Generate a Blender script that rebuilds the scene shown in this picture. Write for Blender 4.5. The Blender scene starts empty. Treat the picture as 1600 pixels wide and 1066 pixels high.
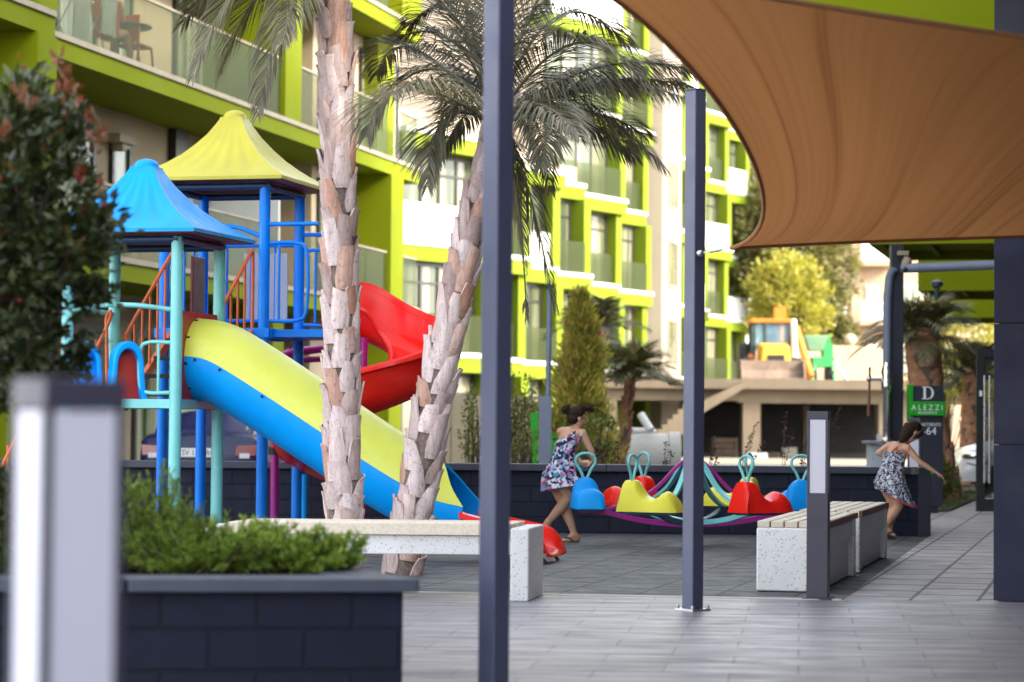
import bpy, math, random
from mathutils import Vector, Matrix, Quaternion
R = random.Random(7)
PI = math.pi
scene = bpy.context.scene
COL = scene.collection

# ---------------------------------------------------------------- camera
PITCH, ROLL, FPX, CAMZ = math.radians(1.94), math.radians(0.5), 3778.0, 1.1
cf = Vector((0, math.cos(PITCH), math.sin(PITCH)))
cr0 = Vector((1, 0, 0)); cu0 = Vector((0, -math.sin(PITCH), math.cos(PITCH)))
cr = cr0*math.cos(ROLL) + cu0*math.sin(ROLL)
cu = cu0*math.cos(ROLL) - cr0*math.sin(ROLL)
CAM = Vector((0, 0, CAMZ))
cam_d = bpy.data.cameras.new('camera')
cam_o = bpy.data.objects.new('camera', cam_d); COL.objects.link(cam_o)
mw = Matrix((cr, cu, -cf)).transposed().to_4x4(); mw.translation = CAM
cam_o.matrix_world = mw
cam_d.sensor_width = 36; cam_d.lens = 85; cam_d.clip_start = 0.05; cam_d.clip_end = 2000
cam_d.dof.use_dof = True; cam_d.dof.focus_distance = 18.2; cam_d.dof.aperture_fstop = 2.45
cam_d.dof.aperture_blades = 0
scene.camera = cam_o

def at(px, py, Y):
    """point of the place seen at that spot of the photo, Y metres ahead"""
    d = cf + cr*((px-800)/FPX) + cu*((533-py)/FPX)
    return CAM + d*(Y/d.y)
def ground(px, py, z=0.0):
    d = cf + cr*((px-800)/FPX) + cu*((533-py)/FPX)
    return CAM + d*((z-CAMZ)/d.z)
def px2x(px, Y): return at(px, 660, Y).x
TH = math.radians(14.0)
U = Vector((math.cos(TH), -math.sin(TH), 0)); V = Vector((math.sin(TH), math.cos(TH), 0)); Z = Vector((0, 0, 1))
GRID = Matrix((U, V, Z)).transposed()          # local (u,v,z) -> world

# ---------------------------------------------------------------- materials
def srgb(r, g, b):
    f = lambda c: (c/255/12.92 if c/255 <= .04045 else ((c/255+.055)/1.055)**2.4)
    return (f(r), f(g), f(b))
def new_mat(name):
    m = bpy.data.materials.new(name); m.use_nodes = True
    nt = m.node_tree; b = nt.nodes['Principled BSDF']
    return m, nt, b
def N(nt, t, **kw):
    n = nt.nodes.new(t)
    for k, v in kw.items():
        if k in n.inputs: n.inputs[k].default_value = v
        else: setattr(n, k, v)
    return n
def c4(c): return (c[0], c[1], c[2], 1)
def ramp(nt, fac, stops, interp='LINEAR'):
    r = nt.nodes.new('ShaderNodeValToRGB'); r.color_ramp.interpolation = interp
    e = r.color_ramp.elements
    while len(e) < len(stops): e.new(0.5)
    for i, (p, c) in enumerate(stops): e[i].position = p; e[i].color = c4(c)
    nt.links.new(fac, r.inputs[0]); return r.outputs[0]
def texco(nt, scale=(1, 1, 1), rot=0.0, out='Object'):
    t = nt.nodes.new('ShaderNodeTexCoord'); mp = nt.nodes.new('ShaderNodeMapping')
    mp.inputs['Scale'].default_value = scale; mp.inputs['Rotation'].default_value = (0, 0, rot)
    nt.links.new(t.outputs[out], mp.inputs[0]); return mp.outputs[0]
def worldco(nt, scale=(1, 1, 1), rot=0.0):
    t = nt.nodes.new('ShaderNodeNewGeometry'); mp = nt.nodes.new('ShaderNodeMapping')
    mp.inputs['Scale'].default_value = scale; mp.inputs['Rotation'].default_value = (0, 0, rot)
    nt.links.new(t.outputs['Position'], mp.inputs[0]); return mp.outputs[0]
def noise(nt, co, scale, detail=4, rough=.55, dist=0.0):
    n = N(nt, 'ShaderNodeTexNoise', Scale=scale, Detail=detail, Roughness=rough, Distortion=dist)
    nt.links.new(co, n.inputs['Vector']); return n.outputs['Fac']
def bump(nt, h, strength, dist=.01, normal=None):
    b = N(nt, 'ShaderNodeBump', Strength=strength, Distance=dist)
    nt.links.new(h, b.inputs['Height'])
    if normal: nt.links.new(normal, b.inputs['Normal'])
    return b.outputs[0]
def mixc(nt, fac, a, b, mode='MIX'):
    m = nt.nodes.new('ShaderNodeMix'); m.data_type = 'RGBA'; m.blend_type = mode
    for s, v in ((m.inputs[0], fac), (m.inputs[6], a), (m.inputs[7], b)):
        if isinstance(v, (int, float)): s.default_value = v
        elif isinstance(v, tuple): s.default_value = c4(v)
        else: nt.links.new(v, s)
    return m.outputs[2]
def plain(name, col, rough=.5, var=.12, nscale=6.0, bmp=.0, metal=0.0, spec=.5, coat=0.0, dirt=0.0, bscale=60):
    m, nt, b = new_mat(name)
    co = texco(nt)
    f = noise(nt, co, nscale, 5, .6)
    lo = tuple(c*(1-var) for c in col); hi = tuple(min(1, c*(1+var)) for c in col)
    c = ramp(nt, f, [(.3, lo), (.7, hi)])
    if dirt:
        f2 = noise(nt, co, nscale*3.1, 8, .75)
        d = ramp(nt, f2, [(.52, (0, 0, 0)), (.72, (1, 1, 1))])
        sc = nt.nodes.new('ShaderNodeMath'); sc.operation = 'MULTIPLY'; sc.inputs[1].default_value = dirt
        nt.links.new(d, sc.inputs[0])
        c = mixc(nt, sc.outputs[0], c, tuple(x*.45+.03 for x in col))
    nt.links.new(c, b.inputs['Base Color'])
    r = ramp(nt, noise(nt, co, nscale*2.3, 4), [(.3, (max(0, rough-.08),)*3), (.7, (min(1, rough+.1),)*3)])
    nt.links.new(r, b.inputs['Roughness'])
    b.inputs['Metallic'].default_value = metal
    b.inputs['Specular IOR Level'].default_value = spec
    b.inputs['Coat Weight'].default_value = coat; b.inputs['Coat Roughness'].default_value = .15
    if bmp: nt.links.new(bump(nt, noise(nt, co, bscale, 4), bmp, .004), b.inputs['Normal'])
    return m
M = {}
M['pole'] = plain('painted_steel_indigo', (.074, .079, .135), .40, .10, 3, .03, dirt=.25)
M['bollard'] = plain('bollard_paint', (.050, .047, .072), .42, .1, 3, .03, dirt=.25)
M['pole_dark'] = plain('painted_steel_dark', (.026, .027, .045), .4, .1, 3, .03)
M['pipe_grey'] = plain('grey_blue_pipe', (.16, .19, .26), .45, .1, 4)
M['teal'] = plain('teal_paint', (.20, .62, .62), .34, .06, 5, .02, coat=.1, dirt=.12)
M['blue'] = plain('blue_paint', (.0, .22, .88), .34, .08, 5, .02, spec=.3, dirt=.1)
M['blue_plastic'] = plain('blue_plastic', (.0, .34, .95), .38, .08, 3, .02, spec=.2, dirt=.12)
M['sky_plastic'] = plain('sky_blue_plastic', (.0, .32, .88), .4, .06, 3, .04, spec=.2)
M['lime_plastic'] = plain('lime_plastic', (.74, .79, .12), .34, .06, 2.5, .03, spec=.35, dirt=.10)
M['lemon_plastic'] = plain('lemon_plastic', (.47, .43, .055), .4, .06, 2.5, .04, spec=.25, dirt=.07)
M['saddle_yellow'] = plain('saddle_yellow', (.80, .74, .06), .35, .06, 2.5, .03, spec=.3)
M['red'] = plain('red_plastic', (.90, .016, .010), .2, .08, 3, .02, spec=.3)
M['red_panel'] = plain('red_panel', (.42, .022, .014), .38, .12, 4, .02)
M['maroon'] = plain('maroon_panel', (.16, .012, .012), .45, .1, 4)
M['orange'] = plain('orange_paint', (.66, .13, .025), .38, .12, 6, .02, dirt=.15)
M['purple'] = plain('purple_paint', (.40, .012, .28), .36, .08, 5, coat=.1)
M['navy_paint'] = plain('navy_paint', (.012, .05, .13), .4, .1, 5)
M['panel_grey'] = plain('pale_grey_panel', (.42, .46, .52), .5, .06, 3)
M['steel'] = plain('galvanised_steel', (.55, .56, .58), .3, .15, 12, metal=1.0)
M['black_rubber'] = plain('black_rubber', (.014, .014, .015), .6, .2, 8)
M['white_plastic'] = plain('white_diffuser', (.70, .69, .77), .4, .03, 2, spec=.2)
M['lime_wall'] = plain('lime_render', (.185, .225, .003), .8, .07, .6, .12, dirt=.10, bscale=14, spec=.12)
M['cream_wall'] = plain('cream_render', (.47, .375, .25), .85, .07, .5, .12, dirt=.10, bscale=14)
M['cream_far'] = plain('far_cream_render', (.36, .30, .23), .85, .06, .4, .1, dirt=.12)
M['lime_far'] = plain('far_lime_render', (.165, .225, .012), .8, .07, .4, .1, dirt=.1, spec=.15)
M['peach_wall'] = plain('peach_render', (.44, .32, .22), .85, .06, .3, .1, dirt=.12)
M['cream_trim'] = plain('cream_trim', (.33, .275, .18), .6, .08, 2)
M['white_paint'] = plain('white_paint', (.70, .69, .66), .45, .05, 2)
M['frame_dark'] = plain('dark_window_frame', (.03, .026, .024), .4, .15, 4)
M['soil'] = plain('soil', (.05, .035, .024), .95, .4, 9, .5)
M['bark_core'] = plain('palm_trunk_core', (.19, .145, .125), .95, .5, 40, .6)
M['bark_dark'] = plain('dark_bark', (.06, .045, .035), .9, .3, 12, .4)
M['skin'] = plain('skin', (.62, .35, .225), .48, .08, 12, .02)
M['hair'] = plain('dark_brown_hair', (.030, .017, .011), .75, .3, 30, .1, spec=.2)
M['concrete'] = plain('raw_concrete', (.165, .128, .088), .88, .14, .8, .3, dirt=.35, bscale=10)
M['concrete_pale'] = plain('pale_concrete', (.50, .49, .45), .8, .12, 2, .3, dirt=.3, bscale=20)
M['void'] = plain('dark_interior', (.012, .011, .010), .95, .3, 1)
M['loader_yellow'] = plain('machine_yellow', (.85, .42, .03), .45, .15, 2, dirt=.3)
M['loader_orange'] = plain('machine_orange', (.72, .19, .01), .45, .15, 2, dirt=.15)
M['mud_steel'] = plain('muddy_steel', (.20, .14, .10), .75, .3, 3, .3, dirt=.5)
M['machine_green'] = plain('machine_green', (.03, .36, .08), .5, .15, 3, dirt=.2)
M['sign_dark'] = plain('sign_charcoal', (.022, .026, .040), .4, .08, 4)
M['sign_green'] = plain('sign_green', (.010, .33, .012), .35, .04, 3)
M['letter_white'] = plain('white_lettering', (.85, .86, .88), .5, .02, 3)
M['letter_black'] = plain('black_lettering', (.01, .01, .01), .5, .02, 3)
M['plate_white'] = plain('plate_white', (.78, .79, .80), .35, .02, 3)
M['car_blue'] = plain('navy_car_paint', (.010, .015, .075), .3, .06, 2, spec=.3)
M['car_white'] = plain('white_car_paint', (.74, .76, .80), .25, .03, 2, coat=1.0)
M['lamp_red'] = plain('red_lamp_lens', (.22, .008, .010), .12, .1, 5, coat=.8)
M['chrome'] = plain('chrome', (.75, .75, .76), .12, .05, 8, metal=1.0)
M['wood'] = None
M['towel'] = plain('pale_towel', (.62, .66, .66), .9, .06, 8, .2)
M['red_cloth'] = plain('red_chair_plastic', (.62, .06, .035), .5, .1, 6)
M['green_table'] = plain('dark_green_table', (.015, .07, .05), .4, .1, 6)
M['sandal'] = plain('black_sandal', (.015, .014, .015), .6, .1, 8)
M['coral'] = plain('coral_strap', (.62, .12, .09), .7, .1, 20)
M['curtain'] = plain('pale_curtain', (.46, .48, .40), .9, .1, 3)

def m_glass(name, tint, fac, rough=.04):
    m, nt, b = new_mat(name)
    b.inputs['Base Color'].default_value = c4(tint); b.inputs['Roughness'].default_value = rough
    b.inputs['Coat Weight'].default_value = 0
    tr = N(nt, 'ShaderNodeBsdfTransparent'); tr.inputs[0].default_value = c4(tuple(.6+.4*t for t in tint))
    fr = N(nt, 'ShaderNodeFresnel', IOR=1.5)
    ad = nt.nodes.new('ShaderNodeMath'); ad.operation = 'ADD'; ad.use_clamp = True; ad.inputs[1].default_value = fac
    ad.operation = 'MULTIPLY_ADD'; nt.links.new(fr.outputs[0], ad.inputs[0]); ad.inputs[1].default_value = .22; ad.inputs[2].default_value = fac
    mx = nt.nodes.new('ShaderNodeMixShader')
    nt.links.new(ad.outputs[0], mx.inputs[0]); nt.links.new(tr.outputs[0], mx.inputs[1]); nt.links.new(b.outputs[0], mx.inputs[2])
    nt.links.new(mx.outputs[0], nt.nodes['Material Output'].inputs[0]); return m
M['glass_rail'] = m_glass('balustrade_glass', (.20, .24, .10), .035)
M['glass_clear'] = m_glass('window_glass', (.10, .14, .11), .16)
M['glass_frost'] = m_glass('frosted_glass', (.84, .86, .84), .72, .3)
M['glass_mug'] = m_glass('mug_glass', (.8, .85, .9), .25)
def m_pane(stops, sc):
    m, nt, b = new_mat('curtained_pane')
    g = nt.nodes.new('ShaderNodeNewGeometry')
    co = worldco(nt, (3.0, 3.0, .12))
    f = noise(nt, co, sc, 5, .6)
    c = ramp(nt, f, stops)
    nt.links.new(c, b.inputs['Base Color']); b.inputs['Roughness'].default_value = .06
    return m
M['pane'] = m_pane([(.34, (.045, .055, .040)), (.43, (.13, .16, .10)), (.53, (.36, .38, .27)), (.68, (.50, .49, .38))], 1.3)
M['pane_far'] = m_pane([(.34, (.04, .045, .035)), (.46, (.09, .11, .06)), (.55, (.20, .19, .13)), (.68, (.34, .29, .20))], .9)

def m_terrazzo():
    m, nt, b = new_mat('terrazzo_concrete')
    co = texco(nt)
    v = N(nt, 'ShaderNodeTexVoronoi', Scale=75.0); nt.links.new(co, v.inputs['Vector'])
    sp = ramp(nt, v.outputs['Distance'], [(.24, (1, 1, 1)), (.34, (0, 0, 0))])
    rnd = N(nt, 'ShaderNodeSeparateColor'); nt.links.new(v.outputs['Color'], rnd.inputs[0])
    sel = ramp(nt, rnd.outputs[0], [(.60, (0, 0, 0)), (.64, (1, 1, 1))])
    mul = mixc(nt, 1.0, sp, sel, 'MULTIPLY')
    tone = ramp(nt, rnd.outputs[1], [(0, (.12, .115, .11)), (.6, (.30, .29, .27)), (1, (.45, .40, .33))])
    base = ramp(nt, noise(nt, co, 3, 6, .6), [(.3, (.70, .695, .68)), (.7, (.80, .79, .78))])
    c = mixc(nt, mul, base, tone)
    st = ramp(nt, noise(nt, co, 9, 8, .8), [(.60, (0, 0, 0)), (.8, (.35, .35, .35))])
    c = mixc(nt, st, c, (.40, .37, .33))
    nt.links.new(c, b.inputs['Base Color']); b.inputs['Roughness'].default_value = .72
    nt.links.new(bump(nt, noise(nt, co, 130, 3), .25, .003), b.inputs['Normal'])
    return m
M['terrazzo'] = m_terrazzo()
def m_wood():
    m, nt, b = new_mat('weathered_slats')
    co = texco(nt, (30, 3, 30), TH)
    f = noise(nt, co, 1.5, 6, .65, .6)
    g = nt.nodes.new('ShaderNodeNewGeometry')
    c = ramp(nt, f, [(.25, (.56, .47, .36)), (.5, (.70, .62, .50)), (.75, (.78, .71, .60))])
    rr = ramp(nt, g.outputs['Random Per Island'], [(0, (.8, .8, .8)), (1, (1.1, 1.08, 1.05))])
    c = mixc(nt, 1.0, c, rr, 'MULTIPLY')
    nt.links.new(c, b.inputs['Base Color']); b.inputs['Roughness'].default_value = .6
    nt.links.new(bump(nt, f, .3, .004), b.inputs['Normal'])
    return m
M['wood'] = m_wood()
M['wood_red'] = plain('reddish_slat_edge', (.17, .055, .038), .55, .2, 9, .1)

def m_block(name, col, axis, bw, bh, mortar=.012, rot=0.0):
    """split-face block wall; axis 'x' = wall runs along local x, mapping uses x and z"""
    m, nt, b = new_mat(name)
    g = nt.nodes.new('ShaderNodeNewGeometry')
    sx = N(nt, 'ShaderNodeSeparateXYZ'); 
    mp = nt.nodes.new('ShaderNodeMapping'); mp.inputs['Rotation'].default_value = (0, 0, rot)
    nt.links.new(g.outputs['Position'], mp.inputs[0]); nt.links.new(mp.outputs[0], sx.inputs[0])
    ad = nt.nodes.new('ShaderNodeMath'); ad.operation = 'ADD'
    nt.links.new(sx.outputs[0], ad.inputs[0]); nt.links.new(sx.outputs[1], ad.inputs[1])
    cb = N(nt, 'ShaderNodeCombineXYZ'); nt.links.new((ad.outputs[0] if axis == 'xy' else sx.outputs[0]), cb.inputs[0]); nt.links.new(sx.outputs[2], cb.inputs[1])
    br = N(nt, 'ShaderNodeTexBrick', Scale=1.0); br.offset = .5
    br.inputs['Brick Width'].default_value = bw; br.inputs['Row Height'].default_value = bh
    br.inputs['Mortar Size'].default_value = mortar; br.inputs['Mortar Smooth'].default_value = .4
    br.inputs['Color1'].default_value = c4(tuple(c*.88 for c in col)); br.inputs['Color2'].default_value = c4(tuple(c*1.15 for c in col))
    br.inputs['Mortar'].default_value = c4(tuple(c*.62 for c in col))
    nt.links.new(cb.outputs[0], br.inputs['Vector'])
    f = noise(nt, g.outputs['Position'], 7, 8, .7)
    tone = ramp(nt, f, [(.3, (.78,)*3), (.62, (1.12,)*3), (.8, (1.35, 1.3, 1.3))])
    c = mixc(nt, 1.0, br.outputs['Color'], tone, 'MULTIPLY')
    sp = ramp(nt, noise(nt, g.outputs['Position'], 26, 5, .6), [(.70, (0, 0, 0)), (.78, (.30,)*3)])
    c = mixc(nt, sp, c, tuple(x*2.6+.04 for x in col))
    nt.links.new(c, b.inputs['Base Color']); b.inputs['Roughness'].default_value = .7; b.inputs['Specular IOR Level'].default_value = .25
    inv = nt.nodes.new('ShaderNodeMath'); inv.operation = 'SUBTRACT'; inv.inputs[0].default_value = 1
    nt.links.new(br.outputs['Fac'], inv.inputs[1])
    n1 = bump(nt, inv.outputs[0], .8, .006)
    n2 = bump(nt, noise(nt, g.outputs['Position'], 45, 6, .7), .45, .006, n1)
    nt.links.new(n2, b.inputs['Normal'])
    return m
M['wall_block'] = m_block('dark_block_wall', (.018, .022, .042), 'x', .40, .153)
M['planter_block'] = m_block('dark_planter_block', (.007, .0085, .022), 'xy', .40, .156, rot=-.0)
M['coping'] = plain('dark_coping', (.046, .055, .082), .5, .16, 5, .25, dirt=.3)

def m_tiles(name, col, size, rot, offset, mortar, streak, rough, edge, bstr, tone=.25, w2=None, sx=1.0, sy=1.0):
    m, nt, b = new_mat(name)
    co = worldco(nt, (1, 1, 1), rot)
    br = N(nt, 'ShaderNodeTexBrick', Scale=1.0); br.offset = offset
    br.inputs['Brick Width'].default_value = (w2 or size)*sx; br.inputs['Row Height'].default_value = size*sy
    br.inputs['Mortar Size'].default_value = mortar; br.inputs['Mortar Smooth'].default_value = .3
    br.inputs['Color1'].default_value = c4(tuple(c*(1-tone*.4) for c in col)); br.inputs['Color2'].default_value = c4(tuple(c*(1+tone*.5) for c in col))
    br.inputs['Mortar'].default_value = c4(tuple(c*edge for c in col))
    mq = nt.nodes.new('ShaderNodeMapping'); mq.inputs['Scale'].default_value = (sx, sy, 1); nt.links.new(co, mq.inputs[0]); nt.links.new(mq.outputs[0], br.inputs['Vector'])
    co2 = worldco(nt, streak, rot)
    f = noise(nt, co2, 1.0, 7, .62, .5)
    t = ramp(nt, f, [(.25, (1-tone*1.6,)*3), (.5, (1.0,)*3), (.75, (1+tone*1.3,)*3)])
    c = mixc(nt, 1.0, br.outputs['Color'], t, 'MULTIPLY')
    f3 = noise(nt, co, .55, 6, .7)
    t3 = ramp(nt, f3, [(.3, (.82,)*3), (.7, (1.13,)*3)])
    c = mixc(nt, 1.0, c, t3, 'MULTIPLY')
    nt.links.new(c, b.inputs['Base Color'])
    rr = ramp(nt, f, [(.3, (min(1, rough+.15),)*3), (.7, (max(.05, rough-.12),)*3)])
    nt.links.new(rr, b.inputs['Roughness'])
    inv = nt.nodes.new('ShaderNodeMath'); inv.operation = 'SUBTRACT'; inv.inputs[0].default_value = 1
    nt.links.new(br.outputs['Fac'], inv.inputs[1])
    n1 = bump(nt, inv.outputs[0], .6, .006)
    n2 = bump(nt, f, bstr, .02, n1)
    n3 = bump(nt, noise(nt, co, 160, 3, .7), .3, .002, n2)
    nt.links.new(n3, b.inputs['Normal'])
    return m
M['paving'] = m_tiles('riven_paving', (.235, .225, .248), .40, math.radians(6.8), .5, .006, (1.6, 8.0, 1), .42, .62, .5, .30, .6, sy=.6)
M['walkway'] = m_tiles('walkway_slabs', (.36, .335, .335), .42, TH+PI/2, .5, .014, (3, 6, 1), .66, .28, .2, .18, .62, sx=.38)
M['rubber'] = m_tiles('rubber_tiles', (.082, .090, .096), .5, TH, .0, .011, (5, 9, 1), .68, .16, .45, .34, sy=.4)
M['asphalt'] = plain('asphalt', (.11, .105, .10), .9, .25, .4, .4)
M['ground'] = plain('bare_ground', (.27, .23, .17), .95, .25, .12, .3)

def m_leaf(name, cols, rough=.45, transl=.35, spec=.4):
    m, nt, b = new_mat(name)
    g = nt.nodes.new('ShaderNodeNewGeometry')
    st = [(i/max(1, len(cols)-1), c) for i, c in enumerate(cols)]
    c = ramp(nt, g.outputs['Random Per Island'], st)
    f = noise(nt, worldco(nt), 2.2, 3)
    t = ramp(nt, f, [(.3, (.75,)*3), (.7, (1.2,)*3)])
    c = mixc(nt, 1.0, c, t, 'MULTIPLY')
    nt.links.new(c, b.inputs['Base Color']); b.inputs['Roughness'].default_value = rough
    b.inputs['Specular IOR Level'].default_value = spec
    tl = N(nt, 'ShaderNodeBsdfTranslucent')
    c2 = mixc(nt, 1.0, c, (1.3, 1.25, .6), 'MULTIPLY'); nt.links.new(c2, tl.inputs[0])
    mx = N(nt, 'ShaderNodeMixShader'); mx.inputs[0].default_value = transl
    nt.links.new(b.outputs[0], mx.inputs[1]); nt.links.new(tl.outputs[0], mx.inputs[2])
    nt.links.new(mx.outputs[0], nt.nodes['Material Output'].inputs[0]); return m
M['photinia'] = m_leaf('photinia_leaf', [(.014, .024, .006), (.026, .042, .010), (.042, .060, .016), (.075, .085, .030)], .36, .25, .4)
M['photinia_red'] = m_leaf('photinia_red_leaf', [(.24, .035, .03), (.20, .07, .03), (.14, .09, .035)], .35, .35)
M['juniper'] = m_leaf('juniper_spray', [(.05, .08, .012), (.12, .21, .022), (.21, .34, .040), (.34, .38, .07)], .6, .3)
M['frond'] = m_leaf('palm_leaflet', [(.055, .056, .034), (.090, .092, .060), (.140, .134, .092), (.25, .205, .15)], .45, .22, .35)
M['frond_dry'] = m_leaf('dry_palm_leaflet', [(.10, .075, .06), (.16, .125, .10), (.20, .165, .13)], .55, .2)
M['frond_far'] = m_leaf('far_palm_leaflet', [(.12, .13, .06), (.20, .20, .10), (.32, .27, .17)], .45, .25)
M['cypress'] = m_leaf('cypress_spray', [(.22, .25, .04), (.36, .36, .06), (.52, .45, .10), (.58, .40, .13)], .6, .35)
M['tree_dark'] = m_leaf('olive_leaf', [(.10, .11, .03), (.17, .17, .055), (.25, .21, .085)], .5, .3)
M['tree_yellow'] = m_leaf('yellow_green_leaf', [(.26, .27, .04), (.38, .36, .06), (.46, .40, .10)], .5, .4)
M['shrub'] = m_leaf('shrub_leaf', [(.07, .11, .02), (.15, .19, .04), (.26, .24, .08)], .5, .35)
M['sprig'] = m_leaf('dark_sprig_leaf', [(.05, .02, .025), (.09, .035, .035), (.10, .06, .04)], .5, .2)
M['grass'] = m_leaf('grass_blade', [(.04, .09, .01), (.08, .14, .02), (.14, .17, .03)], .6, .3)

def m_boot():
    m, nt, b = new_mat('palm_boot')
    g = nt.nodes.new('ShaderNodeNewGeometry')
    co = texco(nt, (26, 26, 3.0))
    f = noise(nt, co, 1.4, 6, .65, .4)
    c = ramp(nt, f, [(.22, (.34, .25, .235)), (.40, (.60, .50, .49)), (.58, (.74, .66, .65)), (.8, (.84, .78, .77))])
    tint = ramp(nt, g.outputs['Random Per Island'], [(0, (.58, .48, .45)), (.3, (.86, .78, .76)), (.75, (1.1, 1.04, 1.03)), (.84, (.95, .72, .60)), (1, (.70, .42, .30))])
    c = mixc(nt, 1.0, c, tint, 'MULTIPLY')
    n2 = noise(nt, texco(nt), 22, 8, .8)
    st = ramp(nt, n2, [(.54, (0, 0, 0)), (.70, (.75,)*3)])
    c = mixc(nt, st, c, (.15, .085, .07))
    nt.links.new(c, b.inputs['Base Color']); b.inputs['Roughness'].default_value = .8
    nt.links.new(bump(nt, f, .6, .01), b.inputs['Normal'])
    return m
M['boot'] = m_boot()
M['boot_red'] = plain('reddish_palm_trunk', (.58, .29, .17), .9, .35, 14, .5, dirt=.4)
M['fibre'] = m_leaf('trunk_fibre', [(.18, .14, .12), (.32, .27, .23), (.12, .09, .08)], .8, .1)

def m_sail():
    m, nt, b = new_mat('sail_fabric')
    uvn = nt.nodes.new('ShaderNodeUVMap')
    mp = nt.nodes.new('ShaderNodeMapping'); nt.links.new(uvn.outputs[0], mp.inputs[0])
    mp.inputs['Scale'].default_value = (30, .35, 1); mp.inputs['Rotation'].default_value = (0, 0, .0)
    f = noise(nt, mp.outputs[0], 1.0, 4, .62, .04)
    c = ramp(nt, f, [(.30, (.215, .084, .028)), (.43, (.335, .142, .049)), (.56, (.365, .158, .056)), (.66, (.33, .140, .049)), (.80, (.43, .190, .072))])  # stripe shadows and knit bands both put into the fabric colour
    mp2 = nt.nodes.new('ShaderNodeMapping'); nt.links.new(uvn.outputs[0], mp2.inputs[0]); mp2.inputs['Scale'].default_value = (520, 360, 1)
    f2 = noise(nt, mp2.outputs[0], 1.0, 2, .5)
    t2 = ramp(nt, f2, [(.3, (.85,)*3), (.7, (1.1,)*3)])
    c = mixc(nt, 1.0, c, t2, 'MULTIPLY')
    nt.links.new(c, b.inputs['Base Color']); b.inputs['Roughness'].default_value = .9; b.inputs['Specular IOR Level'].default_value = .1
    tl = N(nt, 'ShaderNodeBsdfTranslucent'); nt.links.new(c, tl.inputs[0])
    mx = N(nt, 'ShaderNodeMixShader'); mx.inputs[0].default_value = .62
    nt.links.new(b.outputs[0], mx.inputs[1]); nt.links.new(tl.outputs[0], mx.inputs[2])
    nt.links.new(mx.outputs[0], nt.nodes['Material Output'].inputs[0]); return m
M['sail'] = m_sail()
def m_dress(name, stops, scale, seed):
    m, nt, b = new_mat(name)
    co = texco(nt)
    v = N(nt, 'ShaderNodeTexVoronoi', Scale=scale); 
    n0 = N(nt, 'ShaderNodeTexNoise', Scale=scale*.7, Detail=2.0); nt.links.new(co, n0.inputs['Vector'])
    mp = mixc(nt, .06, co, n0.outputs['Color'], 'ADD')
    nt.links.new(mp, v.inputs['Vector'])
    s = N(nt, 'ShaderNodeSeparateColor'); nt.links.new(v.outputs['Color'], s.inputs[0])
    c = ramp(nt, s.outputs[seed], stops, 'CONSTANT')
    nt.links.new(c, b.inputs['Base Color']); b.inputs['Roughness'].default_value = .8
    return m
nv = (.012, .016, .065); wh = (.72, .74, .78); pk = (.62, .12, .40); tq = (.06, .30, .45); lb = (.30, .50, .72); vi = (.36, .26, .60)
M['dress_floral'] = m_dress('floral_dress', [(0, nv), (.29, wh), (.45, lb), (.54, pk), (.63, nv), (.72, tq), (.80, wh), (.92, vi)], 36, 0)
M['dress_navy'] = m_dress('navy_white_dress', [(0, nv), (.44, wh), (.62, nv), (.74, wh)], 75, 0)
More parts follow.
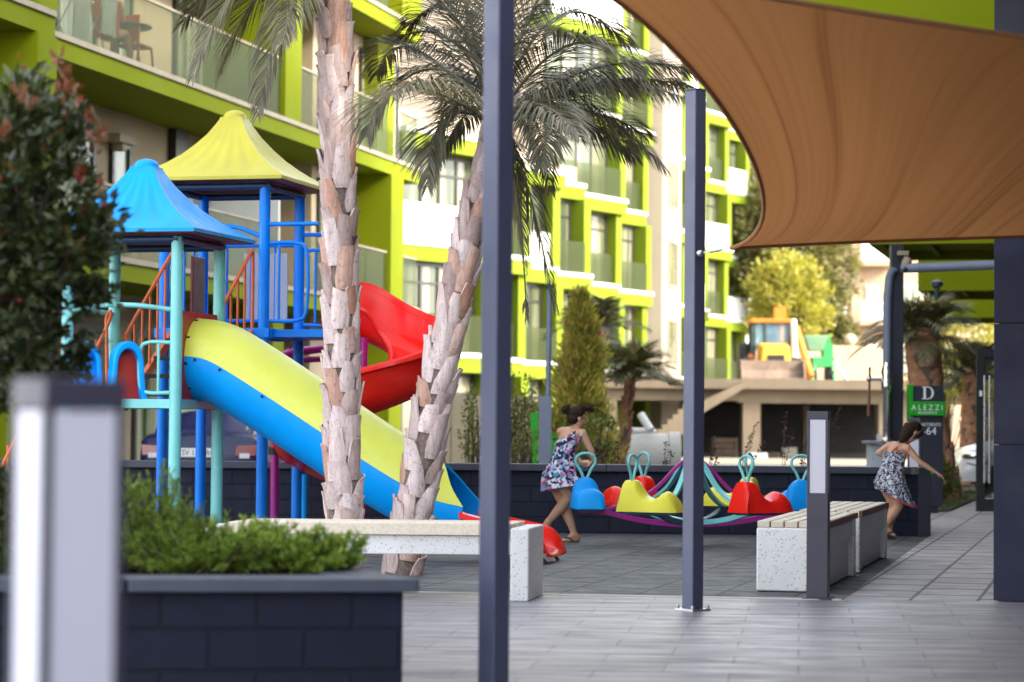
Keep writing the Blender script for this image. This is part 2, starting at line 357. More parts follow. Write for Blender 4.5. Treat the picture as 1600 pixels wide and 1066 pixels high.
# ---------------------------------------------------------------- geometry helpers
WM = {}
class MB:
    def __init__(s): s.v = []; s.f = []; s.mi = []; s.cur = 0
    def add(s, vs, fs):
        o = len(s.v); s.v += [Vector(p) for p in vs]; s.f += [tuple(i+o for i in f) for f in fs]; s.mi += [s.cur]*len(fs)
    def box(s, c, size, rot=None):
        x, y, z = (t/2 for t in size); c = Vector(c)
        vs = [Vector(p) for p in ((-x,-y,-z),(x,-y,-z),(x,y,-z),(-x,y,-z),(-x,-y,z),(x,-y,z),(x,y,z),(-x,y,z))]
        if rot is not None: vs = [rot @ p for p in vs]
        s.add([p+c for p in vs], [(0,3,2,1),(4,5,6,7),(0,1,5,4),(1,2,6,5),(2,3,7,6),(3,0,4,7)]); return s
    def hexa(s, b, t):     # bottom quad, top quad (ccw)
        s.add(list(b)+list(t), [(3,2,1,0),(4,5,6,7),(0,1,5,4),(1,2,6,5),(2,3,7,6),(3,0,4,7)]); return s
    def prism(s, poly, z0, z1):
        n = len(poly)
        s.add([Vector((p[0],p[1],z0)) for p in poly]+[Vector((p[0],p[1],z1)) for p in poly],
              [tuple(range(n-1,-1,-1)), tuple(range(n,2*n))]+[(i,(i+1)%n,(i+1)%n+n,i+n) for i in range(n)]); return s
    def grid(s, nu, nv, fn, wrap=False):
        vs = [Vector(fn(i/nu, j/nv)) for i in range(nu+1) for j in range(nv+1)]
        s.add(vs, [(i*(nv+1)+j, (i+1)*(nv+1)+j, (i+1)*(nv+1)+j+1, i*(nv+1)+j+1) for i in range(nu) for j in range(nv)]); return s
    def loft(s, rings, caps=True):
        n = len(rings[0]); o = len(s.v); vs = [Vector(p) for r in rings for p in r]; fs = []
        for k in range(len(rings)-1):
            for i in range(n):
                j = (i+1) % n; fs.append((k*n+i, k*n+j, (k+1)*n+j, (k+1)*n+i))
        if caps: fs += [tuple(range(n-1,-1,-1)), tuple(range((len(rings)-1)*n, len(rings)*n))]
        s.add(vs, fs); return s
    def tube(s, pts, r, n=10, caps=True):
        pts = [Vector(p) for p in pts]; k = len(pts)
        rs = list(r) if isinstance(r, (list, tuple)) else [r]*k
        rings = []; ref = None
        for i, p in enumerate(pts):
            t = (pts[min(i+1,k-1)]-pts[max(i-1,0)]).normalized()
            if ref is None:
                a = Vector((0,0,1)) if abs(t.z) < .9 else Vector((1,0,0)); ref = (a - t*a.dot(t)).normalized()
            else:
                ref = ref - t*ref.dot(t)
                ref = ref.normalized() if ref.length > 1e-6 else t.orthogonal().normalized()
            b = t.cross(ref)
            rings.append([p + (ref*math.cos(2*PI*j/n) + b*math.sin(2*PI*j/n))*rs[i] for j in range(n)])
        return s.loft(rings, caps)
    def ell(s, c, r, nu=14, nv=10, rot=None):
        c = Vector(c); rings = []
        for j in range(1, nv):
            a = PI*j/nv
            rings.append([Vector((r[0]*math.sin(a)*math.cos(2*PI*i/nu), r[1]*math.sin(a)*math.sin(2*PI*i/nu), -r[2]*math.cos(a))) for i in range(nu)])
        if rot is not None: rings = [[rot @ p for p in q] for q in rings]
        o = len(s.v); s.loft([[p+c for p in q] for q in rings], True); return s
    def lathe(s, c, prof, n=20, rot=None):
        c = Vector(c); rings = []
        for (r, z) in prof:
            q = [Vector((r*math.cos(2*PI*i/n), r*math.sin(2*PI*i/n), z)) for i in range(n)]
            if rot is not None: q = [rot @ p for p in q]
            rings.append([p+c for p in q])
        return s.loft(rings, True)
    def build(s, name, mat, parent=None, smooth=None, bevel=0.0, seg=2, uv=None):
        me = bpy.data.meshes.new(name)
        if parent is None:
            xs = [p.x for p in s.v]; ys = [p.y for p in s.v]; zs = [p.z for p in s.v]
            loc = Vector(((min(xs)+max(xs))/2, (min(ys)+max(ys))/2, min(zs))); inv = Matrix.Translation(-loc)
        else: inv = WM[parent.name].inverted()
        me.from_pydata([inv @ p for p in s.v], [], s.f); me.update()
        for mt in (mat if isinstance(mat, (list, tuple)) else [mat]): me.materials.append(M[mt] if isinstance(mt, str) else mt)
        if isinstance(mat, (list, tuple)): me.polygons.foreach_set('material_index', s.mi)
        if smooth is not None:
            me.polygons.foreach_set('use_smooth', [True]*len(me.polygons)); me.set_sharp_from_angle(angle=math.radians(smooth))
        if uv is not None:
            l = me.uv_layers.new(name='UVMap'); 
            for lp in me.loops: l.data[lp.index].uv = uv[lp.vertex_index]
        o = bpy.data.objects.new(name, me); COL.objects.link(o)
        if parent is None: o.location = loc; WM[o.name] = Matrix.Translation(loc)
        else: o.parent = parent; WM[o.name] = WM[parent.name]
        if bevel:
            b = o.modifiers.new('edge', 'BEVEL'); b.width = bevel; b.segments = seg; b.limit_method = 'ANGLE'; b.angle_limit = math.radians(35)
            if smooth is None:
                me.polygons.foreach_set('use_smooth', [True]*len(me.polygons)); me.set_sharp_from_angle(angle=math.radians(30)); b.harden_normals = True
        return o
def thing(name, label, cat, loc=(0,0,0), rz=0.0, group=None):
    o = bpy.data.objects.new(name, None); COL.objects.link(o); o.empty_display_size = .1
    o.location = loc; o.rotation_euler = (0, 0, rz)
    WM[o.name] = Matrix.Translation(Vector(loc)) @ Matrix.Rotation(rz, 4, 'Z')
    o['label'] = label; o['category'] = cat
    if group: o['group'] = group
    return o
def tag(o, label, cat, group=None, kind=None):
    if label: o['label'] = label
    if cat: o['category'] = cat
    if group: o['group'] = group
    if kind: o['kind'] = kind
    return o
def struct(o, label=None): o['kind'] = 'structure'; 
def kids(o): return [c for c in list(bpy.data.objects) if c.parent == o]
def copy_tree(o, parent=None):
    c = o.copy(); COL.objects.link(c)
    if parent is not None: c.parent = parent
    for ch in list(o.children): copy_tree(ch, c)
    return c
def text_part(name, body, size, mat, parent, org, right, up, ext=.004, align='LEFT', stretch=1.0, spacing=1.0):
    cu_ = bpy.data.curves.new(name, 'FONT'); cu_.body = body; cu_.size = size; cu_.extrude = ext; cu_.align_x = align; cu_.space_character = spacing
    to = bpy.data.objects.new(name+'_tmp', cu_); COL.objects.link(to)
    dg = bpy.context.evaluated_depsgraph_get(); me0 = bpy.data.meshes.new_from_object(to.evaluated_get(dg))
    right = Vector(right).normalized(); up = Vector(up).normalized(); nn = right.cross(up)
    b = MB(); b.add([Vector(org)+right*(p.co.x*stretch)+up*p.co.y+nn*p.co.z for p in me0.vertices], [tuple(p.vertices) for p in me0.polygons])
    bpy.data.objects.remove(to); bpy.data.curves.remove(cu_); bpy.data.meshes.remove(me0)
    return b.build(name, mat, parent)
def bez(p, n=16):
    p = [Vector(q) for q in p]; out = []
    for i in range(n+1):
        t = i/n; q = list(p)
        while len(q) > 1: q = [q[k].lerp(q[k+1], t) for k in range(len(q)-1)]
        out.append(q[0])
    return out
def spline(pts, n=8):     # catmull-rom through the points
    pts = [Vector(p) for p in pts]; P = [pts[0]*2-pts[1]]+pts+[pts[-1]*2-pts[-2]]; out = []
    for i in range(1, len(P)-2):
        a, b, c, d = P[i-1:i+3]
        for k in range(n):
            t = k/n; out.append(.5*((2*b)+(c-a)*t+(2*a-5*b+4*c-d)*t*t+(3*b-a-3*c+d)*t**3))
    out.append(pts[-1]); return out
def rnd(a, b): return R.uniform(a, b)
def rz_m(a): return Matrix.Rotation(a, 3, 'Z')

# ---------------------------------------------------------------- setting: ground sheets
def sheet(name, poly, z, mat):
    b = MB(); b.prism(poly, z-.05, z); o = b.build(name, mat); struct(o); return o
sheet('ground', [(-500,-300),(500,-300),(500,900),(-500,900)], -.016, 'ground')
sheet('asphalt_road', [(-60,26.8),(3.6,26.8),(16,69),(-30,69)], -.010, 'asphalt')
FA, FB = Vector((-1.2,15.72,0)), Vector((2.09,15.33,0))           # seam between paving and rubber
fdir = (FB-FA).normalized()
FL, FR = FA-fdir*9, FA+fdir*3.32
REnd = Vector((4.22,24.4,0))
sheet('terrace_paving', [(-14,-10),(9,-10),(9,FR.y-.0),(FR.x,FR.y),(FL.x,FL.y),(-14,FL.y)], 0.0, 'paving')
sheet('rubber_surface', [(FL.x,FL.y),(FR.x,FR.y),(REnd.x,REnd.y),(-10.1,24.4)], -.004, 'rubber')
sheet('walkway', [(FR.x,FR.y),(9,FR.y),(16.5,60),(12.1,60),(8.2,41),(5.75,31.6),(4.9,30.4),(REnd.x,REnd.y)], -.0035, 'walkway')
b = MB(); n_ = Vector((-fdir.y,fdir.x,0))*.05
b.prism([(FL-n_).xy, (FR-n_).xy, (FR+n_).xy, (FL+n_).xy], -.04, .006); struct(b.build('kerb_strip', 'concrete_pale', bevel=.004))

# planting bed behind the wall
b = MB(); b.prism([(-7,24.56),(4.0,24.56),(4.4,26.6),(-7,26.6)], -.02, .48); struct(b.build('planting_bed', 'soil'))

# ---------------------------------------------------------------- low wall
wall = thing('garden_wall', 'long low dark block wall with a smooth coping running behind the playground', 'wall', (-1.4,24.4,0))
b = MB(); b.box((-1.5,24.46,.31), (11.2,.18,.62)); b.build('block_wall', 'wall_block', wall)
b = MB()
x = -7.2
while x < 4.0:
    L = min(1.02, 4.12-x); b.box((x+L/2,24.44,.655), (L-.006,.26,.07)); x += L
b.build('coping', 'coping', wall, bevel=.006)
b = MB(); b.box((4.16,24.5,.345), (.12,.36,.69)); b.build('end_pier', 'pole_dark', wall, bevel=.004)

# ---------------------------------------------------------------- planter in front
PL = [Vector((-3.6,8.78,0)), Vector((-.34,9.18,0)), Vector((-1.15,11.0,0)), Vector((-3.9,11.0,0))]
planter = thing('block_planter', 'long dark block planter with flat coping holding the juniper shrubs', 'planter', (-2.1,9.0,0))
def inset(poly, d):
    n = len(poly); out = []
    for i in range(n):
        p0, p1, p2 = poly[i-1], poly[i], poly[(i+1)%n]
        a = (p1-p0).normalized(); c = (p2-p1).normalized(); na = Vector((-a.y,a.x,0)); nc = Vector((-c.y,c.x,0))
        m = (na+nc); m = m/(m.length_squared/2) if m.length > 1e-6 else na
        out.append(p1 + m*d)
    return out
pin = inset(PL, .045); pin2 = inset(PL, .24)
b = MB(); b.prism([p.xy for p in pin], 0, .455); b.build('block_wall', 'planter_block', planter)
b = MB(); n = 4
for i in range(n):
    j = (i+1) % n; L = (PL[j]-PL[i]).length; k = max(1, round(L/1.05))
    for q in range(k):
        t0, t1 = q/k+.0025, (q+1)/k-.0025
        o0, o1 = PL[i].lerp(PL[j], t0), PL[i].lerp(PL[j], t1); i0, i1 = pin2[i].lerp(pin2[j], t0), pin2[i].lerp(pin2[j], t1)
        b.hexa([Vector((p.x,p.y,.455)) for p in (o0,o1,i1,i0)], [Vector((p.x,p.y,.507)) for p in (o0,o1,i1,i0)])
b.build('coping', 'coping', planter, bevel=.006)
b = MB(); b.prism([p.xy for p in inset(PL, .2)], .44, .475); b.build('soil', 'soil', planter)

# ---------------------------------------------------------------- bollard lights
def bollard(label, loc, rz, w=.134, h=1.19, front_only=False):
    t = thing('bollard_light', label, 'bollard light', loc, rz, 'bollard lights by the playground')
    W = WM[t.name]
    def bb(c, s): 
        m = MB(); m.box(W @ Vector(c), s, W.to_3x3()); return m
    m = bb((0,0,h/2-.335+.0), (w,w,h-.67)); 
    m = MB(); m.box(W@Vector((0,0,(h-.52)/2)), (w,w,h-.52), W.to_3x3())
    for sx in (-1,1):
        for sy in (-1,1): m.box(W@Vector((sx*(w/2-.009),sy*(w/2-.009),h-.52+.235)), (.018,.018,.47), W.to_3x3())
    m.box(W@Vector((0,0,h-.025)), (w,w,.05), W.to_3x3())
    m.build('body', 'bollard', t, bevel=.003)
    for sx, sy, nm in ((0,-1,'f'),(1,0,'r'),(-1,0,'l'),(0,1,'b')):
        m = MB(); m.box(W@Vector((sx*(w/2-.012),sy*(w/2-.012),h-.285)), ((.016 if sx else w-.036),(.016 if sy else w-.036),.465), W.to_3x3())
        m.build('lens_panel', 'white_plastic', t)
    m = MB(); m.box(W@Vector((0,0,.006)), (w+.05,w+.05,.012), W.to_3x3()); m.build('base_plate', 'pole_dark', t, bevel=.002)
    return t
pN = at(118, 800, 3.9)
# near one: tall white panels reach far down, so it is the longer model
def bollard_tall(label, loc, rz, w, h):
    t = thing('bollard_light', label, 'bollard light', loc, rz, 'bollard lights by the playground'); W = WM[t.name]; r3 = W.to_3x3()
    m = MB(); m.box(W@Vector((0,0,.24)), (w,w,.48), r3)
    for sx in (-1,1):
        for sy in (-1,1): m.box(W@Vector((sx*(w/2-.008),sy*(w/2-.008),.48+(h-.53)/2)), (.016,.016,h-.53), r3)
    m.box(W@Vector((0,0,h-.025)), (w,w,.05), r3); m.build('body', 'bollard', t, bevel=.003)
    for sx, sy in ((0,-1),(1,0),(-1,0),(0,1)):
        m = MB(); m.box(W@Vector((sx*(w/2-.011),sy*(w/2-.011),.48+(h-.53)/2)), ((.015 if sx else w-.032),(.015 if sy else w-.032),h-.535), r3)
        m.build('lens_panel', 'white_plastic', t)
    m = MB(); m.box(W@Vector((0,0,.006)), (w+.05,w+.05,.012), r3); m.build('base_plate', 'pole_dark', t, bevel=.002)
    return t
ang = math.atan2(pN.x, pN.y)
bollard_tall('near white panelled bollard light in front of the block planter', (px2x(107,3.9),3.9,0), -ang+math.radians(22.6), .139, 1.165)
bollard('bollard light with a dark lower half beside the pale terrazzo benches', (px2x(1279.5,15.39),15.39,0), -TH)
bollard('bollard light behind the wall end, partly hidden by the girl in navy and white', (px2x(1429,25.6),25.6,0), -TH)

# ---------------------------------------------------------------- shade posts and sail
def post(label, loc, h, w):
    t = thing('shade_post', label, 'post', loc, math.radians(45)-math.atan2(loc[0],loc[1])-.0, 'posts carrying the shade sail'); W = WM[t.name]; r3 = W.to_3x3()
    m = MB(); m.box(W@Vector((0,0,h/2)), (w,w,h), r3); m.build('shaft', 'pole', t, bevel=.008, seg=3)
    m = MB(); m.box(W@Vector((0,0,.006)), (w+.06,w+.06,.012), r3)
    for sx in (-1,1):
        for sy in (-1,1): m.lathe(W@Vector((sx*(w/2+.016),sy*(w/2+.016),.012)), [(.012,0),(.012,.016),(.006,.022)], 8)
    m.build('base_plate', 'steel', t, bevel=.002)
    m = MB(); m.box(W@Vector((0,0,h+.004)), (w+.006,w+.006,.008), r3); m.build('top_cap', 'pole', t, bevel=.002)
    return t
NPOS = Vector((px2x(774.5,9.7),9.7,0)); APOS = Vector((px2x(1084,14.36),14.36,0))
npost = post('near indigo steel post in front of the leaning palm trunk', NPOS, 3.25, .092)
npost.rotation_euler = (0, math.radians(.55), npost.rotation_euler.z)
npost.rotation_mode = 'ZYX' if False else 'XYZ'
apost = post('indigo steel post on a silver base plate that holds the lower sail corner', APOS, 3.09, .092)
npost.rotation_euler = (0, 0, npost.rotation_euler.z)
Nc = at(800, -79, 9.72); A = at(1143, 386.5, 14.25)
R1 = at(2443, 176, 11.6); R2 = at(1716, 365.5, 15.1)
left = bez([Nc, at(1030,-34,11.0), at(1303,342,13.2), A], 40)
bot = bez([A, at(1180,383.5,14.4), at(1400,372,14.8), R2], 40)
top = bez([Nc, at(1200,3,10.2), at(1700,74,10.8), R1], 40)
right = bez([R1, R1.lerp(R2,.33)+Vector((-.5,0,.0)), R1.lerp(R2,.66)+Vector((-.5,0,0)), R2], 40)
nu_, nv_ = 40, 40
vs = []; uv = []
for i in range(nu_+1):
    for j in range(nv_+1):
        s_, t_ = i/nu_, j/nv_      # s along top (0 left..1 right), t from top to bottom
        p = top[i]*(1-t_)+bot[i]*t_ + left[j]*(1-s_)+right[j]*s_ - (Nc*(1-s_)*(1-t_)+R1*s_*(1-t_)+A*(1-s_)*t_+R2*s_*t_)
        w = math.sin(PI*s_)*math.sin(PI*t_)
        p = p + Vector((0,0,1))*(.0035*math.sin(26*s_+4*t_)*w + .006*math.sin(9*s_-7*t_+1)*w + .0012*math.sin(61*s_+3*t_)*min(1,4*w))
        vs.append(p); uv.append((s_,t_))
b = MB(); b.add(vs, [(i*(nv_+1)+j,(i+1)*(nv_+1)+j,(i+1)*(nv_+1)+j+1,i*(nv_+1)+j+1) for i in range(nu_) for j in range(nv_)])
sail = thing('shade_sail', 'tan brown fabric shade sail stretched from the indigo posts to the building', 'shade sail', A)
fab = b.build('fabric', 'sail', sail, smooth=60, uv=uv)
b = MB()
for c in (left, bot, top): b.tube([p+Vector((0,0,-.004)) for p in c], .013, 6)
b.build('hem', plain('sail_hem', (.30,.13,.05), .9, .1, 20), sail, smooth=60)
tb = APOS+Vector((0,0,at(1097,395.5,14.3).z)); tb2 = at(1094, 396, 14.29)
b = MB(); b.tube([tb2, tb2.lerp(A,.35)], .006, 6); b.tube([tb2.lerp(A,.3), tb2.lerp(A,.7)], .011, 8); b.tube([tb2.lerp(A,.65), A+Vector((.02,0,0))], .006, 6)
b.ell(tb2, (.022,.022,.022)); b.build('turnbuckle', 'steel', sail, smooth=50)

# ---------------------------------------------------------------- benches
def bench(label, org, ux, vy, W_, L_, end, apron_z=(.285,.40), htop=.45, solid=False):
    """org: front left corner, ux: unit along the width, vy: unit along the length"""
    t = thing('terrazzo_bench', label, 'bench', org); ux = Vector(ux); vy = Vector(vy); r3 = Matrix((ux,vy,Z)).transposed(); O = Vector(org)
    P = lambda a,b_,c: O+ux*a+vy*b_+Z*c
    for k in (0,1):
        m = MB(); y0 = 0 if k == 0 else L_-end
        m.box(P(W_/2,y0+end/2,(htop-.0)/2), (W_,end,htop), r3); m.build('end_block', 'terrazzo', t, bevel=.012, seg=3)
    m = MB()
    for a in (.04, W_-.04): m.box(P(a,L_/2,(apron_z[0]+apron_z[1])/2), (.07,L_-2*end-.002,apron_z[1]-apron_z[0]), r3)
    if solid: m.box(P(W_/2,L_/2,.155), (W_-.06,L_-2*end-.002,.26), r3)
    m.build('apron', 'terrazzo', t, bevel=.006)
    m = MB(); ns = 5; sw = (W_-.004*2)/ns
    for q in range(ns): m.box(P(.004+sw*(q+.5),L_/2,htop-.022), (sw-.014,L_-2*end-.006,.046), r3)
    m.build('slat_seat', 'wood', t, bevel=.004)
    return t
# long bench seen from its side
FBo = Vector((.115,14.93,0)); fx = Vector((.10,.62,0)).normalized(); fy = Vector((-1,.012,0)).normalized()
t = thing('terrazzo_bench', 'long white terrazzo bench with a beige wooden top in front of the palm trunks', 'bench', FBo)
P = lambda a,b_,c: FBo+fy*a+fx*b_+Z*c
r3 = Matrix((-fy,fx,Z)).transposed()
for a0, a1 in ((0,.115),(1.87,2.0)):
    m = MB(); m.hexa([P(a1,0,0),P(a0,0,0),P(a0,.62,0),P(a1,.62,0)],[P(a1,0,.452),P(a0,0,.452),P(a0,.62,.452),P(a1,.62,.452)]); m.build('end_block', 'terrazzo', t, bevel=.012, seg=3)
m = MB(); m.hexa([P(1.868,.03,.285),P(.117,.03,.285),P(.117,.12,.285),P(1.868,.12,.285)],[P(1.868,.03,.402),P(.117,.03,.402),P(.117,.12,.402),P(1.868,.12,.402)])
m.hexa([P(1.868,.50,.285),P(.117,.50,.285),P(.117,.59,.285),P(1.868,.59,.285)],[P(1.868,.50,.402),P(.117,.50,.402),P(.117,.59,.402),P(1.868,.59,.402)])
m.build('apron', 'terrazzo', t, bevel=.005)
m = MB()
for q in range(5):
    y0 = .005+q*.122; m.hexa([P(1.866,y0,.404),P(.119,y0,.404),P(.119,y0+.110,.404),P(1.866,y0+.110,.404)],[P(1.866,y0,.474),P(.119,y0,.474),P(.119,y0+.110,.474),P(1.866,y0+.110,.474)])
m.build('slat_seat', 'wood', t, bevel=.004)
B1 = Vector((1.636,16.1,0))
def rbench(label, org, L_):
    t = bench(label, org, U, V, .46, L_, .36, (.30,.40), .44, True)
    P = lambda a,b_,c: Vector(org)+U*a+V*b_+Z*c
    m = MB(); m.box(P(.463,L_/2,.418), (.012,L_-.74,.046), Matrix((U,V,Z)).transposed()); m.build('edge_slat', 'wood_red', t)
    return t
def rbench2(label, org, L_, eb):
    t = thing('terrazzo_bench', label, 'bench', org, -TH, 'slatted terrazzo benches beside the walkway'); O = Vector(org); r3 = GRID
    P = lambda a,b_,c: O+U*a+V*b_+Z*c
    for yy in (eb/2, L_-eb/2):
        m = MB(); m.box(P(.23,yy,.21), (.46,eb,.42), r3); m.build('end_block', 'terrazzo', t, bevel=.012, seg=3)
    m = MB(); m.box(P(.225,L_/2,.35), (.45,L_-2*eb-.002,.12), r3); m.box(P(.215,L_/2,.145), (.40,L_-2*eb-.002,.285), r3); m.build('body', 'terrazzo', t, bevel=.006)
    m = MB()
    for q in range(5): m.box(P(.045+q*.0925,L_/2,.443), (.080,L_-.012,.042), r3)
    m.build('slat_seat', 'wood', t, bevel=.004)
    m = MB(); m.box(P(.4705,L_/2,.443), (.012,L_-.02,.040), r3); m.build('edge_slat', 'wood_red', t, bevel=.002)
    return t
rbench2('nearer of the two slatted terrazzo benches, right behind the bollard light', B1, 1.92, .13)
rbench2('farther slatted terrazzo bench, next to the girl in navy and white', B1+V*2.2+U*.0, 2.25, .13)
# ---------------------------------------------------------------- play structure
A1 = Vector((-2.71,19.5,0)); S1 = .95
play = thing('play_structure', 'colourful two tower play structure with blue and yellow roofs and two slides', 'play structure', A1)
g1 = lambda a,b_,c=0.0: A1+U*a+V*b_+Z*c        # a along U (right), b along V (away)
def pole(mb, p, z0, z1, r=.05, n=18): mb.tube([p+Z*z0, p+Z*z1], r, n)
def rod(name, pts, r, mat, n=8, parent=None):
    m = MB(); m.tube(pts, r, n); return m.build(name, mat, parent or play, smooth=50)
def multirod(name, lists, mat, parent=None, n=8):
    m = MB()
    for pts, r in lists: m.tube(pts, r, n)
    return m.build(name, mat, parent or play, smooth=50)
# tower one posts (teal): near, left, right, back left
E1 = 2.58
for a, b_ in ((0,0),(-S1,0),(0,S1),(-S1,S1)):
    m = MB(); pole(m, g1(a,b_), 0, E1); m.build('post', 'teal', play, smooth=50)
A2b = 2.06
E2 = 3.2
for a, b_ in ((0,A2b),(-S1,A2b),(0,A2b+S1),(-S1,A2b+S1)):
    m = MB(); pole(m, g1(a,b_), 0, E2); m.build('post', 'blue', play, smooth=50)
def roof(c, z, half, H, mat, under):
    """sagging pyramid with pressed ribs, thick eave lip, small cap"""
    m = MB(); n = 24; rings = []
    prof = [(1.0,-.05),(1.0,.0),(.985,.012),(.93,.06),(.80,.145),(.66,.255),(.52,.385),(.39,.54),(.27,.71),(.19,.86),(.15,.945),(.145,.975)]
    per = []
    for side in range(4):
        for k in range(n):
            u = -1+2*k/n
            per.append([(u,-1),(1,u),(-u,1),(-1,-u)][side]+(k,))
    for q, (s, h) in enumerate(prof):
        ring = []
        for (x, y, k) in per:
            rib = 0.0
            if 3 <= q <= 8:
                ph = (k % n)/n*2-1
                rib = -.026*(math.cos(ph*PI*6)*.5+.5)*(1-abs(ph)**8)*math.sin(PI*(q-2.5)/6.2)
            ring.append(c+U*(x*s*half)+V*(y*s*half)+Z*(z+h*H+rib))
        rings.append(ring)
    m.loft(rings, False)
    top = z+.975*H
    m.loft([[c+U*x+V*y+Z*zz for (x,y) in [(r*math.cos(2*PI*i/20),r*math.sin(2*PI*i/20)) for i in range(20)]] for r, zz in ((.145*half*1.05,top-.01),(.145*half*1.0,top+.025),(.105*half,top+.055),(.05*half,top+.068))], True)
    r = m.build('tower_roof', mat, play, smooth=42)
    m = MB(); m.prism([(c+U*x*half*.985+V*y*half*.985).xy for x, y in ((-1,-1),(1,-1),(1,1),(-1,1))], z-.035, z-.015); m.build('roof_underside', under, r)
    m = MB()
    h2 = half*.70
    for x0,y0,x1,y1 in ((-1,-1,1,-1),(1,-1,1,1),(1,1,-1,1),(-1,1,-1,-1)):
        m.tube([c+U*x0*h2+V*y0*h2+Z*(z-.075), c+U*x1*h2+V*y1*h2+Z*(z-.075)], .032, 8)
    m.build('roof_frame', 'navy_paint', r, smooth=50)
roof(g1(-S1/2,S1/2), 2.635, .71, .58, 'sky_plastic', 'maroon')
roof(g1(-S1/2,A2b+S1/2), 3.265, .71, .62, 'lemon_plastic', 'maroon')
# decks
D1, D2 = 1.275, 1.93
m = MB(); m.box(g1(-S1/2,S1/2,D1-.03), (S1-.06,S1-.06,.05), GRID); m.build('deck', 'black_rubber', play)
m = MB()
for (a,b_,sx,sy) in ((-S1/2,0,S1,.05),(-S1/2,S1,S1,.05),(0,S1/2,.05,S1),(-S1,S1/2,.05,S1)): m.box(g1(a,b_,D1-.045), (sx,sy,.075), GRID)
m.build('deck_frame', 'teal', play, bevel=.004)
m = MB(); m.box(g1(-S1/2,A2b+S1/2,D2-.03), (S1+.04,S1+.04,.05), GRID); m.build('deck', 'blue', play)
m = MB()
for (a,b_,sx,sy) in ((-S1/2,A2b-.03,S1+.14,.05),(-S1/2,A2b+S1+.03,S1+.14,.05),(.055,A2b+S1/2,.05,S1),(-S1-.055,A2b+S1/2,.05,S1)): m.box(g1(a,b_,D2-.05), (sx,sy,.085), GRID)
m.build('deck_frame', 'blue', play, bevel=.004)
# stair from deck one up to deck two
st0, st1 = S1+.04, A2b-.05
for a in (-S1+.10, -.10):
    side = (-1 if a < -.4 else 1)
    zlo, zhi = D1+.02, D2
    m = MB(); m.hexa([g1(a-.02,st0,zlo-.12),g1(a+.02,st0,zlo-.12),g1(a+.02,st1,zhi-.12),g1(a-.02,st1,zhi-.12)],[g1(a-.02,st0,zlo-.02),g1(a+.02,st0,zlo-.02),g1(a+.02,st1,zhi-.02),g1(a-.02,st1,zhi-.02)])
    m.build('stringer', 'orange', play)
    rl = []
    za, zb = zlo+.56, zhi+.68
    rl.append((spline([g1(a,st0,zlo+.0), g1(a,st0,za-.07), g1(a,st0+.05,za+.02), g1(a,st1-.07,zb-.05), g1(a,st1,zb-.02), g1(a,st1+.03,zb-.10), g1(a,st1+.03,zhi-.02)], 6), .0165))
    for k in range(1,6):
        f = k/6.0; y = st0+(st1-st0)*f
        rl.append(([g1(a,y,zlo+(zhi-zlo)*f-.02), g1(a,y,za+(zb-za)*f-.02)], .0115))
    multirod('stair_rail', rl, 'orange')
m = MB()
for k in range(4):
    f = (k+.5)/4; m.box(g1(-S1/2,st0+(st1-st0)*f,D1+(D2-D1)*(f)-.04), (S1-.26,.22,.03), GRID)
m.build('step', 'black_rubber', play)
# deck one front railing: small teal hoop beside the near post, and curved rail
a0 = -.05; zt, zb_ = D1+.45, D1+.045
multirod('guard_hoop', [(spline([g1(a0,0,zt), g1(-.24,0,zt), g1(-.31,0,zt-.07), g1(-.31,0,zb_+.07), g1(-.24,0,zb_), g1(a0,0,zb_)],6), .0165), ([g1(-.15,0,zt),g1(-.15,0,zb_)], .013)], 'teal')
rod('curved_rail', spline([g1(-.04,-.0,1.99), g1(-.3,-.13,2.02), g1(-.62,-.13,2.02), g1(-S1+.04,0,1.99)],8), .021, 'teal')
rod('curved_rail', spline([g1(-S1,.04,2.0), g1(-S1-.13,.3,2.02), g1(-S1-.13,.62,2.02), g1(-S1,S1-.04,2.0)],8), .021, 'teal')
# arched blue side panels with maroon backs that flank the ladder at the left of deck one
def arch_panel(a, b0, tilt):
    m = MB(); n = 16; w, h, d = .21, .60, .075
    pts = [(-w*1.25,-.10),(-w*1.05,.12)]+[(-w*math.cos(PI*i/n), h-w*1.3+w*1.3*math.sin(PI*i/n)) for i in range(n+1)]+[(w*1.05,.12),(w*1.25,-.10)]
    fr = [g1(a, b0, D1)+V*x+Z*y+U*(d/2) for x,y in pts]; bk = [p-U*d for p in fr]
    k = len(pts)
    m.add(fr+bk, [tuple(range(k)), tuple(range(2*k-1,k-1,-1))]+[(i,i+k,(i+1)%k+k,(i+1)%k) for i in range(k)])
    o = m.build('ladder_side_panel', 'blue_plastic', play, smooth=40, bevel=.016, seg=3)
    m = MB(); pts2 = [(x*.70,y*.84) for x,y in pts]
    fr = [g1(a, b0, D1)+V*x+Z*y+U*(d/2+.012) for x,y in pts2]; bk = [p-U*.02 for p in fr]
    m.add(fr+bk, [tuple(range(k)), tuple(range(2*k-1,k-1,-1))]+[(i,i+k,(i+1)%k+k,(i+1)%k) for i in range(k)])
    m.build('inner_panel', 'red_panel', o)
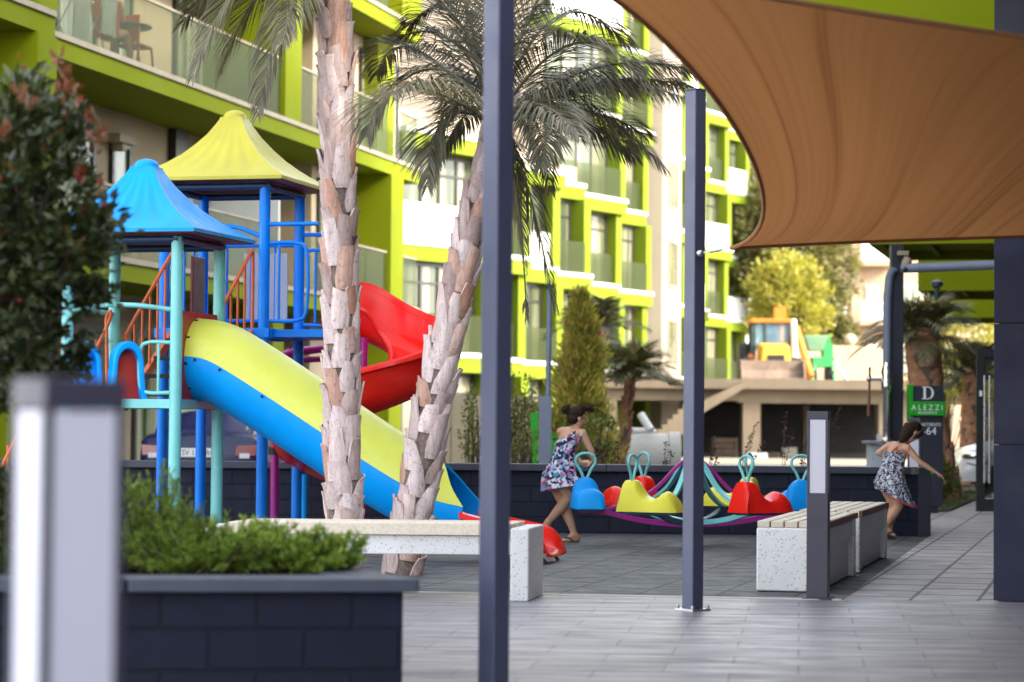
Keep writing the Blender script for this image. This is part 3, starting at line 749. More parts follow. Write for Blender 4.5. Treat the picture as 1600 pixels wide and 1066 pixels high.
def arch_front(a0_, b_):
    """arched moulded hood seen three quarter from the front"""
    m = MB(); n = 18; rings = []
    w, h = .125, .46
    def prof(w, h): return [(-w*1.45,-.06),(-w*1.16,.05)]+[(-w*math.cos(PI*i/n), h-w*1.5+w*1.5*math.sin(PI*i/n)) for i in range(n+1)]+[(w*1.16,.05),(w*1.45,-.06)]
    ax = (U*.80+V*.60)   # the hood's width direction
    ay = Vector((-ax.y,ax.x,0))
    c = g1(a0_, b_, D1)
    outer = prof(w, h); inner = prof(w*.70, h*.86)
    for (pp, dd) in ((outer,-.09),(outer,.09)): rings.append([c+ax*x+Z*y+ay*dd for x,y in pp])
    k = len(outer)
    fr = rings[0]; bk = rings[1]; fi = [c+ax*x+Z*y-ay*.09 for x,y in inner]; bi = [p+ay*.18 for p in fi]
    V_ = fr+bk+fi+bi; F = []
    for i in range(k-1):
        F += [(i,i+1,k+i+1,k+i),(2*k+i,3*k+i,3*k+i+1,2*k+i+1),(i,2*k+i,2*k+i+1,i+1),(k+i,k+i+1,3*k+i+1,3*k+i)]
    m.add(V_, F); o = m.build('ladder_hood', 'blue_plastic', play, smooth=45, bevel=.012)
    m = MB(); q = [c+ax*x+Z*y+ay*.02 for x,y in inner]; q2 = [p+ay*.03 for p in q]
    m.add(q+q2, [tuple(range(k)), tuple(range(2*k-1,k-1,-1))]+[(i,i+k,(i+1)%k+k,(i+1)%k) for i in range(k)])
    return o, m
o, m = arch_front(-.42, -.02); m.build('inner_panel', 'red_panel', o)
o, m = arch_front(-.79, -.02); m.build('inner_panel', 'blue_plastic', o)
# ladder with orange rails going down to the left of tower one
lad = []
for b_ in (.12, .83):
    top_ = g1(-S1-.02,b_,D1); bot_ = g1(-S1-.66,b_,.02)
    mm = MB(); mm.hexa([bot_+V*-.02,bot_+V*.02,top_+V*.02-Z*.1,top_-V*.02-Z*.1],[bot_-V*.02+Z*.12,bot_+V*.02+Z*.12,top_+V*.02+Z*.02,top_-V*.02+Z*.02]); mm.build('stringer', 'orange', play)
    rl = [(spline([bot_+Z*.05, bot_+Z*.62, bot_+U*.06+Z*.72, top_+Z*.60, top_+U*.0+Z*.66, top_+U*.02+Z*.0],6), .0165)]
    for k in range(1,7):
        f = k/7; p = bot_.lerp(top_, f); rl.append(([p+Z*.05, p+Z*.68], .0115))
    multirod('ladder_rail', rl, 'orange')
mm = MB()
for k in range(6):
    f = (k+.5)/6; p = g1(-S1-.64,.475,.02).lerp(g1(-S1-.06,.475,D1), f); mm.box(p, (.2,.66,.03), GRID)
mm.build('step', 'black_rubber', play)
# deck two railings
def rail_panel(p, q, z0, panel=None):
    d = (q-p); L = d.length; d.normalize(); z1 = z0+.80
    rl = [([p+Z*z1, q+Z*z1], .017), ([p+Z*(z0+.10), q+Z*(z0+.10)], .017)]
    k = 4
    for i in range(1,k): rl.append(([p+d*L*i/k+Z*(z0+.10), p+d*L*i/k+Z*z1], .012))
    multirod('deck_rail', rl, 'blue')
    if panel:
        mm = MB(); c = p+d*L*(panel[0]+panel[1])/2+Z*(z0+.42); mm.box(c, (L*(panel[1]-panel[0]),.018,.62), Matrix((d,Vector((-d.y,d.x,0)),Z)).transposed()); mm.build('rail_panel', 'panel_grey', play)
c2 = lambda a,b_: g1(a,A2b+b_)
rail_panel(c2(-S1,S1), c2(0,S1), D2, (.43,.88))
rail_panel(c2(-S1,0), c2(-S1,S1), D2)
# hoop on the right face, next to the slide entry
zt, zb_ = D2+.75, D2+.06
multirod('guard_hoop', [(spline([c2(.02,0)+Z*zt, c2(.30,.0)+Z*zt, c2(.40,0)+Z*(zt-.10), c2(.40,0)+Z*(zb_+.10), c2(.30,0)+Z*zb_, c2(.02,0)+Z*zb_],6), .0165), ([c2(.14,0)+Z*zt,c2(.14,0)+Z*zb_], .012)], 'blue')
multirod('guard_hoop', [(spline([c2(.0,S1)+Z*zt, c2(.34,S1)+Z*zt, c2(.44,S1)+Z*(zt-.10), c2(.44,S1)+Z*(zb_+.10), c2(.34,S1)+Z*zb_, c2(.0,S1)+Z*zb_],6), .0165), ([c2(.16,S1)+Z*zt,c2(.16,S1)+Z*zb_], .012),([c2(.30,S1)+Z*zt,c2(.30,S1)+Z*zb_], .012)], 'blue')
multirod('top_bar', [([c2(0,0)+Z*(D2+.92), c2(.5,.0)+Z*(D2+.92)], .019)], 'blue'); multirod('top_bar', [([c2(0,S1)+Z*(D2+.90), c2(.52,S1)+Z*(D2+.90)], .019)], 'blue')
multirod('arched_bar', [(spline([c2(-.95,0)+Z*(D2+.74), c2(-.7,-.02)+Z*(D2+.88), c2(-.3,-.02)+Z*(D2+.90), c2(0,0)+Z*(D2+.80)],8), .019)], 'blue')
mm = MB(); mm.box(c2(.32,.46)+Z*(D2-.05), (.58,.80,.07), GRID); mm.build('slide_landing', 'blue', play, bevel=.004)
# dark red board on tower two's left half, seen between the posts
mm = MB(); mm.box(c2(-S1+.06,.66)+Z*(D2+.35), (.03,.30,.66), GRID); mm.build('play_board', 'maroon', play, bevel=.01)

# ---- straight slide: blue half pipe, yellow cover, red run-out
S0 = g1(0,S1/2)                       # slide starts at the middle of tower one's right face
ctr = spline([Vector((-.02,0,1.60)),Vector((.18,0,1.575)),Vector((.42,0,1.455)),Vector((.87,0,1.185)),Vector((1.66,0,.70)),Vector((2.08,0,.485)),Vector((2.36,0,.415))], 6)
slide = thing_part = None
def frame(path, i):
    t = (path[min(i+1,len(path)-1)]-path[max(i-1,0)]).normalized(); nrm = Vector((-t.z,0,t.x)); return t, nrm
def shell(path, radii, a0f, a1f, n, th, name, mat, parent, lip=0.0, smooth=50):
    """arc shell swept along path in the (u,z) plane; angle 0 = away side, pi/2 = up"""
    m = MB(); outer = []; inner = []
    for i, p in enumerate(path):
        t, nr = frame(path, i); r = radii(i/(len(path)-1)); a0_, a1_ = a0f(i/(len(path)-1)), a1f(i/(len(path)-1)); ro = []; ri = []
        for k in range(n+1):
            a = a0_+(a1_-a0_)*k/n
            for rr, lst in ((r,ro),(r-th,ri)):
                q = p + nr*(rr*math.sin(a)); lst.append(S0+U*q.x+Z*q.z+V*(rr*math.cos(a)))
        outer.append(ro); inner.append(ri)
    L = len(path); W_ = n+1; vs = [q for r_ in outer for q in r_]+[q for r_ in inner for q in r_]; o = L*W_; F = []
    for i in range(L-1):
        for k in range(n):
            a = i*W_+k; F += [(a,a+1,a+W_+1,a+W_),(o+a,o+a+W_,o+a+W_+1,o+a+1)]
        a = i*W_; F.append((a,a+W_,o+a+W_,o+a)); a = i*W_+n; F.append((a,o+a,o+a+W_,a+W_))
    for k in range(n):
        F.append((k,o+k,o+k+1,k+1)); a = (L-1)*W_+k; F.append((a,a+1,o+a+1,o+a))
    m.add(vs, F); return m.build(name, mat, parent, smooth=smooth)
r_of = lambda t: .340-.028*t
seam = math.radians(7)
slide_lo = shell(ctr, r_of, lambda t: PI-seam*.6, lambda t: 2*PI+seam*.6+(.98*(1-(t-.76)/.24) if t > .76 else 0), 26, .022, 'slide_trough', 'blue_plastic', play)
# cover: from near seam over the top to the far seam, cut back obliquely at its lower end
m = MB(); n = 26; L = len(ctr); rows = []
for k in range(n+1):
    a = seam*.5+(PI-seam)*k/n                # 0 far .. pi near
    cut = .775+.225*(abs(k/n-.5)*2)**1.3
    if k < n/2: cut = .775+.02*(abs(k/n-.5)*2)
    outer = []; inner = []
    for i in range(L):
        s = i/(L-1)*cut*(L-1); i0 = min(int(s), L-2); fr_ = s-i0
        p = ctr[i0].lerp(ctr[i0+1], fr_); t, nr = frame(ctr, i0); t2, nr2 = frame(ctr, i0+1); nr = nr.lerp(nr2, fr_).normalized()
        for rr, lst in ((r_of(s/(L-1))+.003,outer),(r_of(s/(L-1))-.02,inner)):
            q = p+nr*(rr*math.sin(a)); lst.append(S0+U*q.x+Z*q.z+V*(rr*math.cos(a)))
    rows.append((outer, inner))
vs = []; F = []
for o_, i_ in rows: vs += o_
ofs = len(vs)
for o_, i_ in rows: vs += i_
for k in range(n):
    for i in range(L-1):
        a = k*L+i; F += [(a,a+L,a+L+1,a+1),(ofs+a,ofs+a+1,ofs+a+L+1,ofs+a+L)]
    a = k*L+L-1; F.append((a,a+L,ofs+a+L,ofs+a)); a = k*L; F.append((a,ofs+a,ofs+a+L,a+L))
for i in range(L-1):
    F.append((i,i+1,ofs+i+1,ofs+i)); a = n*L+i; F.append((a,ofs+a,ofs+a+1,a+1))
m.add(vs, F); cover = m.build('slide_cover', 'lime_plastic', play, smooth=50)
# flanges with bolts along the near seam and the entry
m = MB()
for i in range(4, L-3, 6):
    p = ctr[i]; q = S0+U*p.x+Z*(p.z)-V*(r_of(i/L)+.012); m.ell(q, (.012,.012,.012), 8, 6)
for k in range(6):
    a = math.radians(35+k*38); q = S0+U*.03+Z*(1.6+.335*math.sin(a))+V*(.335*math.cos(a)); m.ell(q, (.02,.013,.013), 8, 6)
m.build('flange_bolts', 'black_rubber', cover, smooth=60)
m = MB(); m.lathe(S0+Z*1.6+U*.0, [(.338,-.015),(.372,-.015),(.372,.015),(.338,.015)], 36, Matrix((Z,V,-U)).transposed()); m.build('entry_flange', 'lime_plastic', cover, smooth=40)
# red entry panel with hole
m = MB(); n = 32; hw, z0p, z1p = S1/2-.06, 1.19, 1.985
for th_ in (-.016,.016):
    pass
ring = []; rect = []
for i in range(n):
    a = 2*PI*i/n; ring.append((.345*math.cos(a), 1.6+.345*math.sin(a)))
    c_, s_ = math.cos(a), math.sin(a); k = min(hw/max(1e-6,abs(c_)), ((z1p-1.6) if s_ > 0 else (1.6-z0p))/max(1e-6,abs(s_)))
    rect.append((c_*k, 1.6+s_*k))
vs = []
for th_ in (-.018,.018):
    vs += [S0+V*x+Z*z+U*th_ for x,z in ring]+[S0+V*x+Z*z+U*th_ for x,z in rect]
F = []
for i in range(n):
    j = (i+1)%n
    F += [(i,j,n+j,n+i),(2*n+i,3*n+i,3*n+j,2*n+j),(n+i,n+j,3*n+j,3*n+i),(i,2*n+i,2*n+j,j)]
m.add(vs, F); m.build('entry_panel', 'red_panel', play)
# red run-out
m = MB(); L = 22; prof = []
def runout(i):
    t = i/(L-1); u = 2.34+t*.64
    zf = .125-.015*t; wall = .27-.12*t**.8; hw = .29+.015*t
    if t > .86: k = (t-.86)/.14; zf -= .02*k*k; wall -= .02*k
    return u, zf, wall, hw
rings = []
for i in range(L):
    u, zf, wl, hw = runout(i); q = []
    sec = [(-hw-.055,wl-.045),(-hw-.05,wl+.0),(-hw-.0,wl+.008),(-hw+.035,wl-.03),(-hw+.075,.045),(-hw+.15,.008),(0,0),(hw-.15,.008),(hw-.075,.045),(hw-.035,wl-.03),(hw,wl+.008),(hw+.05,wl),(hw+.055,wl-.045),
           (hw+.04,wl-.045),(hw+.02,wl-.03),(hw-.015,wl-.06),(hw-.055,.02),(hw-.14,-.015),(0,-.022),(-hw+.14,-.015),(-hw+.055,.02),(-hw+.015,wl-.06),(-hw-.02,wl-.03),(-hw-.04,wl-.045)]
    rings.append([S0+U*u+V*a+Z*(zf+h) for a,h in sec])
m.loft(rings, True); ro = m.build('slide_runout', 'red', play, smooth=55)
m = MB(); u, zf, wl, hw = runout(L-1)
rr = []
for k, (du, dz) in enumerate(((0,0),(.04,-.008),(.065,-.025),(.075,-.045))):
    rr.append([S0+U*(u+du)+V*a+Z*(zf+dz+h*max(0.12,1-k*.3)) for a,h in [(-hw-.055,wl-.045),(-hw,wl+.005),(-hw+.07,.045),(-hw+.15,.008),(0,0),(hw-.15,.008),(hw-.07,.045),(hw,wl+.005),(hw+.055,wl-.045),(hw,wl-.05),(hw-.1,-.01),(0,-.02),(-hw+.1,-.01),(-hw,wl-.05)]])
m.loft(rr, True); m.build('runout_lip', 'red', ro, smooth=60)
for b_ in (-.22, .22):
    m = MB(); u = 2.93; m.tube([S0+U*u+V*b_+Z*.11, S0+U*(u+.09)+V*b_+Z*.0], .014, 8); m.build('foot_leg', 'black_rubber', play, smooth=50)

# ---- spiral slide
SC = Vector((px2x(566,21.95),21.95,0))
pts = []
ent = c2(.60,.52)
r0 = .56
def sp(i, n=56):
    return i/n
path = []
z_at = lambda ang: 1.90-1.48*(ang/360.0)
start_ang = math.radians(90)       # north
nS = 72
e0 = SC+Vector((0,r0,0)); e_in = Vector((e0.x-.42, e0.y-.03, 0))
path_pts = []
for k in range(8): 
    f = k/8; p = e_in.lerp(e0, f); p.y = e_in.y+(e0.y-e_in.y)*(f*f*(3-2*f)); path_pts.append((p, 1.93-.06*f, (e0-e_in).normalized() if k < 2 else None))
spiral = []
for p, z, _ in path_pts: spiral.append(Vector((p.x,p.y,z)))
for k in range(nS+1):
    a = start_ang-2*PI*k/nS*1.0; ang = 360*k/nS
    spiral.append(SC+Vector((r0*math.cos(a), r0*math.sin(a), 1.86-1.44*k/nS)))
last = spiral[-1]
for k in range(1,9):
    f = k/8; spiral.append(last+Vector((.75*f, -.05*f, -.24*f+.10*f*f)))
sm = spiral[:]
for it in range(6): sm = [sm[0]]+[(sm[i-1]+sm[i]*2+sm[i+1])/4 for i in range(1,len(sm)-1)]+[sm[-1]]
spiral = sm
m = MB(); rings = []; rimo = []; rimi = []
for i, p in enumerate(spiral):
    t = (spiral[min(i+1,len(spiral)-1)]-spiral[max(i-1,0)]); t.z = 0; t.normalize(); s = Vector((-t.y,t.x,0))    # s = left of travel = outer side (clockwise)
    f = i/(len(spiral)-1)
    ho = (.40+.13*math.exp(-((f-.09)/.05)**2))*min(1,.45+f/.06)
    hi = (.20+.07*math.exp(-((f-.09)/.05)**2))*min(1,.5+f/.06)
    if f > .88: k = (f-.88)/.12; ho -= .16*k
    sec = [(.29,ho+.02),(.315,ho+.0),(.325,ho-.03),(.300,ho-.04),(.275,ho-.05),(.255,.16),(.20,.05),(.10,.006),(0,0),(-.10,.006),(-.20,.05),(-.25,.12),(-.265,hi-.03),(-.28,hi+.01),(-.305,hi+.015),(-.325,hi-.01),(-.31,hi-.035),(-.292,hi-.03),(-.275,.10),(-.215,.022),(-.10,-.02),(0,-.026),(.10,-.02),(.215,.022),(.278,.15),(.285,ho-.02)]
    rings.append([p+s*a+Z*h for a,h in sec])
m.loft(rings, True); m.build('spiral_slide', 'red', play, smooth=60)
multirod('spiral_post', [([SC+Z*0, SC+Z*1.86], .042)], 'purple', n=14)
q = Vector((px2x(430.5,22.9),22.9,0)); q2 = Vector((px2x(500,23.3),23.3,0))
multirod('arch_post', [(spline([q, q+Z*1.5, q+Z*1.72+(q2-q)*.15, q2+Z*1.80],6), .04)], 'purple', n=14)
multirod('arch_rung', [([q+(q2-q)*.3+Z*1.66, q+(q2-q)*.3+Z*1.80], .02), ([q+(q2-q)*.1+Z*1.67, q2+Z*1.70], .03)], 'purple')
m = MB(); m.lathe(q+Z*.78, [(.043,0),(.065,0),(.065,.07),(.043,.07)], 14); m.tube([q+Z*.815, q+Vector((.16,-.02,.80))], .018, 8); m.build('pole_clamp', 'black_rubber', play, smooth=40)
multirod('brace_post', [([Vector((px2x(477,21.8),21.8,0)), Vector((px2x(477,21.8),21.8,.62))], .026)], 'sky_plastic')

# ---------------------------------------------------------------- six seat merry-go-round
MC = Vector((px2x(1083,22.0),22.0,0))
mgr = thing('seesaw_carousel', 'six seat seesaw carousel with blue, yellow and red plastic saddles and teal handles', 'carousel', MC)
RAD = .96
def band(path, w, h, side):
    rings = []
    for i, p in enumerate(path):
        t = (path[min(i+1,len(path)-1)]-path[max(i-1,0)]).normalized(); nrm = side.cross(t).normalized()
        rings.append([p+side*a*w+nrm*b_*h for a,b_ in ((-.5,-.5),(.5,-.5),(.5,.5),(-.5,.5))])
    return rings
m = MB(); m.lathe(MC, [(.085,0),(.085,.02),(.08,.05),(.075,.10),(.075,.60),(.09,.66),(.09,.74),(.05,.78)], 20); m.build('hub', 'navy_paint', mgr, smooth=40)
cols = ['blue_plastic', 'lemon_plastic', 'red']
bcol = ['purple', 'teal', 'navy_paint']
saddle_cols = {0:'sky_plastic', 1:'saddle_yellow', 2:'red', 3:'sky_plastic', 4:'saddle_yellow', 5:'red'}
pos_angles = {0:185, 1:244, 2:305, 3:5, 4:64, 5:125}
for k, base in ((0,5),(1,64),(2,125)):
    d = Vector((math.cos(math.radians(base)), math.sin(math.radians(base)), 0)); s = Vector((-d.y,d.x,0))
    zo = .012*k
    up = [MC+d*(-.70)+Z*(.36+zo)]; 
    up = spline([MC+d*(-.86)+Z*(.31+zo), MC+d*-.62+Z*(.37+zo), MC+d*-.36+Z*(.50+zo), MC+d*-.13+Z*(.73+zo), MC+Z*(.80+zo), MC+d*.13+Z*(.73+zo), MC+d*.36+Z*(.50+zo), MC+d*.62+Z*(.37+zo), MC+d*.86+Z*(.31+zo)],5)
    m = MB(); m.loft(band(up,.045,.028,s)); m.build('upper_arch', ['purple','teal','teal'][k], mgr, smooth=35)
    lo = spline([MC+d*-1.02+Z*(.315+zo), MC+d*-.8+Z*(.30+zo), MC+d*-.45+Z*(.225+zo), MC+Z*(.19+zo), MC+d*.45+Z*(.225+zo), MC+d*.8+Z*(.30+zo), MC+d*1.02+Z*(.315+zo)],6)
    m = MB(); m.loft(band(lo,.06,.045,s)); m.build('lower_arch', ['purple','navy_paint','teal'][k], mgr, smooth=35)
def saddle(ang, mat):
    a = math.radians(ang); c = MC+Vector((math.cos(a),math.sin(a),0))*RAD+Z*.335
    hd = Vector((math.sin(a),-math.cos(a),0))          # clockwise heading
    sd = Vector((-hd.y,hd.x,0))
    m = MB(); rings = []
    # stations along the saddle: (position, height, half base width, half top width)
    st = [(.285,.0,.135,.13),(.283,.02,.135,.125),(.272,.11,.13,.112),(.254,.215,.125,.098),(.246,.258,.122,.090),(.236,.272,.120,.084),(.20,.276,.122,.082),(.15,.275,.125,.084),(.128,.266,.13,.088),(.105,.225,.135,.092),(.07,.165,.142,.098),(.03,.128,.148,.105),(-.02,.115,.15,.10),(-.07,.125,.152,.098),(-.115,.165,.152,.090),(-.15,.182,.15,.082),(-.19,.168,.145,.085),(-.23,.118,.135,.09),(-.262,.05,.12,.09),(-.275,.012,.11,.09),(-.277,.0,.11,.09)]
    n = 14
    for (x, h, wb, wt) in st:
        q = [c+hd*x+sd*wb]
        for i in range(n+1):
            t = i/n; an = PI*t
            w = wt+(wb-wt)*(1-math.sin(an))**1.2
            y = math.copysign(abs(math.cos(an))**.75, math.cos(an))*w; z = h*math.sin(an)**.28 if 0 < i < n else 0
            q.append(c+hd*x+sd*y+Z*z)
        q.append(c+hd*x-sd*wb)
        rings.append(q)
    m.loft(rings, True); o = m.build('saddle', mat, mgr, smooth=40)
    p = c+hd*.185+Z*.255
    lp = spline([p+sd*.014, p+sd*.045+Z*.08, p+sd*.088+Z*.15, p+sd*.080+Z*.205, p+sd*.03+Z*.235, p-sd*.03+Z*.235, p-sd*.080+Z*.205, p-sd*.088+Z*.15, p-sd*.045+Z*.08, p-sd*.014],5)
    m = MB(); m.tube(lp, .0135, 8); m.build('handle', 'teal', o, smooth=60)
    m = MB(); m.box(c-Z*.012, (.20,.46,.02), Matrix((sd,hd,Z)).transposed()); m.build('seat_bracket', 'navy_paint', o)
    return p
HND = {}
for k, a in pos_angles.items(): HND[k] = saddle(a, saddle_cols[k])
# ---------------------------------------------------------------- palms
def palm_trunk(parent, base, top, r0, r1, boot_w, boot_h, seed, lean=None, mat='boot', dense=6, fib=4200):
    R_ = random.Random(seed)
    mid = base.lerp(top, .5)+(lean or Vector((0,0,0)))
    path = bez([base, mid*2-(base+top)*.5, top], 40)
    m = MB(); m.cur = 1; m.tube(path, [r0+(r1-r0)*i/40 for i in range(41)], 14); m.cur = 0
    L = sum((path[i+1]-path[i]).length for i in range(40)); 
    def pt(s):
        f = max(0, min(39.999, s/L*40)); i = int(f); return path[i].lerp(path[i+1], f-i), (path[i+1]-path[i]).normalized(), r0+(r1-r0)*s/L
    count = int(L*dense); ga = 2.39996
    for k in range(count):
        s = -.1+(L+.1)*k/count; a = k*ga+R_.uniform(-.3,.3); p, t, r = pt(max(0,s))
        p = p+t*min(0,s)
        x = t.cross(Vector((0,1,0))).normalized(); y = t.cross(x)
        rad = x*math.cos(a)+y*math.sin(a); tan = t.cross(rad)
        H = boot_h*R_.uniform(.65,1.3); W0 = boot_w*R_.uniform(.75,1.25); W1 = W0*R_.uniform(.26,.52); out = R_.uniform(.010,.036); cut = R_.uniform(-.35,.35); tw = R_.uniform(-.20,.20)
        nu, nv = 5, 6; vs = []
        for lay in (0,1):
            for j in range(nv+1):
                v = j/nv; w = W0*(.86+.5*v) if v < .28 else W0+(W1-W0)*((v-.28)/.72)**.9
                for i in range(nu+1):
                    u = i/nu-.5; h = H*v+(cut*u*H*.5 if v > .99 else 0)
                    bulge = .004+.024*(1-abs(2*u)**2)*(.5+.5*math.sin(PI*min(1,v*1.2)))+(out+.012)*v**2.2
                    ang = u*w/(r+.01)
                    rr = r*1.0+bulge-(.026*(1-.4*v) if lay else 0)
                    d = rad*math.cos(ang)+tan*math.sin(ang)
                    vs.append(p+d*rr+t*h+tan*(tw*h))
        F = []; o = (nu+1)*(nv+1)
        for j in range(nv):
            for i in range(nu):
                q = j*(nu+1)+i; F.append((q,q+1,q+nu+2,q+nu+1))
        for j in range(nv):
            q = j*(nu+1); F.append((q,q+nu+1,o+q+nu+1,o+q)); q = j*(nu+1)+nu; F.append((q,o+q,o+q+nu+1,q+nu+1))
        for i in range(nu): q = nv*(nu+1)+i; F.append((q,q+1,o+q+1,o+q))
        m.add(vs, F)
    tr = m.build('trunk', [mat, 'bark_core'], parent, smooth=38)
    if fib:
        m = MB()
        for k in range(fib):
            s = R_.uniform(0,L); p, t, r = pt(s); a = R_.uniform(0,2*PI); x = t.cross(Vector((0,1,0))).normalized(); y = t.cross(x)
            rad = x*math.cos(a)+y*math.sin(a); tan = t.cross(rad); q = p+rad*(r+.012)
            d = (rad*R_.uniform(.2,1)+tan*R_.uniform(-1,1)+t*R_.uniform(-.3,1)).normalized(); l = R_.uniform(.03,.085); w = tan*.0016
            mid_ = q+d*l*.6+Vector((0,0,-.006)); tip = q+d*l+Vector((R_.uniform(-.01,.01),0,-.02))
            m.add([q-w,q+w,mid_+w*.7,mid_-w*.7,tip], [(0,1,2,3),(3,2,4)])
        m.build('trunk_fibre', 'fibre', tr)
    return tr
def frond(parent, pts, mat='frond', n=80, ll=.36, w=.0125, seed=1, droop=.35, stiff=.9, name='frond', rach=.014, start=.16, vee=.35):
    """curved rachis with a comb of leaflets on both sides"""
    R_ = random.Random(seed); P = bez(pts, 30); m = MB()
    m.tube(P[::2], [rach*(1-.85*i/15)+.001 for i in range(16)], 6)
    L = sum((P[i+1]-P[i]).length for i in range(30))
    for k in range(n):
        f = start+(1-start)*(k+R_.uniform(-.3,.3))/n; f = min(.999, max(.02,f)); i = int(f*30); fr = f*30-i; p = P[i].lerp(P[i+1], fr); t = (P[i+1]-P[i]).normalized()
        side = t.cross(Vector((0,0,1)))
        side = side.normalized() if side.length > .05 else Vector((1,0,0))
        up = side.cross(t)
        g = (f-start)/(1-start); prof = (.55+.9*math.sin(PI*min(1,g*.75+.18)))*(1-.55*g**3)
        l = ll*prof*R_.uniform(.85,1.12)
        for sg in (-1,1):
            d = (t*(stiff*(.75+.9*g))+side*sg*(1.0-.35*g)*R_.uniform(.85,1.1)+up*(vee*R_.uniform(.4,1.3))+Vector((0,0,-droop*.35))).normalized()
            d2 = (d+Vector((0,0,-droop*R_.uniform(.7,1.4)))+t*.1).normalized()
            wv = d.cross(up); wv = wv.normalized()*w*R_.uniform(.8,1.2) if wv.length > 1e-4 else side*w
            a = p; b_ = p+d*l*.5; c = b_+d2*l*.5; ww = wv*.5
            m.add([a-ww*.45,a+ww*.45,b_+ww,b_-ww,c+ww*.12,c-ww*.12], [(0,1,2,3),(3,2,4,5)])
    return m.build(name, mat, parent)
def near_palm(name, label, base, top, r0, r1, seed, fronds, lean, dsub):
    t = thing(name, label, 'palm tree', base)
    palm_trunk(t, base, top, r0, r1, .178, .27, seed, lean, 'boot', 29)
    for k, (pa, pb, dz1, dz2, o) in enumerate(fronds):
        c = top+Vector((0,0,.05)); 
        p1 = at(pa[0],pa[1],top.y+dz1); p2 = at(pb[0],pb[1],top.y+dz2)
        q = dict(n=o.get('n',82), ll=o.get('ll',.40), droop=o.get('droop',.5), seed=seed*50+k, mat=o.get('mat','frond'), start=o.get('start',.12), stiff=o.get('stiff',.95), w=o.get('w',.0135))
        frond(t, [c, p1, p2], **q)
    return t
# leaning palm, middle of the picture
LB = ground(628, 897); LT = at(772, 205, 17.4)
lf = [ # (control px), (tip px), depth offsets
 ((600,70),(573,214),-.5,-.9,{}), ((690,25),(566,190),.3,.2,{}), ((640,105),(612,150),-1.2,-1.9,{'ll':.36}), ((620,0),(588,118),.9,1.5,{}),
 ((670,130),(668,292),-.2,-.6,{'ll':.34}), ((720,-60),(640,40),.2,.6,{}), ((700,-140),(690,-60),.5,.9,{}), ((755,-160),(735,-150),-.3,-.6,{}),
 ((800,-180),(850,-120),.4,.6,{}), ((850,-110),(930,-40),-.2,-.2,{}), ((860,-80),(985,75),.6,1.2,{}), ((900,-20),(1000,120),-.6,-1.0,{'ll':.36}),
 ((930,60),(1084,112),.1,.3,{'droop':.75,'ll':.50,'n':150,'w':.012}), ((940,95),(1070,135),.9,1.5,{'droop':.7,'ll':.46,'n':140}), ((930,100),(1060,150),-.5,-.9,{'droop':.8,'ll':.44,'n':140}), ((890,140),(985,240),.2,.5,{'droop':.8,'ll':.42,'n':130}), ((900,110),(1032,258),-.2,-.5,{'ll':.46,'droop':.8,'n':150,'w':.012}), ((940,150),(1010,215),.6,1.0,{'ll':.33}),
 ((880,140),(846,262),-.9,-1.4,{'ll':.34}), ((840,120),(905,215),-1.4,-2.1,{'ll':.36}), ((812,190),(868,486),-.1,-.35,{'ll':.26,'droop':.8,'w':.011}), ((815,230),(822,500),.3,.25,{'ll':.18,'droop':.9,'mat':'frond_dry'}),
 ((835,90),(860,300),1.0,1.7,{'ll':.32}), ((740,60),(700,180),1.1,1.8,{}), 
 ((880,60),(980,150),1.7,2.4,{}),
 
 ((730,10),(620,60),.7,1.1,{'ll':.42}), ((740,130),(690,240),.5,.9,{'ll':.34}),
]
near_palm('palm_tree', 'leaning palm tree whose full crown shows right of the near post', LB, LT, .128, .072, 3, lf, Vector((-.03,0,.0)), 0)
SB = ground(533, 893); SB = Vector((px2x(540,17.6),17.6,0)); ST = at(519, -95, 17.6)
sf = [((370,-95),(302,118),-.3,-.6,{'droop':.7}), ((400,-60),(344,118),.2,.2,{'droop':.7}), ((440,-40),(403,182),-.2,-.5,{'droop':.7,'ll':.34}), ((400,-140),(285,40),.8,1.3,{}),
 ((470,-60),(440,70),-1.0,-1.6,{'ll':.34}), ((420,-200),(300,-120),0,0,{}), ((520,-260),(500,-300),.2,.4,{}), ((600,-250),(700,-160),0,.1,{}), ((640,-200),(760,-60),-.3,-.4,{}), ((620,-140),(715,-18),.6,1.0,{}),
 ((500,-200),(480,-180),-1.4,-2.1,{}), ((540,-200),(560,-180),1.4,2.1,{}), ((580,-150),(600,-60),1.3,2.0,{}), ((450,-130),(420,-60),1.3,2.0,{}), ((580,-190),(640,-120),-1.2,-1.9,{}), ((430,-150),(350,-70),-1.1,-1.8,{})]
near_palm('palm_tree', 'upright palm tree whose crown rises out of the top of the photo', SB, ST, .112, .092, 5, sf, Vector((.015,0,0)), 0)

def far_palm(label, base, top, r0, r1, seed, nf, fl, mat='frond_far', lean=None, tm='boot_red', ll=.3, group=None, w=.02):
    R_ = random.Random(seed); t = thing('palm_tree', label, 'palm tree', base, 0, group)
    palm_trunk(t, base, top, r0, r1, r0*1.3, .24, seed, lean, tm, 26, 0)
    for k in range(nf):
        a = 2.39996*k+R_.uniform(-.2,.2); e = math.radians(R_.uniform(84,58) if k < nf*.4 else R_.uniform(58,12)); L = fl*R_.uniform(.85,1.1)
        d = Vector((math.cos(a)*math.cos(e), math.sin(a)*math.cos(e), math.sin(e))); h = Vector((math.cos(a),math.sin(a),0))
        p1 = top+d*L*.55; p2 = top+d*L*.55+h*L*.45*math.cos(e*.6)+Vector((0,0,-L*(.42-.35*math.sin(e)**2)*R_.uniform(.6,1.2)))
        frond(t, [top, p1, p2], mat, n=40, ll=ll, w=w, seed=seed*90+k, droop=.35, rach=.012)
    return t
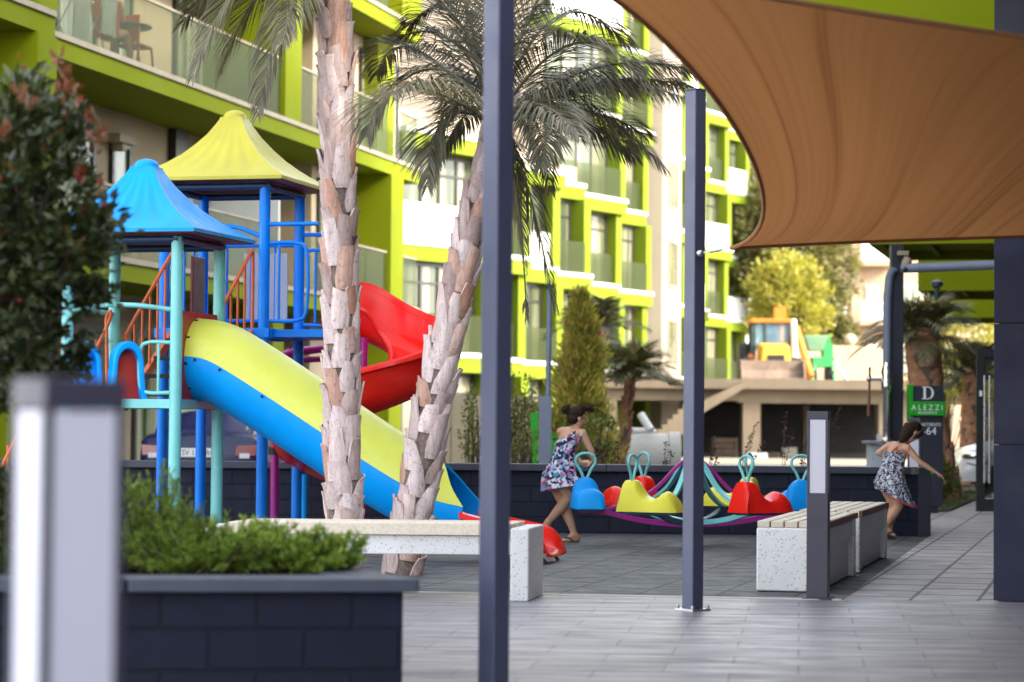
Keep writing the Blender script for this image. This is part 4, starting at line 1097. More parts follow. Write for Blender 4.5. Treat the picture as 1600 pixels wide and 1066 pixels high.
far_palm('small palm with a slim reddish trunk beyond the carousel, in front of the concrete ramp', Vector((px2x(962,40),40,0)), at(984,598,40), .075, .065, 21, 32, 1.1, ll=.32, lean=Vector((.03,0,0)))
far_palm('dark palm half hidden behind the yellowish cypress', Vector((px2x(934,48),48,0)), at(932,522,48), .14, .12, 22, 26, 1.25, 'frond', ll=.30)
far_palm('stout reddish palm behind the green and charcoal apartment sign', Vector((px2x(1478,37),37,0)), at(1441,532,37), .26, .24, 23, 34, 1.15, 'frond_far', Vector((-.06,0,0)), ll=.34)
far_palm('dark palm between the apartment sign and the open glass door', Vector((px2x(1510,45),45,0)), at(1522,592,45), .17, .16, 24, 30, 1.25, 'frond', ll=.32)
# ---------------------------------------------------------------- leafy things
def leaf_mesh(points, size, mat, name, parent, aspect=.45, seed=1, fold=.25, up=.3):
    R_ = random.Random(seed); m = MB()
    for (p, d) in points:
        d = Vector(d)+Vector((R_.gauss(0,.6),R_.gauss(0,.6),R_.gauss(0,.5)+up)); d.normalize()
        s = d.cross(Vector((R_.gauss(0,1),R_.gauss(0,1),R_.gauss(0,1)))); s = s.normalized() if s.length > 1e-4 else Vector((1,0,0)); n = d.cross(s)
        l = size*R_.uniform(.65,1.25); w = l*aspect*.5
        m.add([p, p+d*l*.45+s*w-n*w*fold, p+d*l*.45, p+d*l*.45-s*w-n*w*fold, p+d*l-n*l*.08], [(0,1,2),(0,2,3),(1,4,2),(2,4,3)])
    return m.build(name, mat, parent)
def branch_set(m, base, tips, r, R_):
    for tp in tips:
        mid = base.lerp(tp,.5)+Vector((R_.uniform(-.1,.1),R_.uniform(-.1,.1),.05))*(tp-base).length
        m.tube(bez([base, mid, tp], 7), [r*(1-.8*i/7) for i in range(8)], 6)
def clump_tree(name, label, cat, base, crown_c, crown_r, trunk_r, nclump, per, leaf, mat, seed, aspect=.5, group=None, extra=None, clump_r=.32, lo=-.8, trunk_mat='bark_dark', shell=.35):
    R_ = random.Random(seed); t = thing(name, label, cat, base, 0, group)
    c = Vector(crown_c); cl = []
    while len(cl) < nclump:
        q = Vector((R_.uniform(-1,1),R_.uniform(-1,1),R_.uniform(lo,1)))
        if shell < q.length < 1: cl.append(c+Vector((q.x*crown_r[0],q.y*crown_r[1],q.z*crown_r[2])))
    m = MB(); top = c-Vector((0,0,crown_r[2]*.3)); m.tube(bez([base, base.lerp(top,.5)+Vector((trunk_r*.8,0,0)), top],8), [trunk_r*(1-.5*i/8) for i in range(9)], 9)
    branch_set(m, top-Vector((0,0,crown_r[2]*.2)), cl[::max(1,nclump//26)], trunk_r*.4, R_)
    m.build('trunk', trunk_mat, t, smooth=50)
    pts = []
    for q in cl:
        rr = clump_r*R_.uniform(.6,1.35)*min(crown_r)
        for _ in range(int(per*R_.uniform(.6,1.3))):
            g = Vector((R_.gauss(0,.5),R_.gauss(0,.5),R_.gauss(0,.42)))*rr; p = q+g; pts.append((p,(p-c).normalized()*.6))
    leaf_mesh(pts, leaf, mat, 'crown', t, aspect, seed+1)
    if extra: extra(t, cl, R_)
    return t
def red_tips(t, cl, R_):
    pts = []; c = Vector((px2x(60,9.75),9.75,1.95))
    for q in cl:
        if R_.random() < .34:
            d = (q-c).normalized(); o = q+d*.03
            for _ in range(R_.randint(3,8)): pts.append((o+Vector((R_.gauss(0,.03),R_.gauss(0,.03),R_.gauss(0,.05)+.03)), d+Vector((0,0,.7))))
    for (px,py,d_) in ((91,95,9.6),(100,120,9.6),(110,135,9.6),(95,150,9.6),(120,155,9.7),(40,165,9.4),(30,150,9.4),(12,215,9.4),(140,190,9.7),(150,235,9.7),(48,160,9.5),(120,275,9.6),(152,220,9.6)):
        o = at(px,py,d_)
        for _ in range(9): pts.append((o+Vector((R_.gauss(0,.012),R_.gauss(0,.02),R_.gauss(0,.022))), (R_.gauss(0,.3),0,.9)))
    leaf_mesh(pts, .055, 'photinia_red', 'red_leaves', t, .42, 5)
phb = Vector((px2x(45,9.9),9.9,.47))
pc = at(30, 385, 9.75)
ph = clump_tree('photinia_tree', 'dark glossy leaved photinia with red young shoots at the left edge of the planter', 'shrub', phb, pc, (.33,.42,.67), .03, 150, 62, .060, 'photinia', 31, .48, None, red_tips, .26, -1.0, shell=.2)
# lower skirt of foliage at the far left
R2_ = random.Random(8); pts = []
for _ in range(900):
    px, py = R2_.uniform(-30,26), R2_.uniform(735,905); p = at(px,py,9.6+R2_.uniform(-.3,.3)); pts.append((p,(0,-.3,.3)))
t = thing('photinia_shrub', 'low dark shrub at the bottom left corner behind the white panelled bollard', 'shrub', Vector((px2x(0,9.7),9.7,.47)))
leaf_mesh(pts, .055, 'photinia', 'foliage', t, .48, 77)
m = MB(); branch_set(m, Vector((px2x(0,9.7),9.7,.46)), [at(-10+q*8,760+10*q,9.7) for q in range(4)], .008, R2_); m.build('stem', 'bark_dark', t)
# junipers in the planter
def juniper(label, base, r, h, seed, n=110, tip=None):
    R_ = random.Random(seed); t = thing('juniper_shrub', label, 'juniper', base, 0, 'junipers in the planter'); m = MB(); st = MB()
    for k in range(n):
        a = R_.uniform(0,2*PI); rr = math.sqrt(R_.random()); d = Vector((math.cos(a)*rr*r[0], math.sin(a)*rr*r[1], 0))
        end = base+d+Vector((0,0,h*(.30+.85*R_.random())*(1-.42*rr))); s = base+d*.35
        P = bez([s, s.lerp(end,.5)+Vector((0,0,h*.12)), end], 8); st.tube(P[::2], [.004,.003,.003,.002,.001], 4)
        dirn = (end-s).normalized()
        for q in range(46):
            f = R_.uniform(.25,1.02); i = min(7,int(f*8)); p = P[i].lerp(P[i+1], min(1,f*8-i)); 
            dd = (dirn*.8+Vector((R_.gauss(0,.55),R_.gauss(0,.55),R_.gauss(0.15,.4)))).normalized(); l = R_.uniform(.02,.055)*(1.15-.4*f)
            w = dd.cross(Vector((R_.gauss(0,1),R_.gauss(0,1),R_.gauss(0,1)))).normalized()*R_.uniform(.0022,.0042)
            m.add([p-w*.5,p+w*.5,p+dd*l*.6+w,p+dd*l*.6-w,p+dd*l], [(0,1,2,3),(3,2,4)])
    st.build('stem', 'bark_dark', t); m.build('foliage', 'juniper', t); return t
jz = .47
juniper('tall juniper tuft rising beside the white panelled bollard', Vector((px2x(232,10.0),10.0,jz)), (.22,.26), .47, 41, 84)
juniper('brownish juniper tip in front of the teal and blue posts', Vector((px2x(292,9.9),9.9,jz)), (.14,.2), .36, 46, 46)
juniper('low bushy juniper in the middle of the planter', Vector((px2x(330,9.75),9.75,jz)), (.42,.34), .25, 42, 170)
juniper('bright green juniper behind the coping, left of the planter corner', Vector((px2x(455,9.72),9.72,jz)), (.30,.28), .22, 43, 120)
juniper('juniper at the right corner of the planter in front of the white bench', Vector((px2x(520,9.8),9.8,jz)), (.17,.24), .22, 44, 80)
juniper('juniper mostly hidden behind the white panelled bollard', Vector((px2x(150,9.9),9.9,jz)), (.35,.32), .26, 45, 90)
juniper('juniper at the back of the planter near its right end', Vector((px2x(395,10.5),10.5,jz)), (.30,.25), .24, 47, 90)
# cypress
def cypress(label, base, h, r, seed, n, mat='cypress'):
    R_ = random.Random(seed); t = thing('cypress_tree', label, 'conifer', base); m = MB()
    st = MB(); st.tube([base, base+Vector((0,0,h*.92))], [.06,.01], 8); st.build('trunk', 'bark_dark', t)
    for k in range(n):
        f = R_.random()**.85; a = R_.uniform(0,2*PI); rr = r*(1-f)**.65*(.55+.55*R_.random())*(1+.30*math.sin(11*f+3*a)+.12*math.sin(23*f-5*a)); b0 = base+Vector((0,0,h*f))
        e = b0+Vector((math.cos(a)*rr, math.sin(a)*rr, .12+.35*rr))
        for q in range(16):
            p = b0.lerp(e, R_.uniform(.45,1.05))+Vector((R_.gauss(0,.035),R_.gauss(0,.035),R_.gauss(0,.05)))
            d = Vector((math.cos(a)*.5+R_.gauss(0,.35), math.sin(a)*.5+R_.gauss(0,.35), .9)).normalized(); l = R_.uniform(.05,.16); w = d.orthogonal().normalized()*.016
            w.rotate(Quaternion(d, R_.uniform(0,PI))); m.add([p-w*.6,p+w*.6,p+d*l*.55+w,p+d*l*.55-w,p+d*l], [(0,1,2,3),(3,2,4)])
    m.build('crown', mat, t); return t
cypress('yellowish green cypress standing behind the girl in the floral dress', Vector((px2x(906,38),38,0)), 3.0, .56, 51, 1500)
# sunlit shrubs
def shrub(label, c, r, n, leaf, mat, seed, name='shrub'):
    R_ = random.Random(seed); t = thing(name, label, 'shrub', Vector((c.x,c.y,0))); pts = []
    cl = [Vector((R_.gauss(0,.45)*r[0],R_.gauss(0,.45)*r[1],R_.uniform(-.8,.9)*r[2])) for _ in range(26)]
    m = MB(); branch_set(m, Vector((c.x,c.y,0)), [c+q for q in cl[::2]], .02, R_); m.build('stem', 'bark_dark', t)
    for _ in range(n):
        q = R_.choice(cl); p = c+q+Vector((R_.gauss(0,.16)*r[0],R_.gauss(0,.16)*r[1],R_.gauss(0,.16)*r[2])); pts.append((p,(q.x,q.y,q.z+.2)))
    leaf_mesh(pts, leaf, mat, 'foliage', t, .5, seed+3); return t
shrub('loose sunlit shrub left of the slim grey lamp post', at(812,655,33), (.34,.3,.55), 1500, .06, 'shrub', 61)
shrub('small drooping green shrub against the cream garden wall', at(738,665,34), (.17,.2,.5), 800, .055, 'shrub', 62)
shrub('low flowering shrub at the foot of the slim grey lamp post', at(825,705,30), (.25,.2,.22), 500, .05, 'shrub', 63)
shrub('dull green shrub at the foot of the stout reddish palm', at(1468,752,34.5), (.36,.3,.32), 1500, .06, 'shrub', 64)
shrub('yellow sunlit shrub behind the palms on the right', at(1480,560,60), (1.35,1.0,1.3), 4200, .16, 'tree_yellow', 65)
shrub('yellow bush beyond the green drain side balconies', at(1546,540,66), (.6,1.0,1.5), 1800, .16, 'tree_yellow', 66)
shrub('bushy green shrub just behind the wall near the small palm', at(915,690,30), (.32,.3,.35), 1100, .06, 'shrub', 67)
# background trees
b_ = at(1235,600,112); clump_tree('broadleaf_tree', 'big olive coloured tree rising behind the yellow digger', 'tree', Vector((b_.x,112,0)), at(1238,405,112), (2.9,2.2,4.1), .25, 260, 70, .30, 'tree_dark', 71, .5, None, None, .26, -1.0)
b_ = at(1232,600,100); clump_tree('yellow_tree', 'bright yellow green tree right behind the yellow digger', 'tree', Vector((b_.x,100,0)), at(1232,480,100), (1.7,1.3,2.2), .14, 170, 64, .22, 'tree_yellow', 72, .5, None, None, .28, -1.0)
b_ = at(1312,600,104); clump_tree('small_conifer', 'dark bushy conifer in front of the peach building', 'tree', Vector((b_.x,104,0)), at(1308,545,104), (.95,.8,1.6), .1, 100, 60, .20, 'tree_dark', 73, .4, None, None, .3, -1.0)
b_ = at(1165,560,118); clump_tree('broadleaf_tree', 'olive tree at the right end of the green apartment block', 'tree', Vector((b_.x,118,0)), at(1182,345,118), (1.9,1.6,3.0), .2, 160, 64, .30, 'tree_dark', 74, .5, None, None, .3, -1.0)
# thin dry sprigs in the bed behind the wall
def sprig(px, py, top, seed, label):
    R_ = random.Random(seed); d = 25.2+R_.uniform(-.3,.5); b0 = Vector((px2x(px,d),d,.48)); tp = at(top[0],top[1],d); t = thing('sprig_plant', label, 'plant', b0, 0, 'thin dry sprigs behind the wall')
    m = MB(); lf_ = []
    for k in range(3):
        e = tp+Vector((R_.gauss(0,.05)*(k>0),R_.gauss(0,.05),-.10*k)); P = bez([b0, b0.lerp(e,.6)+Vector((R_.gauss(0,.03),0,.03)), e], 10); m.tube(P[::2], .0028, 4)
        for q in range(30):
            f = R_.uniform(.35,1.0); i = min(9,int(f*10)); p = P[i].lerp(P[i+1], f*10-i); lf_.append((p+Vector((R_.gauss(0,.012),R_.gauss(0,.012),0)),(R_.gauss(0,1),0,.2)))
    m.build('stem', 'bark_dark', t); leaf_mesh(lf_, .030, 'sprig', 'leaves', t, .6, seed); return t
for i, (px,py,tx,ty,lb) in enumerate(((1040,726,1042,690,'dry sprig in front of the pale concrete pipe'),(968,726,965,690,'dry sprig at the foot of the small slim palm'),(935,726,938,678,'pale dry sprig right of the girl in the floral dress'),(823,726,818,665,'reddish sprig at the foot of the slim lamp post'),(752,726,748,675,'dry sprig by the cream garden wall'),(1108,726,1118,684,'spreading dry sprig above the carousel'),(1150,728,1182,660,'leaning sprig across the concrete pillar'),(1222,728,1232,645,'tall dark sprig in front of the garage opening'),(1262,728,1312,636,'long sprig arching over the right bollard light'),(1250,728,1262,678,'short sprig left of the right bollard light'))):
    sprig(px, py, (tx,ty), 300+i, lb)
# strip of lawn by the walkway
R3 = random.Random(9); b = MB()
gp = [Vector((4.95,30.5,0)),Vector((5.72,31.6,0)),Vector((8.15,41,0)),Vector((6.2,41,0)),Vector((5.0,33.0,0))]
lb_ = MB(); lb_.prism([p.xy for p in gp], -.02, .012); o = lb_.build('lawn_soil', 'soil'); struct(o)
for _ in range(9000):
    q = Vector((R3.uniform(4.6,8.6),R3.uniform(25.4,41),.01)); ins = False; j = len(gp)-1
    for i in range(len(gp)):
        if (gp[i].y > q.y) != (gp[j].y > q.y) and q.x < (gp[j].x-gp[i].x)*(q.y-gp[i].y)/(gp[j].y-gp[i].y)+gp[i].x: ins = not ins
        j = i
    if not ins: continue
    h = R3.uniform(.03,.10); d = Vector((R3.gauss(0,.03),R3.gauss(0,.03),h)); w = Vector((R3.gauss(0,1),R3.gauss(0,1),0)).normalized()*.006
    b.add([q-w,q+w,q+d], [(0,1,2)])
tag(b.build('lawn_grass', 'grass'), 'short green grass beside the slab walkway on the right', 'grass', None, 'stuff')
# ---------------------------------------------------------------- buildings
def part_box(mb, O, s0, s1, o0, o1, z0, z1):
    """box in a facade frame: s along V, o out along U"""
    mb.hexa([O+V*s0+U*o0+Z*z0, O+V*s0+U*o1+Z*z0, O+V*s1+U*o1+Z*z0, O+V*s1+U*o0+Z*z0],[O+V*s0+U*o0+Z*z1, O+V*s0+U*o1+Z*z1, O+V*s1+U*o1+Z*z1, O+V*s1+U*o0+Z*z1]); return mb
def window(parent, O, s0, s1, o, z0, z1, mull=2, transom=.72, fr=.09, pane='pane', frame='frame_dark'):
    m = MB(); d0, d1 = o, o+.07
    part_box(m,O,s0,s1,d0,d1,z0,z0+fr); part_box(m,O,s0,s1,d0,d1,z1-fr,z1)
    for k in range(mull+1):
        s = s0+(s1-s0-fr)*k/mull; part_box(m,O,s,s+fr,d0+.002,d1+.003,z0+fr,z1-fr)
    if transom: zt = z0+(z1-z0)*transom; part_box(m,O,s0+fr,s1-fr,d0+.004,d1-.004,zt,zt+fr*.8)
    f = m.build('window', frame, parent)
    m = MB(); part_box(m,O,s0+.02,s1-.02,o+.01,o+.03,z0+.02,z1-.02); m.build('pane', pane, f)
    return f
# ---- left block
L1 = Vector((-6.5,34.8,0))
blk = thing('apartment_building', 'lime green and cream apartment block with glass balconies rising behind the play towers', 'building', L1)
m = MB(); part_box(m,L1,-12,21.5,-11,-1.6,0,16.5); m.build('wall', 'cream_wall', blk)
lev = [3.58, 6.65, 9.72, 12.79]
for z in lev:
    # main slab with the lime fascia, projecting left bay
    m = MB(); part_box(m,L1,-1.88,18.4,-1.6,0,z-.36,z-.085); part_box(m,L1,-9,-1.9,-1.6,.72,z-.36,z-.085); fas = m.build('balcony_slab', 'lime_wall', blk)
    m = MB(); part_box(m,L1,-1.86,18.38,-1.58,.035,z-.083,z); part_box(m,L1,-9,-1.92,-1.58,.755,z-.083,z); m.build('slab_edge', 'cream_trim', fas)
# fins and columns
def fin(s0, s1, z0, z1, o0=-1.6, o1=.02):
    m = MB(); part_box(m,L1,s0,s1,o0,o1,z0,z1); m.build('lime_fin', 'lime_wall', blk)
fin(-2.5,-1.89,0,3.215,-1.6,.75); fin(-2.5,-1.89,3.585,6.285,-1.6,.75); fin(-2.5,-1.89,6.655,9.355,-1.6,.75)
fin(9.5,10.4,6.655,9.355); fin(9.5,10.4,9.725,12.4)
fin(16.2,17.1,0,3.215); fin(16.2,17.1,3.585,6.285,-1.6,.03); fin(17.2,18.4,6.655,9.355,-1.6,-.6); fin(16.9,18.4,9.725,12.4)
fin(9.6,10.2,0,3.215,-1.6,-.2)
# glass balustrades with rails
for z in lev[:3]:
    for (s0,s1,o) in ((-1.8,9.4,-.05),(10.5,16.1,-.05),(17.15,18.35,-.05),(-9,-2.55,.66)):
        if z == lev[1] and s0 == 17.15: pass
        m = MB(); k = max(1,round((s1-s0)/1.6))
        for q in range(k): part_box(m,L1,s0+(s1-s0)*q/k+.012,s0+(s1-s0)*(q+1)/k-.012,o-.008,o+.008,z+.02,z+1.04)
        g = m.build('balustrade', 'glass_rail', blk)
        m = MB(); part_box(m,L1,s0,s1,o-.025,o+.025,z+1.045,z+1.085); m.build('handrail', 'cream_trim', g)
# side partition between balconies
for z in lev[:3]:
    m = MB(); part_box(m,L1,9.55,9.62,-1.58,-.1,z+.001,z+1.9); m.build('partition', 'glass_frost', blk)
# windows and doors
W = [(-8,-5.5),(-5.0,-2.7),(-.6,.6),(1.6,4.6),(5.3,6.1),(8.0,13.6)]
m = MB(); part_box(m,L1,13.9,19.9,-1.62,-.95,0,16.4); m.build('bay_wall','cream_wall',blk)
for z in lev[:3]:
    for k,(s0,s1) in enumerate(W):
        if k == 4: window(blk,L1,s0,s1,-1.60,z+.5,z+2.2,1,0)
        else: window(blk,L1,s0,s1,-1.60,z+.02,z+2.45,2 if s1-s0 < 3.5 else 3,.74)
    window(blk,L1,14.2,16.0,-.95,z+.02,z+2.45,1,.74); window(blk,L1,16.9,19.7,-.95,z+.02,z+2.45,1,.74)
for (s0,s1) in ((-6,-3),(6.4,9.2),(12,15)):
    window(blk,L1,s0,s1,-1.60,.3,2.6,2,.74)
m = MB(); part_box(m,L1,-12,21.5,-1.6,-1.52,0,.29); m.build('plinth', 'concrete', blk)
# dark recess under the first slab: storage doors
m = MB(); part_box(m,L1,.6,5.4,-1.6,-1.5,.30,2.7); m.build('garage_door', plain('taupe_panel',(.16,.14,.12),.7,.1,2), blk)
m = MB(); part_box(m,L1,5.05,5.75,-1.58,-1.3,5.72,5.86); part_box(m,L1,5.3,5.5,-1.58,-1.36,5.6,5.72); m.build('wall_lamp', 'cream_trim', blk)
m = MB(); part_box(m,L1,7.9,8.5,-1.6,-1.45,3.585,6.28); m.build('dark_pilaster', 'frame_dark', blk)
# balcony furniture on the second level
z = 6.65
def L1p(s,o,h): return L1+V*s+U*o+Z*(z+h)
rack = thing('drying_rack', 'folding laundry rack hung with pale towels on the top left balcony', 'drying rack', L1p(1.9,-.6,0))
m = MB()
for o_ in (-.95,-.35):
    m.tube([L1p(1.35,o_,.0),L1p(2.35,o_,1.0)],.012,6); m.tube([L1p(2.35,o_,.0),L1p(1.35,o_,1.0)],.012,6)
for k in range(6): m.tube([L1p(1.2+k*.26,-.98,1.0),L1p(1.2+k*.26,-.3,1.0)],.008,6)
m.tube([L1p(1.1,-.3,1.0),L1p(2.6,-.3,1.0)],.012,6); m.build('frame', 'steel', rack)
def cloth(s0,s1,o,h0,h1,name='towel'):
    m = MB(); m.grid(10,8,lambda u,v: L1p(s0+(s1-s0)*u, o+.02*math.sin(9*u+3*v), h1+(h0-h1)*v)); m.grid(10,8,lambda u,v: L1p(s0+(s1-s0)*u, o+.012+.02*math.sin(9*u+3*v), h1+(h0-h1)*v)); return m
tw = cloth(1.85,2.5,-.29,.35,1.02).build('towel','towel',smooth=60); tag(tw,'pale towel hanging from the front of the laundry rack','towel',None)
tw = cloth(.95,1.62,-.33,.02,1.45).build('towel','towel',smooth=60); tag(tw,'long pale cloth hanging at the left of the laundry rack','towel')
tb_ = thing('balcony_table', 'small dark green table on the top left balcony', 'table', L1p(3.6,-.62,0))
m = MB(); m.lathe(L1p(3.6,-.62,.70),[(.42,0),(.44,.012),(.44,.03),(.42,.04)],24); m.build('table_top','green_table',tb_,smooth=40)
for a in (0,1.57,3.14,4.71):
    m = MB(); m.tube([L1p(3.6+.28*math.cos(a),-.62+.28*math.sin(a),0),L1p(3.6+.2*math.cos(a),-.62+.2*math.sin(a),.70)],.014,6); m.build('leg','green_table',tb_)
m = MB(); m.lathe(L1p(3.55,-.6,.742),[(.05,0),(.09,.02),(.10,.055),(.06,.075),(.02,.08)],14); tag(m.build('food_bowl','white_paint',smooth=50),'small white bowl on the dark green balcony table','bowl')
ch = thing('garden_chair', 'red plastic garden chair beside the dark green balcony table', 'chair', L1p(3.9,-.5,0))
m = MB(); part_box(m,L1+Z*z,3.5,4.0,-.75,-.3,.40,.44); m.build('seat','red_cloth',ch,bevel=.01)
m = MB(); part_box(m,L1+Z*z,3.42,3.47,-.75,-.3,.44,.88); m.build('backrest','red_cloth',ch,bevel=.01)
for s_,o_ in ((3.5,-.73),(3.5,-.33),(4.0,-.73),(4.0,-.33)):
    m = MB(); m.tube([L1p(s_,o_,.42),L1p(s_+(.12 if s_>3.7 else -.1),o_,0)],.02,6); m.build('leg','red_cloth',ch)
# ---- far block
O2 = Vector((-2.42,63.0,0))
fb = thing('apartment_building', 'long lime green apartment block with white sawtooth balconies receding behind the palms', 'building', O2)
HZ = 2.95
m = MB(); part_box(m,O2,0,16.5,-12,-1.9,0,9.6); part_box(m,O2,16.6,51.5,-12,-1.9,0,22.5); m.build('wall', 'cream_far', fb)
m = MB(); part_box(m,O2,26.95,30.9,-1.6,1.45,0,22.5); m.build('cream_pier', 'cream_far', fb)
bays = [(0.4,8,3),(8.4,16.3,3),(17,26.8,7),(31.2,39.6,7),(40.4,51.2,7)]
def face_box(mb, P0, D, Nn, a0, a1, n0, n1, z0, z1):
    mb.hexa([P0+D*a0+Nn*n0+Z*z0,P0+D*a0+Nn*n1+Z*z0,P0+D*a1+Nn*n1+Z*z0,P0+D*a1+Nn*n0+Z*z0],[P0+D*a0+Nn*n0+Z*z1,P0+D*a0+Nn*n1+Z*z1,P0+D*a1+Nn*n1+Z*z1,P0+D*a1+Nn*n0+Z*z1]); return mb
whites = ((0,0,2),(3,1,2),(3,1,3),(3,1,5),(4,1,2),(4,0,3),(4,1,4),(3,0,4),(2,0,5),(4,1,6),(3,1,6),(1,0,2))
for bi,(s0,s1,nf) in enumerate(bays):
    mid = (s0+s1)/2
    for hb,(sa,sb) in enumerate(((s0,mid),(mid,s1))):
        P0 = O2+V*sa+U*(-1.0); P1 = O2+V*sb+U*.55; D = (P1-P0); L = D.length; D.normalize(); Nn = Vector((D.y,-D.x,0))
        m = MB(); m.prism([p.xy for p in (P0-U*1.2,P0,P1,P1-U*2.75)][::-1],0,HZ*nf+(1.2 if bi > 1 else .6)); m.build('tooth_wall','cream_far',fb)
        for k in range(0,nf+1):
            z = HZ*k
            if k:
                pr = .62 if (k+hb) % 2 else .34
                m = MB(); face_box(m,P0,D,Nn,-.1,L+.02,-.3,pr,z-.50,z-.10); sl = m.build('balcony_slab','lime_far',fb)
                m = MB(); face_box(m,P0,D,Nn,-.09,L+.03,-.28,pr+.05,z-.098,z+.03); m.build('slab_edge','white_paint',sl)
                if k < nf:
                    m = MB(); w_ = (bi,hb,k) in whites; face_box(m,P0,D,Nn,.0,L-.32,pr-.06,pr-.03,z+.032,z+1.05); m.build('balustrade','white_paint' if w_ else 'glass_rail',fb)
            if k < nf:
                m = MB(); face_box(m,P0,D,Nn,L-.36,L+.015,.002,.56 if (k+hb)%2 else .42,z+.031,z+HZ-.502); m.build('lime_column','lime_far',fb)
                fr = .085; z0, z1 = z+.04, z+2.42; m = MB(); x0, x1 = .5, L-.42
                face_box(m,P0,D,Nn,x0,x1,.0,.07,z0,z0+fr); face_box(m,P0,D,Nn,x0,x1,.0,.07,z1-fr,z1)
                for q in range(5): xx = x0+(x1-x0-fr)*q/4; face_box(m,P0,D,Nn,xx,xx+fr,.002,.075,z0+fr,z1-fr)
                face_box(m,P0,D,Nn,x0+fr,x1-fr,.004,.066,z0+(z1-z0)*.76,z0+(z1-z0)*.76+.07)
                f = m.build('window','frame_dark',fb); m = MB(); face_box(m,P0,D,Nn,x0+.02,x1-.02,.005,.03,z0+.02,z1-.02); m.build('pane','pane_far',f)
for k in range(1,7):
    window(fb,O2,28.0,29.9,1.45,HZ*k+.3,HZ*k+2.1,1,0,.1,'pane_far','cream_trim')
# white apartment of the first level bay seen left of the leaning palm gets a white parapet already above
# ---- right building, dark clad base, lime balconies; its wing runs back past the camera
RC = Vector((3.05,15.3,0))
rb = thing('apartment_building', 'dark clad building with lime green balconies along the right side of the walkway', 'building', RC)
def rpoly(pts): return [(RC+V*a+U*b_).xy for a,b_ in pts]
m = MB(); m.prism(rpoly([(0,0),(28,0),(28,14),(0,14)][::-1]), 3.48, 16.5); m.prism(rpoly([(-25,3.3),(-.004,3.3),(-.004,14),(-25,14)][::-1]), 0, 7.4); m.prism(rpoly([(28.01,0),(44,0),(44,14),(28.01,14)][::-1]), 3.48, 6.8)
m.build('wall', 'pole_dark', rb)
m = MB(); m.prism(rpoly([(0.03,.03),(44,.03),(44,14),(.03,14)][::-1]), 0, 3.47); m.build('ground_storey', 'pole_dark', rb)
# cladding panels on the corner facing the terrace, with open joints
m = MB(); zs = [0.005,.990,1.756,2.52,3.28]
for i in range(4):
    for k in range(3):
        a0 = k*.86; off = .43 if i % 2 else 0
        x0, x1 = max(0,a0-off), min(3.29,a0+.86-off)
        m.hexa([RC+U*(x0+.003)+V*0+Z*(zs[i]+.004),RC+U*(x1-.003)+Z*(zs[i]+.004),RC+U*(x1-.003)+V*.025+Z*(zs[i]+.004),RC+U*(x0+.003)+V*.025+Z*(zs[i]+.004)] if False else [RC+U*(x0+.003)-V*.03+Z*(zs[i]+.004),RC+U*(x1-.003)-V*.03+Z*(zs[i]+.004),RC+U*(x1-.003)-V*.004+Z*(zs[i]+.004),RC+U*(x0+.003)-V*.004+Z*(zs[i]+.004)],
               [RC+U*(x0+.003)-V*.03+Z*(zs[i+1]-.004),RC+U*(x1-.003)-V*.03+Z*(zs[i+1]-.004),RC+U*(x1-.003)-V*.004+Z*(zs[i+1]-.004),RC+U*(x0+.003)-V*.004+Z*(zs[i+1]-.004)])
m.build('cladding_panel', plain('indigo_cladding',(.017,.020,.050),.5,.12,2.5,.05,dirt=.2,spec=.3), rb, bevel=.002)
# projecting lime balconies
Bc = [Vector((2.44,21.4,0)), Vector((4.9,32.0,0)), Vector((7.36,42.8,0)), Vector((9.62,53.3,0))]
for q in Bc:
    Lb = 2.9
    m = MB(); P = lambda u_,v_,zz: q+U*u_+V*v_+Z*zz
    def pb(m,u0,u1,v0,v1,z0,z1): m.hexa([P(u0,v0,z0),P(u1,v0,z0),P(u1,v1,z0),P(u0,v1,z0)],[P(u0,v0,z1),P(u1,v0,z1),P(u1,v1,z1),P(u0,v1,z1)])
    w_ = 2.05
    pb(m,0,w_,0,Lb,3.62,3.80); s_ = m.build('balcony', 'lime_wall', rb)
    m = MB(); pb(m,0,w_,-.16,-.002,3.5,5.0); pb(m,-.16,-.002,-.16,Lb+.16,3.5,5.0); pb(m,0,w_,Lb+.002,Lb+.16,3.5,5.0); m.build('parapet', 'lime_wall', s_)
    m = MB(); pb(m,.5,.58,.0,Lb,3.55,3.618); m.build('soffit_strip', 'lime_wall', s_)
m = MB(); m.prism(rpoly([(-9,-.55),(-.7,-.55),(-.7,3.28),(-9,3.28)][::-1]), 4.05, 4.4); m.build('added_shade_slab', 'lime_wall', rb)  # overhead slab added out of view to darken the sail's right end and paving
# windows of the wall facing the walkway, between the balconies
for a0 in (2,6,9,13,17,20,24):
    for zf in (5.2,8.3,11.4,14.5): 
        m = None
        f = MB(); 
        for (x0,x1,z0,z1) in ((a0,a0+2.2,zf,zf+.1),(a0,a0+2.2,zf+1.7,zf+1.8),(a0,a0+.1,zf+.1,zf+1.7),(a0+2.1,a0+2.2,zf+.1,zf+1.7)): part_box(f,RC,x0,x1,-.05,-.002,z0,z1)
        o = f.build('window','white_paint',rb); f = MB(); part_box(f,RC,a0+.1,a0+2.1,-.02,-.002,zf+.1,zf+1.7); f.build('pane','pane',o)
